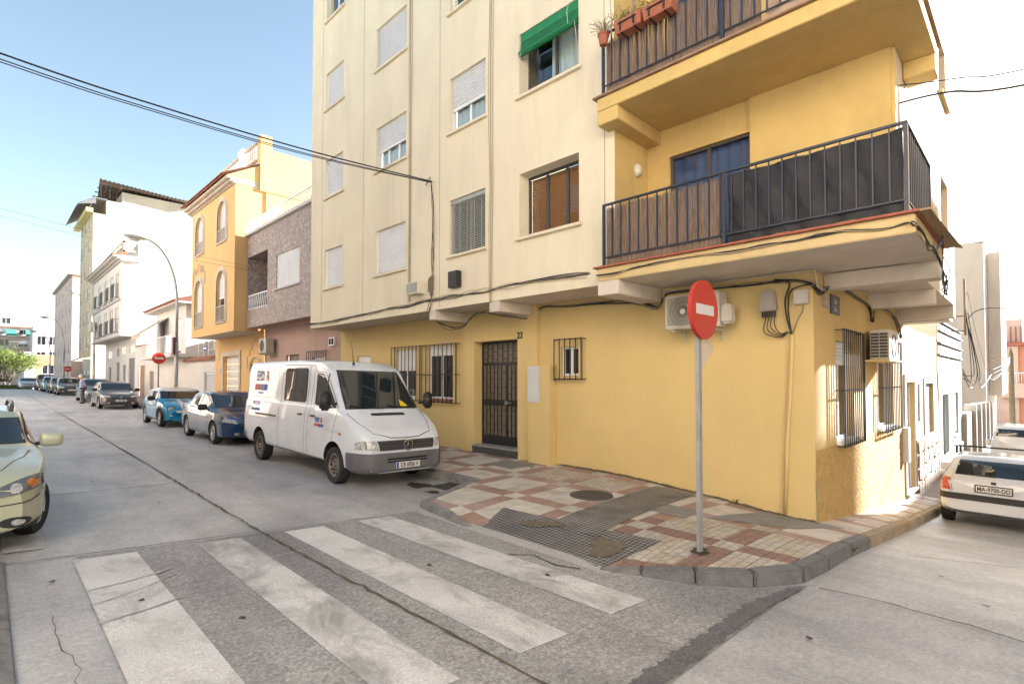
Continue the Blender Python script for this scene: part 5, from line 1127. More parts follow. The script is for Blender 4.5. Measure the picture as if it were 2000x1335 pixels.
    def shell(s, name, pred, m, infl=.012):
        vs = []; fs = []; mp = {}
        for p in s.me.polygons:
            if p.material_index == 0 and pred(p.center):
                f = []
                for i in p.vertices:
                    if i not in mp: v = s.me.vertices[i]; mp[i] = len(vs); vs.append(v.co + v.normal * infl)
                    f.append(mp[i])
                fs.append(tuple(f))
        n = len(vs); bm = bmesh.new(); bv = [bm.verts.new(v) for v in vs]
        for f in fs:
            try: bm.faces.new([bv[i] for i in f])
            except ValueError: pass
        bd = [e for e in bm.edges if len(e.link_faces) == 1]; r = bmesh.ops.extrude_edge_only(bm, edges=bd)
        nv = [g for g in r['geom'] if isinstance(g, bmesh.types.BMVert)]
        ctr = Vector((0, 0, 0))
        inv = {tuple(round(c, 5) for c in vs[k]): s.me.vertices[i].co - s.me.vertices[i].normal * .01 for i, k in mp.items()}
        for v in nv: q = inv.get(tuple(round(c, 5) for c in v.co)); v.co = q if q is not None else v.co
        me = D.meshes.new(name); bm.to_mesh(me); bm.free(); me.polygons.foreach_set('use_smooth', [True] * len(me.polygons)); me.set_sharp_from_angle(angle=radians(40))
        return link(name, me, m, s.body)
    def wheels(s, r, w, style='alloy', spokes=5, steer=0, inset=.0):
        proto = None
        for ax in s.axles:
            for sg in (-1, 1):
                if proto is None:
                    t = MB(); t.lathe([(r * .64, -w * .42), (r * .80, -w * .5), (r * .94, -w * .49), (r * .99, -w * .38), (r, -w * .2), (r, w * .2), (r * .99, w * .38), (r * .94, w * .49), (r * .80, w * .5), (r * .64, w * .42)], (0, 0, 0), 'y', 32)
                    for k in range(5): t.lathe([(r * 1.001, -w * .3 + k * w * .15 - .004), (r * 1.004, -w * .3 + k * w * .15), (r * 1.001, -w * .3 + k * w * .15 + .004)], (0, 0, 0), 'y', 32)
                    to = t.build('wheel', tyre_m, s.root, smooth=1); ri = MB()
                    if style == 'steel':
                        ri.lathe([(r * .64, w * .40), (r * .60, w * .44), (r * .57, w * .30), (r * .36, w * .16), (r * .30, w * .36), (r * .16, w * .40), (0, w * .42)], (0, 0, 0), 'y', 32)
                        ro = ri.build('rim', steel_rim, to, smooth=1); hb = MB()
                        for k in range(10): a = 2 * pi * k / 10; hb.lathe([(.022, -.004), (.022, .008), (0, .009)], (r * .47 * cos(a), w * .25, r * .47 * sin(a)), 'y', 8)
                        for k in range(6): a = 2 * pi * k / 6; hb.lathe([(.013, 0), (.013, .025), (0, .026)], (r * .24 * cos(a), w * .37, r * .24 * sin(a)), 'y', 6)
                        hb.build('rim_holes', arch_dark, ro)
                    else:
                        ri.lathe([(r * .66, -w * .3), (r * .66, w * .40), (r * .62, w * .44), (r * .58, w * .36), (r * .57, -w * .2)], (0, 0, 0), 'y', 32); ri.lathe([(r * .13, w * .15), (r * .13, w * .36), (r * .1, w * .40), (0, w * .40)], (0, 0, 0), 'y', 20)
                        for k in range(spokes):
                            a = 2 * pi * k / spokes + pi / 2
                            for da in ((-.13, .13) if spokes < 7 else (0,)):
                                c, sn = cos(a + da * .4), sin(a + da * .4); c2, s2 = cos(a + da), sin(a + da); px, pz = -sn * .016, c * .016
                                A = (r * .1 * c, r * .1 * sn); B_ = (r * .60 * c2, r * .60 * s2)
                                ri.hexa([(A[0] - px, w * .22, A[1] - pz), (A[0] + px, w * .22, A[1] + pz), (B_[0] + px * 1.3, w * .24, B_[1] + pz * 1.3), (B_[0] - px * 1.3, w * .24, B_[1] - pz * 1.3), (A[0] - px, w * .38, A[1] - pz), (A[0] + px, w * .38, A[1] + pz), (B_[0] + px * 1.3, w * .38, B_[1] + pz * 1.3), (B_[0] - px * 1.3, w * .38, B_[1] - pz * 1.3)])
                        ro = ri.build('rim', rim_m, to, smooth=1); dk = MB(); dk.lathe([(r * .60, w * .05), (0, w * .05)], (0, 0, 0), 'y', 24); dk.build('brake_disc', steel_rim, ro)
                    proto = to; o = to
                else: o = copy_tree(proto, s.root)
                o.location = (ax, sg * (s.W0 - w / 2 - .015 - inset), r); o.rotation_euler = (0, random.uniform(0, 1) * 0, (0 if sg > 0 else pi) + (steer if ax > 0 else 0))
    def mirror(s, x, y, z, m, wx=.11, wy=.12, hz=.09):
        for sg in (-1, 1):
            b = MB(); pw = lambda v: math.copysign(abs(v) ** .55, v)
            b.lathe([(0, 0)], n=3) if 0 else None
            vs_ = []; nn_ = 20; mm_ = 12
            for i in range(mm_ + 1):
                for k in range(nn_): th = pi * i / mm_; ph = 2 * pi * k / nn_; vs_.append((wx * .62 * pw(sin(th)) * pw(cos(ph)) * (1 - .0 * sg), wy * pw(cos(th)), hz * pw(sin(th)) * pw(sin(ph))))
            b.add(vs_, [(i * nn_ + k, i * nn_ + (k + 1) % nn_, (i + 1) * nn_ + (k + 1) % nn_, (i + 1) * nn_ + k) for i in range(mm_) for k in range(nn_)])
            o = b.build('mirror', m, s.root, smooth=2); o.location = (x, sg * (y + wy), z)
            b = MB(); b.tube([(0, -sg * (wy + .08), -hz * .6), (0, 0, -hz * .3)], .025, 6); b.build('mirror_arm', blackp, o); b = MB(); b.box(-wx * .62 - .004, -wx * .62 + .002, -wy * .85, wy * .85, -hz * .8, hz * .8); b.build('mirror_glass', chrome, o)
    def plate(s, x, z, txt, sg=1, w=.52, tilt=0, blue=True):
        b = MB(); b.box(-.008, .008, -w / 2, w / 2, -.055, .055); o = b.build('number_plate', plate_m, s.root, bev=.002); o.location = (x, 0, z)
        if sg < 0: o.rotation_euler = (0, 0, pi)
        if blue: b = MB(); b.box(.0085, .0105, -w / 2 + .004, -w / 2 + .045, -.05, .05); b.build('plate_band', plate_blue, o)
        text(txt, None, 0, .105, MATS.get('plate_ink') or mat('plate_ink', (.015, .015, .018), .6), o, mtx=Matrix.Translation((.0105, .022 if blue else 0, -.003)) @ Matrix.Rotation(pi / 2, 4, 'Z') @ Matrix.Diagonal((.80, 1, 1, 1)), bold=True, depth=.001)
        return o
    def place(s, x, y, rz, pitch=0., roll=0.):
        c_, s_ = cos(rz), sin(rz); s.root.location = (x, y, zr(x, y)); 
        a0 = s.axles[0]; a1 = s.axles[1]; za = zr(x + c_ * a0, y + s_ * a0); zb_ = zr(x + c_ * a1, y + s_ * a1)
        yl = s.W0 - .1; zl = zr(x - s_ * yl, y + c_ * yl); zrr = zr(x + s_ * yl, y - c_ * yl)
        M = Matrix.Rotation(rz, 4, 'Z') @ Matrix.Rotation(-atan2(zb_ - za, a1 - a0), 4, 'Y') @ Matrix.Rotation(atan2(zl - zrr, 2 * yl), 4, 'X')
        s.root.rotation_euler = M.to_euler(); s.root.location = (x, y, za + (zb_ - za) * (-a0) / (a1 - a0))
def glasses(c, lst, gm=None, rim=True):
    for nm, poly, pl in lst:
        if rim:
            cx = sum(p[0] for p in poly) / len(poly); cy = sum(p[1] for p in poly) / len(poly); big = []
            for p in poly:
                v = Vector((p[0] - cx, p[1] - cy)); k = 1 + .022 / max(v.length, .05) * 1.2; big.append((cx + v.x * k, cy + v.y * k))
            f = c.patch(nm + '_seal', big, pl, blackp, .0035)
        c.patch(nm, poly, pl, gm or carglass, .008)
def sides(c, nm, poly, **k): return [(nm, poly, 'L'), (nm, poly, 'R')]

# ---------------- white delivery van
vp = paintm('dirty_white_van_paint', (.66, .70, .76), .34, .2)
V = Car('delivery_van', 'white panel van with faded red and blue lettering parked outside the door numbered 23', 5.75,
        zt=[(-2.875, 2.0), (-2.84, 2.2), (-2.7, 2.28), (0, 2.31), (1.0, 2.26), (1.38, 2.12), (2.12, 1.30), (2.62, 1.02), (2.78, .93), (2.84, .82), (2.875, .74)],
        zb=[(-2.875, 1.36), (1.5, 1.36), (2.1, 1.27), (2.62, .99), (2.84, .80), (2.875, .70)],
        w=[(-2.875, .86), (-2.82, .91), (-2.6, .925), (2.2, .925), (2.5, .90), (2.7, .84), (2.84, .76), (2.875, .70)],
        wr=[(-2.875, .80), (0, .83), (1.38, .80), (2.1, .80), (2.7, .74), (2.875, .66)], z0=[(-2.875, .42), (-2.5, .36), (2.0, .33), (2.5, .25), (2.875, .28)],
        axles=(-1.78, 1.87), ra=.40, paint=vp, cat='van', ns=96)
V.wheels(.335, .215, 'steel')
glasses(V, [('windscreen', [(-.76, 1.36), (-.70, 1.75), (-.645, 2.06), (.645, 2.06), (.70, 1.75), (.76, 1.36)], 'F')], mat_ := None)
for sgn in ('L', 'R'): glasses(V, [('door_window', [(.98, 1.42), (.98, 1.96), (1.02, 1.99), (1.22, 1.97), (1.45, 1.76), (1.80, 1.38), (1.4, 1.36)], sgn), ('side_window', [(-.52, 1.47), (-.52, 2.05), (-.47, 2.09), (.50, 2.09), (.55, 2.05), (.55, 1.47), (.50, 1.43), (-.47, 1.43)], sgn)])
V.seam('window_pillar', [(1.42, 1.37), (1.42, 1.99)], 'R', .03, blackp, .011); V.seam('window_pillar', [(0.02, 1.44), (.02, 2.08)], 'R', .012, blackp, .011)
sm = mat('panel_gap', (.03, .03, .032), .9)
for q in ([(.86, 2.16), (.80, 1.4), (.76, .95), (.74, .40)], [(-.66, 2.18), (-.70, 1.4), (-.72, .42)], [(.66, 2.17), (.60, .42)], [(.92, 2.04), (1.26, 2.02), (1.46, 1.86), (1.90, 1.34), (1.93, 1.22), (1.86, 1.0), (1.80, .78)], [(-.66, 2.18), (.86, 2.16)]): V.seam('panel_gap', q, 'R', .012, sm)
for q in ([(-2.42, 2.05), (-2.36, 2.1), (-.95, 2.1), (-.9, 2.05), (-.9, 1.5), (-.95, 1.45), (-2.42, 1.45), (-2.46, 1.5), (-2.42, 2.05)],): V.seam('pressed_panel', q, 'R', .014, mat('soft_shadow_line', (.36, .365, .37), .5))
V.patch('slide_rail', [(-2.05, 1.045), (-2.05, 1.085), (-.80, 1.085), (-.80, 1.045)], 'R', mat('rail_slot', (.10, .075, .06), .7), .006)
V.patch('trim_strip', [(-2.82, 1.0), (-2.82, 1.035), (2.0, .99), (2.0, .955)], 'R', vp, .012); V.patch('trim_strip', [(-2.82, 1.0), (-2.82, 1.035), (2.0, .99), (2.0, .955)], 'L', vp, .012)
def bumper(c, x0, zl, zh, m, sg=1, off=.022, W=.9):
    f = c.patch('bumper', [(-W, zl), (-W, zh), (W, zh), (W, zl)], 'F' if sg > 0 else 'B', m, off, .05)
    for s_ in 'LR': c.patch('bumper_end', [(x0, zl + .03), (x0, zh), (c.L / 2 * sg * .995, zh), (c.L / 2 * sg * .995, zl)], s_, m, off, .05, parent=f if False else None)
bumper(V, 2.36, .27, .625, greyp); bumper(V, -2.62, .40, .62, greyp, -1)
V.patch('grille', [(-.56, .665), (-.60, .83), (.60, .83), (.56, .665)], 'F', blackp, .010)
for k in range(6): V.seam('grille_bar', [(-.56, .685 + k * .026), (.56, .685 + k * .026)], 'F', .009, mat('grille_grey', (.09, .09, .1), .5), .022)
for sg in (-1, 1):
    V.patch('headlight', [(sg * .585, .68), (sg * .61, .83), (sg * .80, .84), (sg * .87, .80), (sg * .875, .69)] if sg > 0 else [(sg * .875, .69), (sg * .87, .80), (sg * .80, .84), (sg * .61, .83), (sg * .585, .68)], 'F', lamp_m, .012)
    V.seam('headlight_divider', [(sg * .765, .69), (sg * .775, .83)], 'F', .012, greyp, .018)
    V.patch('side_repeater', [(2.08, .90), (2.08, .94), (2.17, .94), (2.17, .90)], 'L' if sg > 0 else 'R', amber, .01)
V.patch('bumper_vent', [(-.42, .50), (-.42, .53), (.42, .53), (.42, .50)], 'F', arch_dark, .03); V.patch('bumper_vent', [(-.42, .455), (-.42, .48), (.42, .48), (.42, .455)], 'F', arch_dark, .03)
V.patch('hood_vent', [(2.17, -.36), (2.17, .36), (2.24, .36), (2.24, -.36)], 'T', blackp, .008)
V.seam('panel_gap', [(2.12, -.80), (2.4, -.74), (2.72, -.60), (2.80, -.3), (2.81, 0), (2.80, .3), (2.72, .60), (2.4, .74), (2.12, .80)], 'T', .012, sm)
q = V.cast('F', 0, .745, .02); st = MB(); st.lathe([(.098, -.008), (.098, .008), (.085, .010), (.085, -.008)], (0, 0, 0), 'x', 28)
for k in range(3):
    a = pi / 2 + 2 * pi * k / 3; tip = (0, .088 * cos(a), .088 * sin(a)); l_ = (.0, .014 * cos(a + 1.57), .014 * sin(a + 1.57)); 
    st.add([(.012, 0, 0), (0.0, l_[1], l_[2]), (0.004, tip[1], tip[2]), (0.0, -l_[1], -l_[2])], [(0, 1, 2), (0, 2, 3)])
o = st.build('badge', chrome, V.body, smooth=1); o.location = q + Vector((.012, 0, 0))
V.plate(2.925, .40, 'CR 6956 V', 1, .50)
for sg in (-1, 1):
    b = MB(); b.box(-.06, .06, -.10, .10, -.17, .17); o = b.build('mirror', blackp, V.root, bev=.04, seg=3, smooth=2); o.location = (1.92, sg * 1.12, 1.50); a = MB(); a.tube([(0, -sg * .22, -.05), (0, 0, -.05)], .025, 6); a.build('mirror_arm', blackp, o)
for x in (.42, 1.0): 
    for sg in (-1, 1): b = MB(); b.box(-.09, .09, -.02, .02, -.018, .018); o = b.build('door_handle', blackp, V.root, bev=.01); o.location = (x, sg * .935, 1.18)
a = MB(); a.tube([(1.20, -.20, 2.20), (1.17, -.21, 2.42), (1.12, -.22, 2.66)], [.012, .006, .003], 5); a.lathe([(.03, 0), (.02, .04), (.01, .07)], (1.20, -.2, 2.19), n=10); a.build('aerial', blackp, V.root)
for q in ([(-.05, 1.335), (-.70, 1.40)], [(.66, 1.335), (.08, 1.40)]): V.seam('wiper', q, 'F', .022, arch_dark, .03)
V.patch('paper_slip', [(.36, 1.37), (.40, 1.50), (.47, 1.46), (.54, 1.38)], 'F', mat('yellow_paper', (.65, .52, .01), .7), .022); 
def vtext(s_, x, z, size, m, sx=.8, off=.013, ang=0):
    me = text_mesh(s_, size, .0015, True); p = V.cast('R', x, z, off); a = V.cast('R', x, z + size * .4, off); b = V.cast('R', x, z - size * .4, off); c = V.cast('R', x + .3, z, off); d = V.cast('R', x - .3, z, off)
    up = (a - b).normalized(); rt = (c - d).normalized(); nn = up.cross(rt).normalized(); rt = nn.cross(up).normalized() * -1 if nn.cross(up).dot(rt) < 0 else nn.cross(up).normalized(); mid = (a + b + p * 2) / 4; mid.y = min(mid.y, (a.y + b.y) / 2, p.y) if 1 else mid.y
    me.transform(Matrix(((rt.x * sx, -nn.x, up.x, mid.x), (rt.y * sx, -nn.y, up.y, mid.y), (rt.z * sx, -nn.z, up.z, mid.z), (0, 0, 0, 1))))
    return link('lettering', me, m, V.body)
faded_blue = mat('faded_blue_print', (.16, .17, .42), .5, .1); faded_red = mat('faded_red_print', (.50, .13, .09), .5, .1); strong_blue = mat('blue_print', (.03, .09, .36), .5); strong_red = mat('red_print', (.50, .03, .03), .5)
vtext('EPD', -2.02, 1.92, .33, faded_blue, .82); vtext('R', -1.57, 1.92, .33, faded_red, .82)
for k, m in enumerate((faded_red, faded_red, faded_blue, strong_blue)): V.patch('print_block', [(-2.30 + k * .19, 1.60), (-2.30 + k * .19, 1.745), (-2.13 + k * .19, 1.745), (-2.13 + k * .19, 1.60)], 'R', m, .012)
vtext('TALLER EMPLEO', -1.92, 1.54, .06, faded_blue, .8); vtext('952 317 233', -2.05, 1.30, .115, faded_blue, .72); vtext('www.epdr.org', -2.05, 1.17, .12, strong_blue, .72)
vtext('EPD', 1.21, 1.11, .13, strong_blue, .82); vtext('R', 1.39, 1.11, .13, strong_red, .82)
for k, m in enumerate((strong_red, strong_red, strong_blue, strong_blue)): V.patch('print_block', [(1.085 + k * .1, .985), (1.085 + k * .1, 1.045), (1.175 + k * .1, 1.045), (1.175 + k * .1, .985)], 'R', m, .012)
V.place(-2.95, 8.72, -pi / 2)

# ---------------- generic car curves
def hatch(L=4.2, H=1.46, bonnet=.80, cowl=1.0, ws=(.95, .30), rear=-1.75, tail=.98, nose=.62):
    h = L / 2
    return dict(zt=[(-h, tail - .1), (-h + .06, tail), (rear - .05, H - .28), (rear + .35, H - .06), (-.4, H), (ws[1], H - .04), (ws[0], cowl), (h - .55, bonnet + .06), (h - .15, bonnet - .06), (h, nose)],
                zb=[(-h, tail - .16), (-h + .2, tail - .02), (ws[0], cowl - .06), (h - .4, bonnet - .02), (h - .08, nose + .04), (h, nose - .06)])
def stdcar(name, label, paint, L=4.2, W=.88, H=1.46, style='alloy', spokes=5, plate='', wb=None, group=None, detail=True, steer=0, bw=None, ns=64, **k):
    cv = hatch(L, H, **{a: b for a, b in k.items() if a != 'blackm'}); h = L / 2; bw = bw or W - .19
    ws = k.get('ws', (.95, .30)); cowl = k.get('cowl', 1.0); nose = k.get('nose', .62); bon = k.get('bonnet', .80); rear = k.get('rear', -1.75)
    c = Car(name, label, L, cv['zt'], cv['zb'], w=[(-h, W - .14), (-h + .12, W - .04), (-h + .6, W), (h - .9, W), (h - .3, W - .06), (h - .08, W - .17), (h, W - .26)], wr=[(-h, bw - .02), (-.4, bw), (ws[1], bw - .01), (ws[0], W - .16), (h, W - .30)], z0=[(-h, .30), (-h + .4, .20), (h - .4, .19), (h, .24)], axles=wb or (-h + .78, h - .84), ra=.355, paint=paint, ns=ns, group=group)
    c.wheels(.312, .20, style, spokes, steer, .03 if steer else 0)
    zb = cowl - .02; x1 = ws[1]; x0 = ws[0]
    fpoly = [(-(W - .20), cowl + .03), (-(bw - .07), H - .14), (bw - .07, H - .14), (W - .20, cowl + .03)]
    glasses(c, [('windscreen', fpoly, 'F')])
    glasses(c, [('rear_window', [(-(bw - .10), k.get('tail', .98) + .05), (-(bw - .16), H - .17), (bw - .16, H - .17), (bw - .10, k.get('tail', .98) + .05)], 'B')])
    for s_ in 'LR':
        glasses(c, [('side_window', [(-.12, zb), (-.12, H - .13), (x1 - .05, H - .15), (x0 - .22, zb + .06), (x0 - .25, zb)], s_), ('side_window', [(rear + .42, zb + .01), (rear + .62, H - .16), (-.20, H - .13), (-.20, zb)], s_)])
        if detail:
            for q in ([(-.16, H - .10), (-.16, .30)], [(x0 - .18, zb), (x0 - .20, .30)], [(rear + .55, zb), (rear + .6, .65)], [(x0 - .2, .3), (-.9, .3)]): c.seam('door_gap', q, s_, .008, sm)
            for x in (-.05, -.98): c.patch('door_handle', [(x, zb - .13), (x, zb - .10), (x + .16, zb - .10), (x + .16, zb - .13)], s_, paint, .02)
    c.mirror(x0 - .35, W - .04, cowl + .03, blackp if 'blackm' in k else paint)
    return c
def face(c, W, nose, bon, lights, grille=True, low=True):
    for sg in (-1, 1):
        p = [(sg * a, b) for a, b in lights]; c.patch('headlight', p if sg > 0 else p[::-1], 'F', lamp_m, .012, .05)
        if low: c.patch('fog_lamp', [(sg * (W - .30), .30), (sg * (W - .30), .37), (sg * (W - .42), .37), (sg * (W - .42), .30)][::1 if sg > 0 else -1], 'F', lamp_m, .014, .05)
    if grille: c.patch('grille', [(-.42, nose - .07), (-.46, nose + .01), (.46, nose + .01), (.42, nose - .07)], 'F', blackp, .010, .05)
    c.patch('lower_grille', [(-.50, .27), (-.45, .38), (.45, .38), (.50, .27)], 'F', blackp, .012, .05)
    c.seam('bonnet_gap', [(c.L / 2 - 1.15, -(W - .14)), (c.L / 2 - .42, -(W - .22)), (c.L / 2 - .18, -.3), (c.L / 2 - .17, 0), (c.L / 2 - .18, .3), (c.L / 2 - .42, (W - .22)), (c.L / 2 - 1.15, (W - .14))], 'T', .008, sm)
# blue saloon behind the van
navy = paintm('metallic_navy_paint', (.006, .04, .115), .24)
S = stdcar('blue_saloon', 'dark metallic blue saloon parked directly behind the white van', navy, L=4.45, W=.86, H=1.46, cowl=.97, ws=(1.0, .25), rear=-1.55, tail=1.03, bonnet=.82, nose=.60, wb=(-1.38, 1.30), blackm=1)
face(S, .86, .60, .82, [(.48, .60), (.50, .70), (.74, .75), (.79, .66)]); S.plate(2.24, .44, '4561 HJL'); S.place(-2.98, 15.45, -pi / 2)
# small turquoise hatch with white bonnet stripes
turq = paintm('turquoise_paint', (.01, .25, .46), .25); whitep = paintm('gloss_white_paint', (.6, .61, .62), .3)
Mi = stdcar('small_hatchback', 'small turquoise hatchback with white roof and white bonnet stripes behind the blue saloon', turq, L=3.65, W=.85, H=1.41, cowl=.99, ws=(.72, .32), rear=-1.62, tail=.98, bonnet=.84, nose=.56, wb=(-1.22, 1.22), spokes=8, bw=.70, blackm=1)
Mi.shell('roof', lambda c: c.z > 1.27 and c.x < .45, whitep, .004)
for sg in (-1, 1):
    Mi.patch('bonnet_stripe', [(.85, sg * .10), (.85, sg * .27), (1.72, sg * .25), (1.72, sg * .09)][::1 if sg > 0 else -1], 'T', whitep, .006)
    q = Mi.cast('F', sg * .56, .66, .0); lo = MB(); lo.lathe([(0, .03), (.06, .028), (.10, .012), (.11, -.01)], (0, 0, 0), 'x', 20); o = lo.build('headlight', lamp_m, Mi.body, smooth=1); o.location = q + Vector((0.0, 0, 0)); lo = MB(); lo.lathe([(.105, .012), (.128, .012), (.128, -.02)], (0, 0, 0), 'x', 20); lo.build('headlight_ring', chrome, o, smooth=1)
    Mi.patch('chrome_strip', [(sg * .30, .43), (sg * .30, .455), (sg * .62, .455), (sg * .62, .43)][::1 if sg > 0 else -1], 'F', chrome, .02)
    for ax in (-1.22, 1.22):
        pl = [(ax + .43 * cos(t), .33 + .43 * sin(t)) for t in [pi * i / 10 for i in range(11)]] + [(ax + .36 * cos(t), .33 + .36 * sin(t)) for t in [pi * i / 10 for i in range(10, -1, -1)]]
        Mi.patch('arch_trim', pl, 'L' if sg > 0 else 'R', blackp, .012, .06)
Mi.patch('grille', [(-.38, .52), (-.44, .60), (.44, .60), (.38, .52)], 'F', chrome, .012, .05); Mi.shell('sill', lambda c: c.z < .30, blackp, .006); Mi.plate(1.85, .38, '9147 CRT'); Mi.place(-3.0, 21.7, -pi / 2)
# grey hatch
greyg = paintm('dusty_grey_paint', (.055, .053, .048), .3, .3)
Go = stdcar('grey_hatchback', 'dusty dark grey hatchback facing the camera beside the standing man', greyg, L=4.2, W=.89, H=1.46, wb=(-1.25, 1.30), cowl=.98, bonnet=.82, nose=.62, blackm=1)
face(Go, .89, .62, .82, [(.44, .62), (.46, .71), (.76, .76), (.82, .66)]); Go.plate(2.13, .46, '6014 GBS'); b = MB(); b.lathe([(.075, -.01), (.07, .012), (0, .014)], (0, 0, 0), 'x', 20); o = b.build('badge', chrome, Go.body); o.location = Go.cast('F', 0, .63, .012); Go.place(-3.12, 34.9, -pi / 2)
specs = [('silver_estate', 'dark teal estate car parked half hidden behind the dusty grey hatchback', (.07, .12, .15), 4.4, 1.56, 43.2, -2.98, 'silver_paint'),
         ('black_hatchback', 'black hatchback at the head of the far row behind the standing man', (.03, .032, .036), 4.2, 1.47, 57.2, -3.15, 'gloss_black_paint'),
         ('dark_saloon', 'dark brown car tight behind the black hatchback in the far row', (.08, .06, .045), 4.1, 1.45, 62.4, -3.25, 'brown_paint'),
         ('teal_hatchback', 'pale teal car fourth from the end of the far row', (.16, .30, .31), 4.1, 1.5, 67.6, -3.45, 'teal_paint'),
         ('maroon_estate', 'tall maroon car near the far end of the parked row', (.10, .02, .025), 4.3, 1.7, 73.2, -3.6, 'maroon_paint'),
         ('white_hatchback', 'small white car last in the far parked row', (.6, .6, .6), 3.9, 1.42, 84.0, -4.6, 'white_far_paint')]
for nm, lb, col, L, H, y, x, pn in specs:
    c = stdcar(nm, lb, paintm(pn, col), L=L, H=H, wb=(-L / 2 + .8, L / 2 - .85), detail=False, ns=44, cowl=H * .675, tail=H * .67, group='cars in the far parked row' if y > 50 else None)
    face(c, .88, .62, .80, [(.44, .60), (.46, .70), (.76, .76), (.82, .66)]); c.plate(L / 2 + .02, .45, '0000'.replace('0000', random.choice(['2291 DFK', '7730 FBN', '5128 CMD']))); c.place(x, y, -pi / 2)
# pale green estate cut by the left edge
greenp = paintm('pale_green_metallic_paint', (.50, .50, .35), .28, metal=.2)
Vo = stdcar('estate_car', 'pale green metallic estate car with roof rails cut off by the left edge', greenp, L=4.55, W=.90, H=1.45, wb=(-1.36, 1.36), spokes=7, steer=-.38, cowl=1.0, ws=(1.02, .36), rear=-2.0, tail=.98, bonnet=.86, nose=.66)
for sg in (-1, 1):
    hp = [(.47, .60), (.48, .70), (.60, .745), (.80, .79), (.845, .76), (.85, .69), (.82, .655)]; p = [(sg * a, b) for a, b in hp]
    Vo.patch('headlight_housing', p[::1 if sg > 0 else -1], 'F', mat('smoked_lens', (.10, .10, .10), .15, .2, coat=1), .010, .04)
    for (a, b, r, m) in ((.60, .675, .048, lamp_m), (.73, .705, .045, amber)): Vo.patch('headlight_lens', [(sg * a + r * cos(t), b + r * .85 * sin(t)) for t in [2 * pi * i / 14 for i in range(14)]], 'F', m, .02, .04)
    Vo.patch('fog_surround', [(sg * (.60 + .13 * cos(t)), .335 + .055 * sin(t)) for t in [2 * pi * i / 14 for i in range(14)]], 'F', blackp, .012, .05); Vo.patch('fog_lamp', [(sg * (.62 + .05 * cos(t)), .335 + .032 * sin(t)) for t in [2 * pi * i / 12 for i in range(12)]], 'F', lamp_m, .022, .04)
    Vo.seam('bumper_strip', [(sg * .25, .50), (sg * .72, .535), (sg * .80, .57)], 'F', .012, sm, .006)
    Vo.patch('lower_lip', [(0, .20), (0, .255), (sg * .6, .26), (sg * .86, .33), (sg * .86, .26), (sg * .6, .20)][::1 if sg > 0 else -1], 'F', blackp, .012)
    rl = MB(); rl.tube([(.28, sg * .60, 1.39), (.18, sg * .605, 1.46), (-.1, sg * .61, 1.495), (-1.7, sg * .61, 1.46), (-1.85, sg * .60, 1.38)], .02, 6); rl.build('roof_rail', mat('dark_grey_rail', (.06, .065, .08), .4), Vo.root, smooth=2)
Vo.patch('grille', [(-.38, .50), (-.40, .70), (.40, .70), (.38, .50)], 'F', blackp, .012); Vo.seam('bonnet_gap', [(1.12, .75), (1.5, .68), (1.95, .50), (2.1, .38)], 'T', .01, sm); Vo.seam('bonnet_gap', [(1.12, -.75), (1.5, -.68), (1.95, -.50), (2.1, -.38)], 'T', .01, sm)
Vo.seam('panel_gap', [(2.0, .62), (1.7, .60)], 'L', .008, sm); Vo.plate(2.29, .40, '3852 CJB')
Vo.place(-8.72, 7.62, -pi / 2)
# white hatch in the side street
cw = paintm('cream_white_paint', (.58, .61, .66), .3)
Cl = stdcar('white_rear_hatchback', 'white hatchback seen from behind with roof bars at the right edge', cw, L=3.8, W=.83, H=1.42, wb=(-1.22, 1.26), style='steel', cowl=.98, tail=.93, rear=-1.78, ws=(.8, .2), bonnet=.8, nose=.55)
for sg in (-1, 1):
    p = [(sg * .62, .66), (sg * .66, .80), (sg * .71, .90), (sg * .745, .90), (sg * .75, .68)]; Cl.patch('tail_lamp', p[::1 if sg > 0 else -1], 'B', red_lamp, .014, .05)
    Cl.patch('tail_lamp_side', [(-1.86, .66), (-1.86, .9), (-1.74, .9), (-1.66, .66)], 'L' if sg > 0 else 'R', red_lamp, .012, .05)
bumper(Cl, -1.5, .50, .62, blackp, -1, .018); Cl.plate(-1.945, .74, 'MA-9700-DD', -1, .50, blue=False)
b = MB(); b.box(-.012, .004, -.27, .27, -.075, .075); o = b.build('plate_frame', blackp, Cl.root, bev=.01); o.location = (-1.93, 0, .74)
Cl.seam('tailgate_gap', [(-.62, .64), (-.60, .66), (-.64, .9)], 'B', .01, sm); Cl.seam('tailgate_gap', [(.62, .64), (.60, .66), (.64, .9)], 'B', .01, sm); Cl.patch('tailgate_lock', [(-.04, .84), (-.035, .88), (.035, .88), (.04, .84)], 'B', blackp, .02, .03); Cl.seam('rear_wiper', [(-.02, .97), (.42, .985)], 'B', .02, blackp, .03)
rb = MB()
for x in (-.9, -.15): rb.box(x - .015, x + .015, -.66, .66, 1.50, 1.525)
for y in (-.5, -.17, .17, .5): rb.tube([(-1.0, y, 1.52), (-.05, y, 1.52)], .008, 4)
rbo = rb.build('roof_bars', blackp, Cl.root)
for x in (-.9, -.15):
    for y in (-.62, .62): b = MB(); b.box(x - .035, x + .035, y - .02, y + .02, 1.36, 1.51); b.build('bar_foot', blackp, rbo, bev=.01)
Cl.place(6.95, -1.62, 0)
# boxy four by four beyond it
J = stdcar('off_road_car', 'boxy white off road car parked ahead of the white hatchback in the side street', whitep, L=4.0, W=.86, H=1.88, wb=(-1.2, 1.3), cowl=1.15, tail=1.45, rear=-1.95, ws=(.55, .35), bonnet=1.08, nose=.8, detail=False, bw=.78)
J.plate(-2.02, .8, '4417 BXR', -1); J.place(16.2, -1.95, 0)
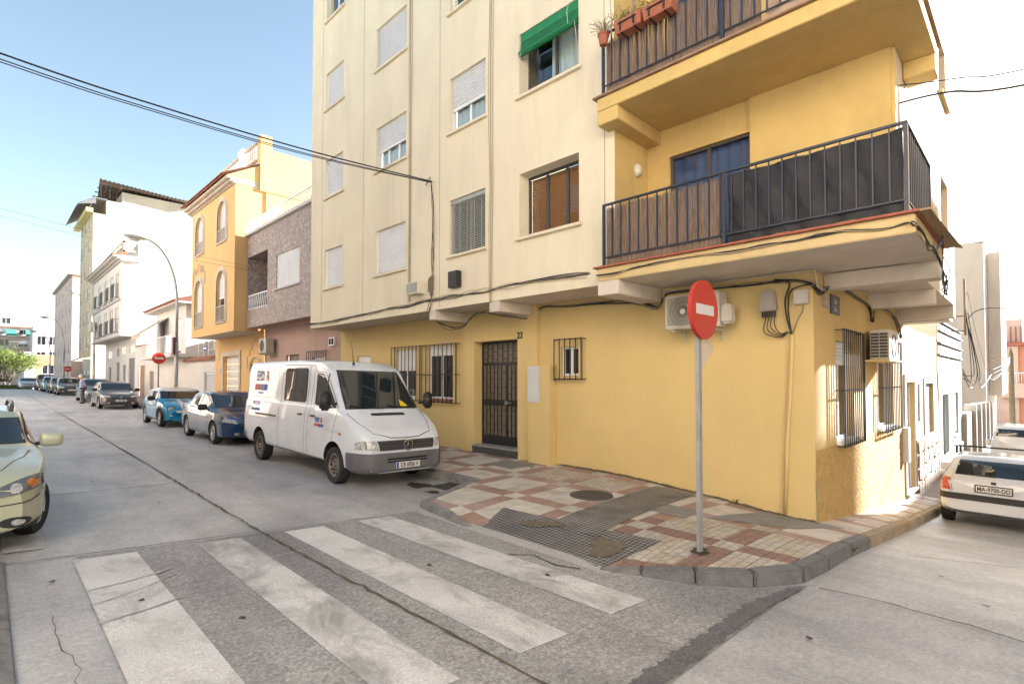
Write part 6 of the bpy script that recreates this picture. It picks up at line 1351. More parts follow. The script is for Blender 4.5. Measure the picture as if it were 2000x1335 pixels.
# ================================================================ street furniture, cables, small things
galv = mat('galvanised_steel', (.36, .37, .37), .5, .15, 6, metal=.4); sign_red = mat('red_sign_face', (.46, .035, .02), .38, .05, 3); sign_white = mat('white_sign_bar', (.58, .57, .56), .45, .04)
def no_entry(x, y, zc, r, label, pole_r=.038, base=None, off=(0, 0)):
    g = zp(x, y) if base is None else base; t = empty('no_entry_sign', (x, y, g), label, 'road sign', 'no entry signs')
    p = MB(); p.box(x - pole_r, x + pole_r, y - pole_r * .6, y + pole_r * .6, g - .02, zc + r * .6); p.build('pole', galv, t, bev=.008)
    d = MB(); d.lathe([(0, -.012), (r, -.012), (r, .03), (r * .97, .032), (r * .97, -.004)], (0, 0, 0), 'y', 48); d.xf(Matrix.Translation((x, y - pole_r - .03, zc)))
    f = d.build('sign_face', sign_red, t, smooth=1); b = MB(); b.box(x - r * .66, x + r * .66, y - pole_r - .0455, y - pole_r - .0425, zc - r * .17, zc + r * .17); b.build('sign_bar', sign_white, f)
    b = MB(); b.box(x - .05, x + .05, y - pole_r - .015, y - pole_r * .6, zc - .02, zc + .02); b.build('bracket', galv, t)
    return t
no_entry(-2.90, .34, 2.735, .318, 'red and white no entry sign on a galvanised pole standing on the corner pavement')
no_entry(-1.85, 30.6, 3.05, .30, 'red and white no entry sign beside the first street lamp before the white house')
no_entry(-1.85, 73, 3.0, .32, 'red and white no entry sign far down the street above the parked row')
blob('pole_dirt', -2.9, .34, .12, .10, stain_m, zp, .008, 31)
def lamp(x, y, h, label):
    g = zp(x, y); t = empty('street_lamp', (x, y, g), label, 'street lamp', 'street lamps with curved arms'); z = g
    p = MB(); p.tube([(x, y, g), (x, y, g + 3.3)], .085, 12); p.build('pole_base', galv, t, smooth=2)
    pts = [(x, y, g + 3.3), (x, y, g + h * .64)]; n = 10
    for i in range(1, n + 1): a = pi / 2 * i / n * .93; pts.append((x - 1.35 * (1 - cos(a)), y, g + h * .64 + (h * .36) * sin(a)))
    p = MB(); p.tube(pts, [.06] * 2 + [.055 - .002 * i for i in range(n)], 10); p.build('pole', galv, t, smooth=2)
    e = pts[-1]; hd = MB(); hd.lathe([(.02, 0), (.07, .06), (.15, .32), (.16, .6), (.10, .85), (0, .92)], (0, 0, 0), 'x', 16); hd.xf(Matrix.Translation((e[0], e[1], e[2])) @ Matrix.Rotation(pi, 4, 'Z') @ Matrix.Rotation(-.06, 4, 'Y') @ Matrix.Diagonal((1, 1, .62, 1)))
    ho = hd.build('lamp_head', mat('pale_lamp_housing', (.45, .45, .42), .5, .06), t, smooth=1); gl = MB(); gl.lathe([(0, -.10), (.10, -.08), (.13, 0)], (0, 0, 0), 'z', 14); gl.xf(Matrix.Translation((e[0] - .5, e[1], e[2] - .06)) @ Matrix.Diagonal((1.7, .9, 1, 1))); gl.build('lamp_glass', mat('lamp_diffuser', (.5, .5, .46), .2), ho, smooth=1)
    return t
l1 = lamp(-2.0, 26.3, 7.9, 'nearest tall street lamp with curved arm in front of the white two storey house')
b = MB(); b.box(-2.16, -2.08, 26.2, 26.5, 3.1, 3.9); o = b.build('signal_box', mat('dark_red_box', (.10, .02, .04), .5), l1); b = MB(); [b.lathe([(.088, 0), (.088, .1)], (-2, 26.3, .9 + k * .32), n=12) for k in range(3)]; b.build('sticker_band', mat('yellow_sticker', (.5, .33, .04), .6), l1)
lamp(-2.05, 52, 8.1, 'second street lamp with curved arm in front of the white house with balconets'); lamp(-2.05, 74.5, 7.8, 'third street lamp with curved arm before the pink block'); lamp(-2.05, 92, 7.6, 'farthest street lamp at the end of the street')
# ---- cables
def cat_pts(P, n=6):
    P = [Vector(p) for p in P]; out = []
    for i in range(len(P) - 1):
        p0, p1, p2, p3 = P[max(i - 1, 0)], P[i], P[i + 1], P[min(i + 2, len(P) - 1)]
        for k in range(n): t = k / n; out.append(.5 * (2 * p1 + (p2 - p0) * t + (2 * p0 - 5 * p1 + 4 * p2 - p3) * t * t + (3 * p1 - p0 - 3 * p2 + p3) * t ** 3))
    return out + [P[-1]]
cab_black = black_rubber; cab_cream = mat('painted_over_cable', (.42, .33, .21), .8, .2, 9); cab_grey = mat('grey_cable', (.16, .15, .13), .7, .2)
def bundle(label, strands, cat='cables'):
    f = Vector(strands[0][0][0]); t = empty('cable_bundle', f, label, cat)
    for P, r, m in strands: MB().tube(cat_pts(P, 5), r, 5).build('cable', m, t, smooth=2, recalc=False)
    return t
def jit(P, a, sd):
    rnd = random.Random(sd); return [(p[0] - rnd.uniform(0, a * .4), p[1] + rnd.uniform(-a, a), p[2] + rnd.uniform(-a, a)) for p in P]
base = [onX(px, py, -1.055) for px, py in ((606, 632), (640, 629), (672, 622), (705, 614), (735, 609), (765, 603), (795, 596.5), (825, 589), (855, 584), (885, 578.5), (915, 573), (945, 568), (990, 560), (1050, 548.5), (1110, 539.5), (1150, 534))]
bundle('thick bundle of black and cream cables running along the foot of the cream facade', [(jit(base, .03 + .01 * k, k), (.012, .009, .008, .007, .006)[k], (cab_black, cab_grey, cab_black, cab_cream, cab_cream)[k]) for k in range(5)])
base = [onX(px, py, -1.365) for px, py in ((1165, 538), (1200, 534), (1240, 523), (1281, 514), (1360, 501), (1427, 490), (1490, 480), (1555, 469), (1600, 460), (1649, 452), (1727, 446), (1775, 434))] 
tail = [(-1.37, -1.33, 3.66), (-1.1, -1.38, 3.60), (-.6, -1.40, 3.52), (-.1, -1.39, 3.60), (.3, -1.39, 3.48), (.6, -1.40, 3.30), (.72, -1.40, 3.12)]
bundle('black cables pinned along the front edge of the lower balcony slab', [(jit(base, .008 + .01 * k, 20 + k) + jit(tail, .02 + .02 * k, 30 + k), (.010, .009, .007)[k], (cab_black, cab_black, cab_cream)[k]) for k in range(3)])
coil = [[(-.2 + random.uniform(-.1, .1), -1.40, 3.55), (.0, -1.45, 3.7), (.25, -1.43, 3.55 + .1 * k), (.2, -1.42, 3.25), (.5, -1.41, 3.2), (.65, -1.43, 3.4 - .1 * k), (.4, -1.41, 3.05 + .06 * k)] for k in range(4)]
bundle('tangle of loose black and blue cable ends at the corner of the lower balcony', [(c, .006, (cab_black, cab_black, mat('blue_tape', (.05, .16, .35), .6), cab_grey)[k]) for k, c in enumerate(coil)])
base = [onX(px, py, -.03) for px, py in ((1000, 624), (1030, 622), (1045, 612), (1062, 600), (1110, 597), (1160, 592), (1205, 590), (1255, 594), (1285, 600), (1300, 577), (1330, 569), (1412, 561), (1470, 555), (1525, 548), (1560, 546), (1588, 556))]
tail = [(-.03, -.03, 3.30), (.25, -.05, 3.22), (.45, -.05, 3.30), (.9, -.04, 3.45), (1.6, -.04, 3.45), (2.6, -.04, 3.40), (3.3, -.04, 3.32), (3.5, -.06, 3.05), (3.9, -.04, 3.38), (5.2, -.04, 3.38), (6.1, -.04, 3.2), (6.5, -.05, 2.9)]
bundle('dark cable bundle following the top of the yellow ground floor wall under the slabs', [(jit(base, .015 + .012 * k, 40 + k) + jit(tail, .02 + .01 * k, 50 + k), (.014, .011, .009, .008)[k], (cab_black, cab_black, cab_grey, cab_cream)[k]) for k in range(4)])
# loops under the overhang by the beams
lp = [onX(px, py, -.6) for px, py in ((838, 612), (845, 622), (862, 632), (885, 640), (905, 637), (918, 622), (930, 612), (955, 612), (990, 616), (1030, 620))]
bundle('cables looping down beneath the overhang beams above the barred windows', [(jit(lp, .03 + .02 * k, 60 + k), .009, (cab_black, cab_black, cab_grey)[k]) for k in range(3)])
vert = [onX(px, py, -1.06) for px, py in ((843, 358), (845, 400), (846, 450), (846, 500), (845, 540), (843, 575), (842, 590), (838, 610))]
bundle('cable cluster dropping down the facade from the overhead wire bracket', [(jit(vert, .02 + .012 * k, 70 + k), .007, (cab_black, cab_grey, cab_cream, cab_cream, cab_black)[k]) for k in range(5)])
for sd, (px0, r, l) in enumerate(((800, .012, 'cream painted pipe down the facade right of the second window column'), (957, .011, 'cream painted cable pair down the facade between the third and fourth window columns'))):
    P = [onX(px0 + dx, y, -1.056) for y, dx in ((0, 2), (120, 1), (240, 0), (360, 1), (450, -1), (560, -1), (590, 2))]; P = [(p[0], P[0][1] + random.uniform(-.012, .012), p[2]) for p in P]
    bundle(l, [(P, r, cab_cream), ([(p[0], p[1] + .05 + random.uniform(-.02, .02), p[2]) for p in P], .006, cab_cream), ([(p[0], p[1] - .06 + random.uniform(-.02, .02), p[2]) for p in P], .004, cab_grey)])
pp = [onX(px, py, -.06) for px, py in ((1362, 585), (1300, 598))]
cp = [(-.07, 2.30, 3.33), (-.07, 2.30, 3.50), (-.07, 1.2, 3.53), (-.07, .1, 3.53), (-.07, -.05, 3.53), (-.07, -.07, 3.30), (.3, -.07, 3.28)]
cpo = MB().tube(cp, .013, 6).build('conduit', mat('cream_conduit', (.50, .44, .34), .6), smooth=2, recalc=False); tag(cpo, 'thin pale conduit running under the lower balcony soffit', 'conduit')
cpo = MB().tube([(-.03, .27, 2.64), (-.03, .30, 2.0), (-.03, .36, 1.0), (-.03, .40, .02)], .028, 8).build('downpipe', yellow_w, smooth=2, recalc=False); tag(cpo, 'yellow painted pipe down the wall near the building corner', 'pipe')
# wires over the streets
def wire(label, P, r, m=None): o = MB().tube(cat_pts(P, 8), r, 5).build('overhead_wire', m or cab_black, smooth=2, recalc=False); return tag(o, label, 'wire')
wire('upper overhead cable crossing the sky to the bracket on the cream facade', [(-1.05, 7.70, 6.59), (-4.0, 7.66, 6.40), (-6.47, 7.65, 6.36), (-8.3, 7.62, 6.40), (-12.4, 7.6, 6.7)], .014)
wire('middle overhead cable of the trio crossing the sky on the left', [(-1.05, 7.70, 6.57), (-4.0, 7.66, 6.33), (-6.47, 7.65, 6.28), (-8.3, 7.62, 6.32), (-12.4, 7.6, 6.6)], .009)
wire('lowest overhead cable of the trio crossing the sky on the left', [(-1.05, 7.70, 6.56), (-4.0, 7.68, 6.31), (-6.47, 7.67, 6.255), (-8.3, 7.64, 6.29), (-12.4, 7.6, 6.55)], .008)
wire('higher thin grey wire crossing in front of the orange house', [(-.75, 20, 6.45), (-4, 21.5, 7.0), (-8, 23, 7.85), (-12.4, 24.5, 9)], .006, cab_grey)
wire('lower thin grey wire crossing in front of the orange house', [(-.75, 19, 6.1), (-4, 21.3, 6.75), (-8, 23, 7.6), (-12.4, 24.5, 8.7)], .006, cab_grey)
wire('topmost wire leaving the sunny corner of the building to the right', [(.08, -1.02, 5.85), (.25, -1.6, 5.78), (.5, -2.6, 5.72), (1.5, -7.2, 6.0)], .008)
wire('thick wire leaving the sunny corner above the lower balcony rail', [(.1, -1.02, 5.62), (.2, -1.5, 5.62), (.5, -2.6, 5.52), (1.5, -7.2, 5.8)], .014)
bundle('cream cables descending the sunny wall corner above the lower balcony', [([(.06, -1.02, 5.85), (.0, -1.03, 5.6), (.05, -1.02, 5.2), (.03, -1.02, 4.6), (.05, -1.02, 3.9)], .010, cab_cream), ([(.10, -1.02, 5.62), (.05, -1.03, 5.3), (.09, -1.02, 4.8), (.07, -1.02, 4.0)], .010, cab_cream), ([(.30, -1.02, 5.62), (.15, -1.05, 5.3), (.25, -1.08, 5.05), (.35, -1.1, 4.9)], .006, cab_black)])
bk = MB(); bk.box(15.0, 15.06, -.56, -.50, 3.45, 5.35); bk.tube([(15.03, -.5, 3.6), (15.03, 0, 3.6)], .02, 4); bk.tube([(15.03, -.5, 4.1), (15.03, 0, 4.1)], .02, 4); bk = bk.build('cable_bracket', MATS['rusty_steel']); tag(bk, 'rusty upright cable bracket projecting from the side street houses', 'bracket')
rnd = random.Random(4); bundle('hanging loops of black cable below the rusty bracket', [([(15.0, -.55, 4.3 - .1 * k), (15.3 + .1 * k, -.6 - .04 * k, 3.3 - .1 * k), (15.6 + .25 * k, -.62 - .06 * k, 2.3 - .1 * k), (15.5, -.6, 1.9 - .12 * k + .3 * (k % 2)), (14.9, -.45, 2.0 + .1 * k)], .012, cab_black) for k in range(4)] + [([(15.1, -.6, 4.2), (18, -.6, 2.6), (22, -.5, 1.6), (33, -.3, 2.2)], .012, cab_black), ([(15.1, -.6, 4.9), (20, -.6, 3.2), (30, -.5, 1.9), (37, -1, 3.0)], .008, cab_grey)])
wire('dark wire stretching right from the rusty bracket', [(15.1, -.6, 4.0), (15.6, -.95, 4.35), (17, -2.2, 4.40), (22, -7, 4.6)], .014)
wire('pair of wires from the tall beige block to the right', [(13, -.95, 6.15), (14, -2.0, 6.2), (18, -7, 6.6)], .012)
for k in range(3): wire('pale service wire fanning out from the top of the wooden pole, %s of three' % ('highest', 'middle', 'lowest')[k], [(38, -1.02, 3.5 - .12 * k), (36, -.8, 2.9 - .2 * k), (34.2, -.3, 2.5 - .25 * k)], .012, white_frame)
po = MB().tube([(38, -1.02, -3), (38, -1.02, 3.6), (38, -1.02, 3.95)], [.17, .12, .02], 10).build('utility_pole', mat('weathered_pole', (.27, .24, .15), .9, .2, 6), smooth=2); tag(po, 'weathered greenish utility pole down the side street', 'utility pole')
an = MB(); an.tube([(63, -.6, 7.6), (63, -.6, 10.4)], .03, 5); an.tube([(62.99, -.2, 10.3), (63.01, 1.6, 10.35)], .02, 4); an.tube([(62.5, 1, 7.6), (62.5, 1, 9.2)], .025, 4); an.tube([(62.5, .6, 8.8), (62.5, 1.4, 8.8)], .015, 4); tag(an.build('roof_aerial', cab_grey), 'television aerials on the rose coloured house roof', 'aerial')['kind'] = 'stuff'
# bracket of the overhead trio
br = MB(); br.tube([(-1.04, 7.70, 6.58), (-1.16, 7.68, 6.58)], .02, 6); br.tube([(-1.14, 7.62, 6.64), (-1.14, 7.80, 6.50)], .015, 5); tag(br.build('wire_bracket', MATS['rusty_steel']), 'small wire bracket on the cream facade where the overhead cables land', 'bracket')
# boxes on the facade
jb = MB(); jb.box(-1.26, -1.041, 7.93, 8.42, 3.98, 4.27); t = jb.build('junction_box', cream_w, bev=.006); tag(t, 'cream junction box with a grey front on the facade among the cables', 'junction box'); jb = MB(); jb.box(-1.268, -1.262, 7.96, 8.39, 4.01, 4.24); jb.build('cover', mat('grey_cover', (.26, .26, .25), .5), t, bev=.002)
jb = MB(); jb.box(-1.18, -1.041, 6.60, 6.92, 3.98, 4.34); t = jb.build('terminal_box', blackp, bev=.012); tag(t, 'black ribbed terminal box on the cream facade below the slatted blind window', 'terminal box'); jb = MB(); [jb.box(-1.192, -1.181, 6.64, 6.88, 4.03 + k * .04, 4.045 + k * .04) for k in range(7)]; jb.build('ribs', blackp, t)
jb = MB(); rnd = random.Random(2); [jb.box(-1.12, -1.045, 7.60 + k * .035, 7.625 + k * .035, 3.95 + rnd.uniform(-.05, .1), 4.35 + rnd.uniform(-.1, .02)) for k in range(4)]; t = jb.build('cable_splice', mat('weathered_splice', (.20, .17, .12), .8, .3, 12)); tag(t, 'weathered cable splice block where the cables cross on the cream facade', 'cable splice'); t['kind'] = 'stuff'
# fibre box, white box
fb = MB(); fb.hexa([(-.14, .46, 3.0), (-.002, .46, 3.0), (-.002, .72, 3.0), (-.14, .72, 3.0), (-.12, .50, 3.32), (-.002, .50, 3.32), (-.002, .68, 3.32), (-.12, .68, 3.32)]); t = fb.build('fibre_box', mat('grey_beige_plastic', (.33, .31, .26), .5, .06), bev=.02, smooth=1); tag(t, 'grey beige fibre distribution box high on the yellow wall near the corner', 'fibre box')
fb = MB(); [fb.tube([(-.09, .49 + .035 * k, 3.0), (-.09, .49 + .035 * k, 2.91)], .014, 6) for k in range(6)]; fb.build('gland', cab_black, t)
bundle('thin black tails curving from the fibre box down to the wall conduit', [([(-.09, .49 + .04 * k, 2.92), (-.07, .50 + .05 * k, 2.78 - .03 * k), (-.06, .42, 2.66 - .02 * k), (-.05, .32, 2.68), (-.04, .27, 2.62)], .007, cab_black) for k in range(4)] + [([(-.04, .27, 2.62), (-.04, .30, 2.8), (-.04, .32, 3.05), (-.04, .28, 3.28), (-.05, .05, 3.34), (-.05, -.03, 3.28)], .010, cab_black), ([(-.05, .27, 2.64), (-.05, .33, 2.85), (-.05, .36, 3.15), (-.05, .30, 3.40), (-.05, .5, 3.47)], .012, cab_black), ([(-.03, .12, 3.06), (-.03, .14, 2.95), (-.03, .2, 2.84), (-.03, .26, 2.66)], .007, cab_grey)])
fb = MB(); fb.box(-.10, -.002, .045, .235, 3.07, 3.27); tag(fb.build('small_cabinet', mat('white_plastic_box', (.52, .50, .46), .4, .04), bev=.012, smooth=1), 'small white plastic box beside the fibre box near the building corner', 'cabinet')
pt = MB(); rnd = random.Random(8); pts = [(-.004, 1.62 + (.13 + .05 * sin(3 * a) + rnd.uniform(-.02, .02)) * cos(a), 2.42 + (.2 + .05 * sin(4 * a)) * sin(a)) for a in [2 * pi * i / 26 for i in range(26)]]; pt.poly(pts); tag(pt.build('plaster_patch', mat('raw_plaster', (.50, .43, .33), .9, .1), recalc=False), 'pale unpainted plaster patch on the yellow wall below the fan unit', 'plaster patch')
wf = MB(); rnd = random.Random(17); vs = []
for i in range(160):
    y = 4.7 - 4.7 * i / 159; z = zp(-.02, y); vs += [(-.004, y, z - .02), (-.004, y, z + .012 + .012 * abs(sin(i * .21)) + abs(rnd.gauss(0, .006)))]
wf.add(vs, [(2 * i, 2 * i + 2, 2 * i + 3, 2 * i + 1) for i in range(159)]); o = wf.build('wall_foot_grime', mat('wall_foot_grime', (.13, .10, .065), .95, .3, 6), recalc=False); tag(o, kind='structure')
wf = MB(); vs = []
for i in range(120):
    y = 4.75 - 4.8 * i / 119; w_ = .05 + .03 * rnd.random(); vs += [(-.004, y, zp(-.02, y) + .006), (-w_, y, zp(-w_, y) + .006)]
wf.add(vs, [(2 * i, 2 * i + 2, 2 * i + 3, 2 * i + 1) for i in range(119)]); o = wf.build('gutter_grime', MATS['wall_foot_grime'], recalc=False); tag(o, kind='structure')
# ---- air conditioners
ac_m = mat('ivory_ac_casing', (.50, .47, .41), .5, .05, 3); ac_g = mat('ac_grille_dark', (.06, .06, .06), .7)
t = empty('air_conditioner', (-.28, 1.64, 2.78), 'ivory air conditioner fan unit on the yellow wall half hidden by the no entry sign', 'air conditioner')
b = MB(); b.box(-.44, -.13, 1.18, 2.09, 2.80, 3.34); b.build('casing', ac_m, t, bev=.018, smooth=1); b = MB(); b.box(-.446, -.441, 1.36, 2.04, 2.85, 3.30); b.build('fan_recess', mat('ac_recess', (.30, .28, .25), .6), t); f = MB(); cy, cz = 1.76, 3.07
for k in range(34):
    a = 2 * pi * k / 34; P = [(-.462, cy + (.05 + .2 * i / 6) * cos(a + .5 * i / 6), cz + (.05 + .2 * i / 6) * sin(a + .5 * i / 6)) for i in range(7)]; f.tube(P, .004, 3)
o = f.build('fan_grille', mat('ac_vane', (.16, .155, .14), .6), t, recalc=False); o['kind'] = 'stuff'
f = MB(); f.lathe([(0, -.012), (.042, -.01), (.045, 0)], (-.464, cy, cz), 'x', 16); [f.lathe([(r, -.005), (r + .006, 0), (r, .005)], (-.462, cy, cz), 'x', 30) for r in (.12, .19, .255)]; f.build('fan_hub', ac_m, t)
b = MB(); b.box(-.40, -.20, 1.02, 1.18, 2.84, 3.14); b.build('pipe_cover', ac_m, t, bev=.03, smooth=1)
for y in (1.30, 1.95): b = MB(); b.box(-.44, -.001, y - .015, y + .015, 2.755, 2.785); b.box(-.03, -.001, y - .015, y + .015, 2.60, 2.755); b.build('bracket', ac_m, t)
t = empty('air_conditioner', (3.55, -.2, 2.32), 'boxed white air conditioner on a shelf between the two tall side window grilles', 'air conditioner')
b = MB(); b.box(3.1, 3.95, -.38, -.08, 2.34, 2.88); b.build('casing', ac_m, t, bev=.012, smooth=1); b = MB()
for r in range(8):
    for c in range(2): b.box(3.088, 3.098, -.355 + c * .135, -.235 + c * .135, 2.38 + r * .057, 2.42 + r * .057)
o = b.build('coil_slots', ac_g, t); o['kind'] = 'stuff'
b = MB(); b.box(3.0, 4.6, -.40, -.002, 2.30, 2.335); b.build('shelf', yellow_w, t, bev=.004); f = MB(); f.lathe([(.2, 0), (.2, .01), (.19, .012)], (3.5, -.392, 2.6), 'y', 24); f.build('fan_ring', ac_g, t)
t = empty('air_conditioner', (-.3, 20, 3.0), 'small old air conditioner on the mauve ground floor wall above the van roof', 'air conditioner')
b = MB(); b.box(-.42, -.1, 19.55, 20.35, 3.02, 3.60); b.build('casing', mat('grey_ac_casing', (.40, .38, .34), .5, .08), t, bev=.015, smooth=1); b = MB(); b.lathe([(0, 0), (.22, .0), (.24, .01)], (-.43, 20.0, 3.31), 'x', 24); b.build('fan', ac_g, t); b = MB(); b.box(-.45, 0, 19.6, 19.63, 2.95, 3.0); b.box(-.45, 0, 20.25, 20.28, 2.95, 3.0); b.build('bracket', ac_m, t)
t = empty('air_conditioner', (-1.3, 60.5, 6.8), 'white air conditioner on the balconet building front', 'air conditioner'); b = MB(); b.box(-1.5, -1.15, 59.4, 60.6, 6.4, 7.2); b.build('casing', ac_m, t, bev=.02); b = MB(); b.box(-1.5, -1.001, 59.5, 60.5, 6.3, 6.38); b.build('bracket', ac_m, t)
dish = MB(); dish.lathe([(0, .0), (.15, .02), (.28, .07), (.36, .13)], (0, 0, 0), 'x', 20); dish.xf(Matrix.Translation((-.55, 14.45, 11.2)) @ Matrix.Rotation(2.6, 4, 'Z') @ Matrix.Rotation(-.3, 4, 'Y')); d = dish.build('satellite_dish', mat('grey_dish', (.28, .28, .27), .5), smooth=2, recalc=False); tag(d, 'grey satellite dish at the far upper edge of the cream block', 'satellite dish'); b = MB(); b.tube([(-.5, 14.45, 11.2), (-.3, 14.3, 11.0), (-.1, 14.12, 11.0)], .02, 5); b.build('arm', galv, d)
d = MB(); d.lathe([(0, .0), (.15, .02), (.28, .07)], (0, 0, 0), 'x', 16); d.xf(Matrix.Translation((-.35, 22.6, 11.9)) @ Matrix.Rotation(3.6, 4, 'Z')); tag(d.build('satellite_dish', white_frame, smooth=2, recalc=False), 'small white satellite dish behind the orange house cornice', 'satellite dish')
# ---- planters on the upper balcony
pot_m = mat('terracotta_pot', (.34, .115, .06), .7, .12, 9, .2, 50); leaf_dry = mat('dry_plant', (.22, .15, .10), .9, .3, 20); leaf_ol = mat('olive_succulent', (.20, .19, .05), .8, .3, 20); soil = mat('soil', (.04, .03, .02), .95)
def trough(y0, y1, z, label, m, sd):
    t = empty('trough_planter', (-1.47, (y0 + y1) / 2, z), label, 'planter', 'troughs hung on the upper balcony rail'); b = MB(); b.hexa([(-1.56, y0 + .02, z), (-1.39, y0 + .02, z), (-1.39, y1 - .02, z), (-1.56, y1 - .02, z), (-1.59, y0, z + .19), (-1.37, y0, z + .19), (-1.37, y1, z + .19), (-1.59, y1, z + .19)]); b.build('trough', pot_m, t, bev=.006)
    b = MB(); b.box(-1.58, -1.38, y0 + .01, y1 - .01, z + .191, z + .196); b.build('soil', soil, t); rnd = random.Random(sd); pl = MB()
    for k in range(90):
        y = rnd.uniform(y0 + .03, y1 - .03); x = rnd.uniform(-1.56, -1.4); h = rnd.uniform(.04, .16); dx, dy = rnd.gauss(0, .04), rnd.gauss(0, .05)
        pl.tube([(x, y, z + .19), (x + dx, y + dy, z + .19 + h)], .004, 3); r = rnd.uniform(.008, .018); c = (x + dx, y + dy, z + .19 + h); pl.add([(c[0], c[1], c[2] + r), (c[0] + r, c[1], c[2]), (c[0], c[1] + r, c[2]), (c[0] - r, c[1], c[2]), (c[0], c[1] - r, c[2]), (c[0], c[1], c[2] - r)], [(0, 1, 2), (0, 2, 3), (0, 3, 4), (0, 4, 1), (5, 2, 1), (5, 3, 2), (5, 4, 3), (5, 1, 4)])
    pl.build('plants', m, t, recalc=False)['kind'] = 'stuff'
    b = MB()
    for y in (y0 + .12, y1 - .12): b.box(-1.60, -1.585, y - .012, y + .012, z + .02, z + .15); b.box(-1.57, -1.36, y - .012, y + .012, z - .012, z - .001)
    b.box(-1.605, -1.59, y0 + .08, y1 - .08, z + .12, z + .135); b.build('hanger', dark_metal, t); return t
trough(1.82, 2.29, 7.29, 'terracotta trough of dry yellowing plants hung nearer the left end of the upper balcony', leaf_ol, 1); trough(1.32, 1.80, 7.27, 'terracotta trough with olive green tufts to the right of the first trough', leaf_ol, 2)
t = empty('flower_pot', (-1.47, 2.6, 7.3), 'round terracotta pot with a dry twiggy plant on the upper balcony corner', 'flower pot'); b = MB(); b.lathe([(.0, 0), (.06, 0), (.085, .15), (.095, .15), (.095, .18), (.08, .18)], (-1.47, 2.56, 7.30), n=18); b.build('pot', pot_m, t, smooth=1); rnd = random.Random(6); pl = MB()
for k in range(70):
    a = rnd.uniform(0, 6.3); r = rnd.uniform(.05, .22); h = rnd.uniform(.05, .2); e = (-1.47 + r * cos(a), 2.56 + r * sin(a), 7.47 + h); pl.tube([(-1.47 + .03 * cos(a), 2.56 + .03 * sin(a), 7.46), (-1.47 + .6 * r * cos(a), 2.56 + .6 * r * sin(a), 7.48 + .8 * h), e], .003, 3); q = .012; pl.add([(e[0], e[1], e[2] + q), (e[0] + q, e[1], e[2]), (e[0] - q, e[1] + q, e[2])], [(0, 1, 2)])
pl.build('plant', leaf_dry, t, recalc=False)
pl = MB(); rnd = random.Random(12)
for k in range(9): 
    y = 2.2 + rnd.uniform(-.2, .25); e = (-1.5 + rnd.uniform(-.15, .1), y + rnd.uniform(-.2, .35), 7.75 + rnd.uniform(-.1, .4)); pl.tube([(-1.42, y, 7.45), (-1.45, (y + e[1]) / 2 + .05, 7.6), e], [.014, .010, .006], 5)
tag(pl.build('driftwood_plant', mat('pale_stem', (.33, .27, .22), .9), recalc=False), 'pale bare branching stems rising behind the terracotta troughs', 'plant')
# ---- the standing man
skin = mat('skin', (.45, .24, .16), .6, .05); shirt = mat('pale_blue_shirt', (.28, .34, .56), .8, .08, 8); trou = mat('grey_trousers', (.055, .05, .055), .85, .1, 8); hairm = mat('white_hair', (.55, .54, .52), .8)
def skinmesh(name, V_, E_, R_, m, parent, root=0):
    me = D.meshes.new(name); me.from_pydata(V_, E_, []); o = D.objects.new(name, me); COL.objects.link(o); md = o.modifiers.new('s', 'SKIN')
    for i, r in enumerate(R_): me.skin_vertices[0].data[i].radius = (r if isinstance(r, tuple) else (r, r))
    for i in range(len(V_)): me.skin_vertices[0].data[i].use_root = (i == root)
    o.modifiers.new('u', 'SUBSURF').levels = 2
    nm = D.meshes.new_from_object(o.evaluated_get(bpy.context.evaluated_depsgraph_get())); D.objects.remove(o); nm.name = name; nm.polygons.foreach_set('use_smooth', [True] * len(nm.polygons)); nm.materials.clear()
    return link(name, nm, m, parent)
px_, py_ = -3.98, 40.0; g = zr(px_, py_)
man = empty('person', (0, 0, 0), 'white haired man in pale blue shirt standing in the road beside the dusty hatchback', 'person')
# facing -x; u = towards -x
P = [(0, 0, .95), (-.02, 0, 1.15), (-.03, 0, 1.38), (-.06, 0, 1.50), (-.11, 0, 1.63), (-.04, .20, 1.40), (.08, .26, 1.14), (.16, .10, .98), (-.04, -.20, 1.40), (.10, -.24, 1.14), (.20, -.06, 1.02), (0, .09, .90), (-.01, .11, .50), (.03, .12, .08), (0, -.09, .90), (.02, -.11, .50), (.06, -.12, .08), (-.13, 0, 1.70)]
E_ = [(0, 1), (1, 2), (2, 3), (3, 4), (2, 5), (5, 6), (6, 7), (2, 8), (8, 9), (9, 10), (0, 11), (11, 12), (12, 13), (0, 14), (14, 15), (15, 16), (4, 17)]
R_ = [.14, .13, .13, .055, .10, .055, .042, .032, .055, .042, .032, .085, .055, .04, .085, .055, .04, .085]
body = skinmesh('body', P, E_, R_, skin, man)
hands = MB()
for hx, hy, hz in ((.18, .07, .96), (.22, -.04, 1.0)):
    hands.box(hx - .02, hx + .03, hy - .04, hy + .04, hz - .05, hz + .03)
    for k in range(4): hands.tube([(hx, hy - .033 + .022 * k, hz - .05), (hx + .005, hy - .033 + .022 * k, hz - .085), (hx + .02, hy - .033 + .022 * k, hz - .11 + .008 * abs(k - 1.5))], [.010, .009, .007], 5)
    hands.tube([(hx, hy - .04, hz), (hx + .015, hy - .065, hz - .03), (hx + .02, hy - .07, hz - .055)], [.012, .010, .008], 5)
hands.build('hands', skin, body, smooth=2)
skinmesh('shirt', [P[0], P[1], P[2], (-.05, 0, 1.46), P[5], (.07, .255, 1.18), P[8], (.09, -.235, 1.18), (0, 0, .90)], [(0, 1), (1, 2), (2, 3), (2, 4), (4, 5), (2, 6), (6, 7), (0, 8)], [(.16, .16), (.165, .165), (.15, .16), .075, .085, .06, .085, .06, (.15, .15)], shirt, man)
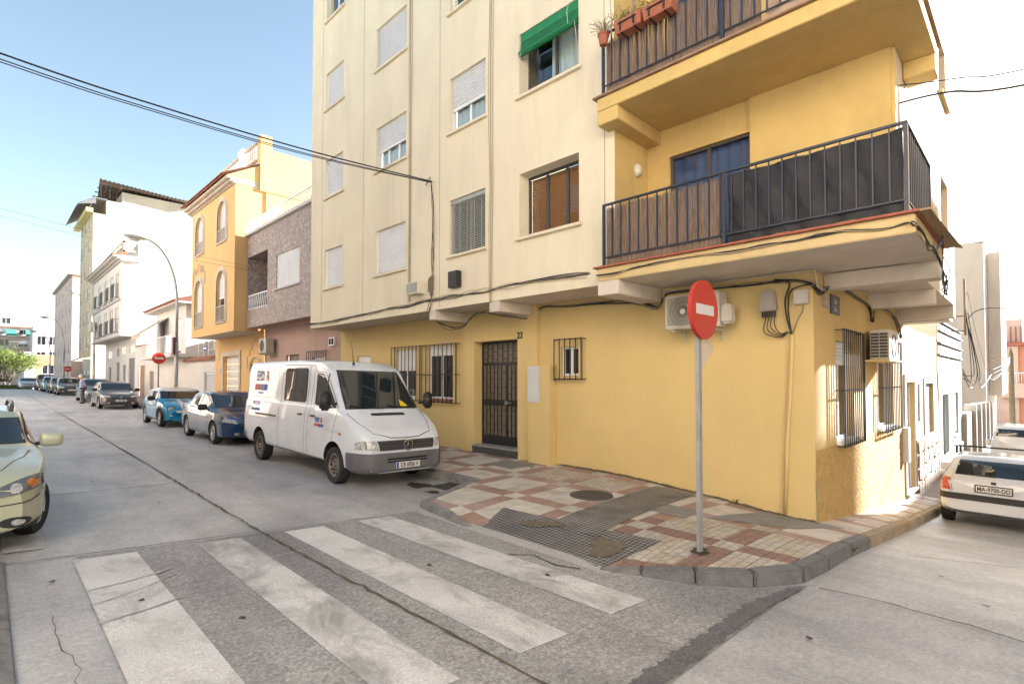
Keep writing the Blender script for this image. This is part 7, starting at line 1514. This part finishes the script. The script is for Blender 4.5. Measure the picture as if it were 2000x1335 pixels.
skinmesh('trousers', [(0, 0, .96), P[11], (-.01, .11, .50), (.03, .12, .10), P[14], (.02, -.11, .50), (.06, -.12, .10)], [(0, 1), (1, 2), (2, 3), (0, 4), (4, 5), (5, 6)], [.155, .115, .085, .075, .115, .085, .075], trou, man)
hh = MB(); hh.lathe([(0, .13), (.07, .11), (.105, .05), (.108, -.02), (.09, -.09), (.05, -.12)], (0, 0, 0), n=16); hh.xf(Matrix.Translation((-.10, 0, 1.695)) @ Matrix.Rotation(.35, 4, 'Y')); hh.build('hair', hairm, man, smooth=2)
fc = MB(); fc.lathe([(0, .10), (.06, .08), (.082, .02), (.08, -.05), (.05, -.11), (0, -.125)], (0, 0, 0), n=16); fc.xf(Matrix.Translation((-.145, 0, 1.665)) @ Matrix.Diagonal((.9, .92, 1, 1))); fo = fc.build('face', skin, body, smooth=2)
nn = MB(); nn.add([(-.245, 0, 1.645), (-.21, .018, 1.64), (-.21, -.018, 1.64), (-.215, 0, 1.70)], [(0, 1, 3), (0, 3, 2), (0, 2, 1)]); [nn.lathe([(0, -.012), (.02, -.006), (.024, .006)], (-.14, sgn * .082, 1.665), 'y', 8) for sgn in (-1, 1)]; nn.build('nose_and_ears', skin, body); ey = MB(); [ey.box(-.222, -.205, sgn * .032 - .012, sgn * .032 + .012, 1.69, 1.702) for sgn in (-1, 1)]; ey.box(-.222, -.20, -.022, .022, 1.60, 1.606); ey.build('eyes_and_mouth', mat('dark_feature', (.08, .04, .03), .7), body)
for y in (.12, -.12): b = MB(); x = .03 if y > 0 else .06; b.box(x - .19, x + .08, y - .045, y + .045, 0, .09); b.build('shoe', blackp, man, bev=.035, seg=3, smooth=2)
man.location = (px_, py_, g)
# ---- tree and grass at the end of the street
t = empty('tree', (-6.0, 108, -.4), 'leafy yellow green tree at the end of the street on the left edge', 'tree'); tk = MB()
bark = mat('tree_bark', (.12, .09, .06), .9, .3, 6); rnd = random.Random(1); ends = []
def branch(p, d, L, r, lv):
    q = p + d * L; mid = p + d * L * .5 + Vector((rnd.gauss(0, .04 * L), rnd.gauss(0, .04 * L), 0)); tk.tube([p, mid, q], [r, r * .85, r * .65], 6 if lv < 2 else 4)
    if lv >= 4: ends.append(q); return
    if lv >= 2: ends.append(q)
    for k in range(3 if lv else 4):
        nd = (d + Vector((rnd.gauss(0, .55), rnd.gauss(0, .55), rnd.uniform(-.15, .45)))).normalized(); branch(q, nd, L * rnd.uniform(.62, .82), r * .6, lv + 1)
branch(Vector((-6.2, 108, -.9)), Vector((.03, 0, 1)), 2.5, .2, 0); branch(Vector((-6.1, 108, -.9)), Vector((.25, .1, .95)).normalized(), 2.3, .15, 0)
tk.build('trunk', bark, t, smooth=2, recalc=False); lf = MB()
for c in ends:
    for k in range(11):
        p = c + Vector((rnd.gauss(0, .5), rnd.gauss(0, .5), rnd.gauss(0, .42))); s_ = rnd.uniform(.10, .2); a = Vector((rnd.gauss(0, 1), rnd.gauss(0, 1), rnd.gauss(0, .5))).normalized(); b_ = a.cross(Vector((rnd.gauss(0, 1), rnd.gauss(0, 1), rnd.gauss(0, 1)))).normalized()
        lf.add([p - a * s_, p + b_ * s_ * .5, p + a * s_, p - b_ * s_ * .5], [(0, 1, 2, 3)])
leafm = D.materials.new('leaf'); nt_, bs = nodes(leafm); bs.inputs['Base Color'].default_value = (.13, .17, .035, 1); bs.inputs['Roughness'].default_value = .6
tr_ = nt_.nodes.new('ShaderNodeBsdfTranslucent'); tr_.inputs[0].default_value = (.24, .30, .05, 1); mx_ = nt_.nodes.new('ShaderNodeMixShader'); mx_.inputs[0].default_value = .45
nt_.links.new(bs.outputs[0], mx_.inputs[1]); nt_.links.new(tr_.outputs[0], mx_.inputs[2]); nt_.links.new(mx_.outputs[0], nt_.nodes['Material Output'].inputs[0])
lf.build('crown', leafm, t, recalc=False)
gm = MB(); rnd = random.Random(5)
for k in range(5000):
    x = rnd.uniform(-12.2, -3.7); y = rnd.uniform(95, 112); z = zr(x, y) + .45; h = rnd.uniform(.12, .35); gm.add([(x - .03, y, z), (x + .03, y, z), (x + rnd.gauss(0, .06), y, z + h)], [(0, 1, 2)])
tag(gm.build('grass', mat('roadside_grass', (.10, .13, .035), .9, .3, 2), recalc=False), 'strip of green grass beneath the tree at the street end', 'grass', kind='stuff')
gb2 = MB(); gb2.hexa([(-12.3, 95, -3), (-3.6, 95, -3), (-3.6, 116, -3), (-12.3, 116, -3), (-12.3, 95, zr(-8, 95) + .35), (-3.6, 95, zr(-8, 95) + .35), (-3.6, 116, zr(-8, 116) + .6), (-12.3, 116, zr(-8, 116) + .6)]); tag(gb2.build('grass_bank', MATS['roadside_grass']), kind='structure')
wd = MB(); rnd = random.Random(3)
for (cx, cy) in ((-.06, 1.1), (-.05, 5.2), (-1.1, -.69), (-.7, 4.85)):
    for k in range(9): a = rnd.uniform(0, 6.3); z = zp(cx, cy) if cy > -.6 else zr(cx, cy) + .06; wd.tube([(cx, cy, z), (cx + .03 * cos(a), cy + .03 * sin(a), z + .05), (cx + .06 * cos(a), cy + .06 * sin(a), z + .07)], .004, 3)
tag(wd.build('weeds', mat('weed_green', (.07, .10, .03), .9), recalc=False), 'tiny weeds sprouting at the foot of the yellow wall and kerb', 'weeds', kind='stuff')
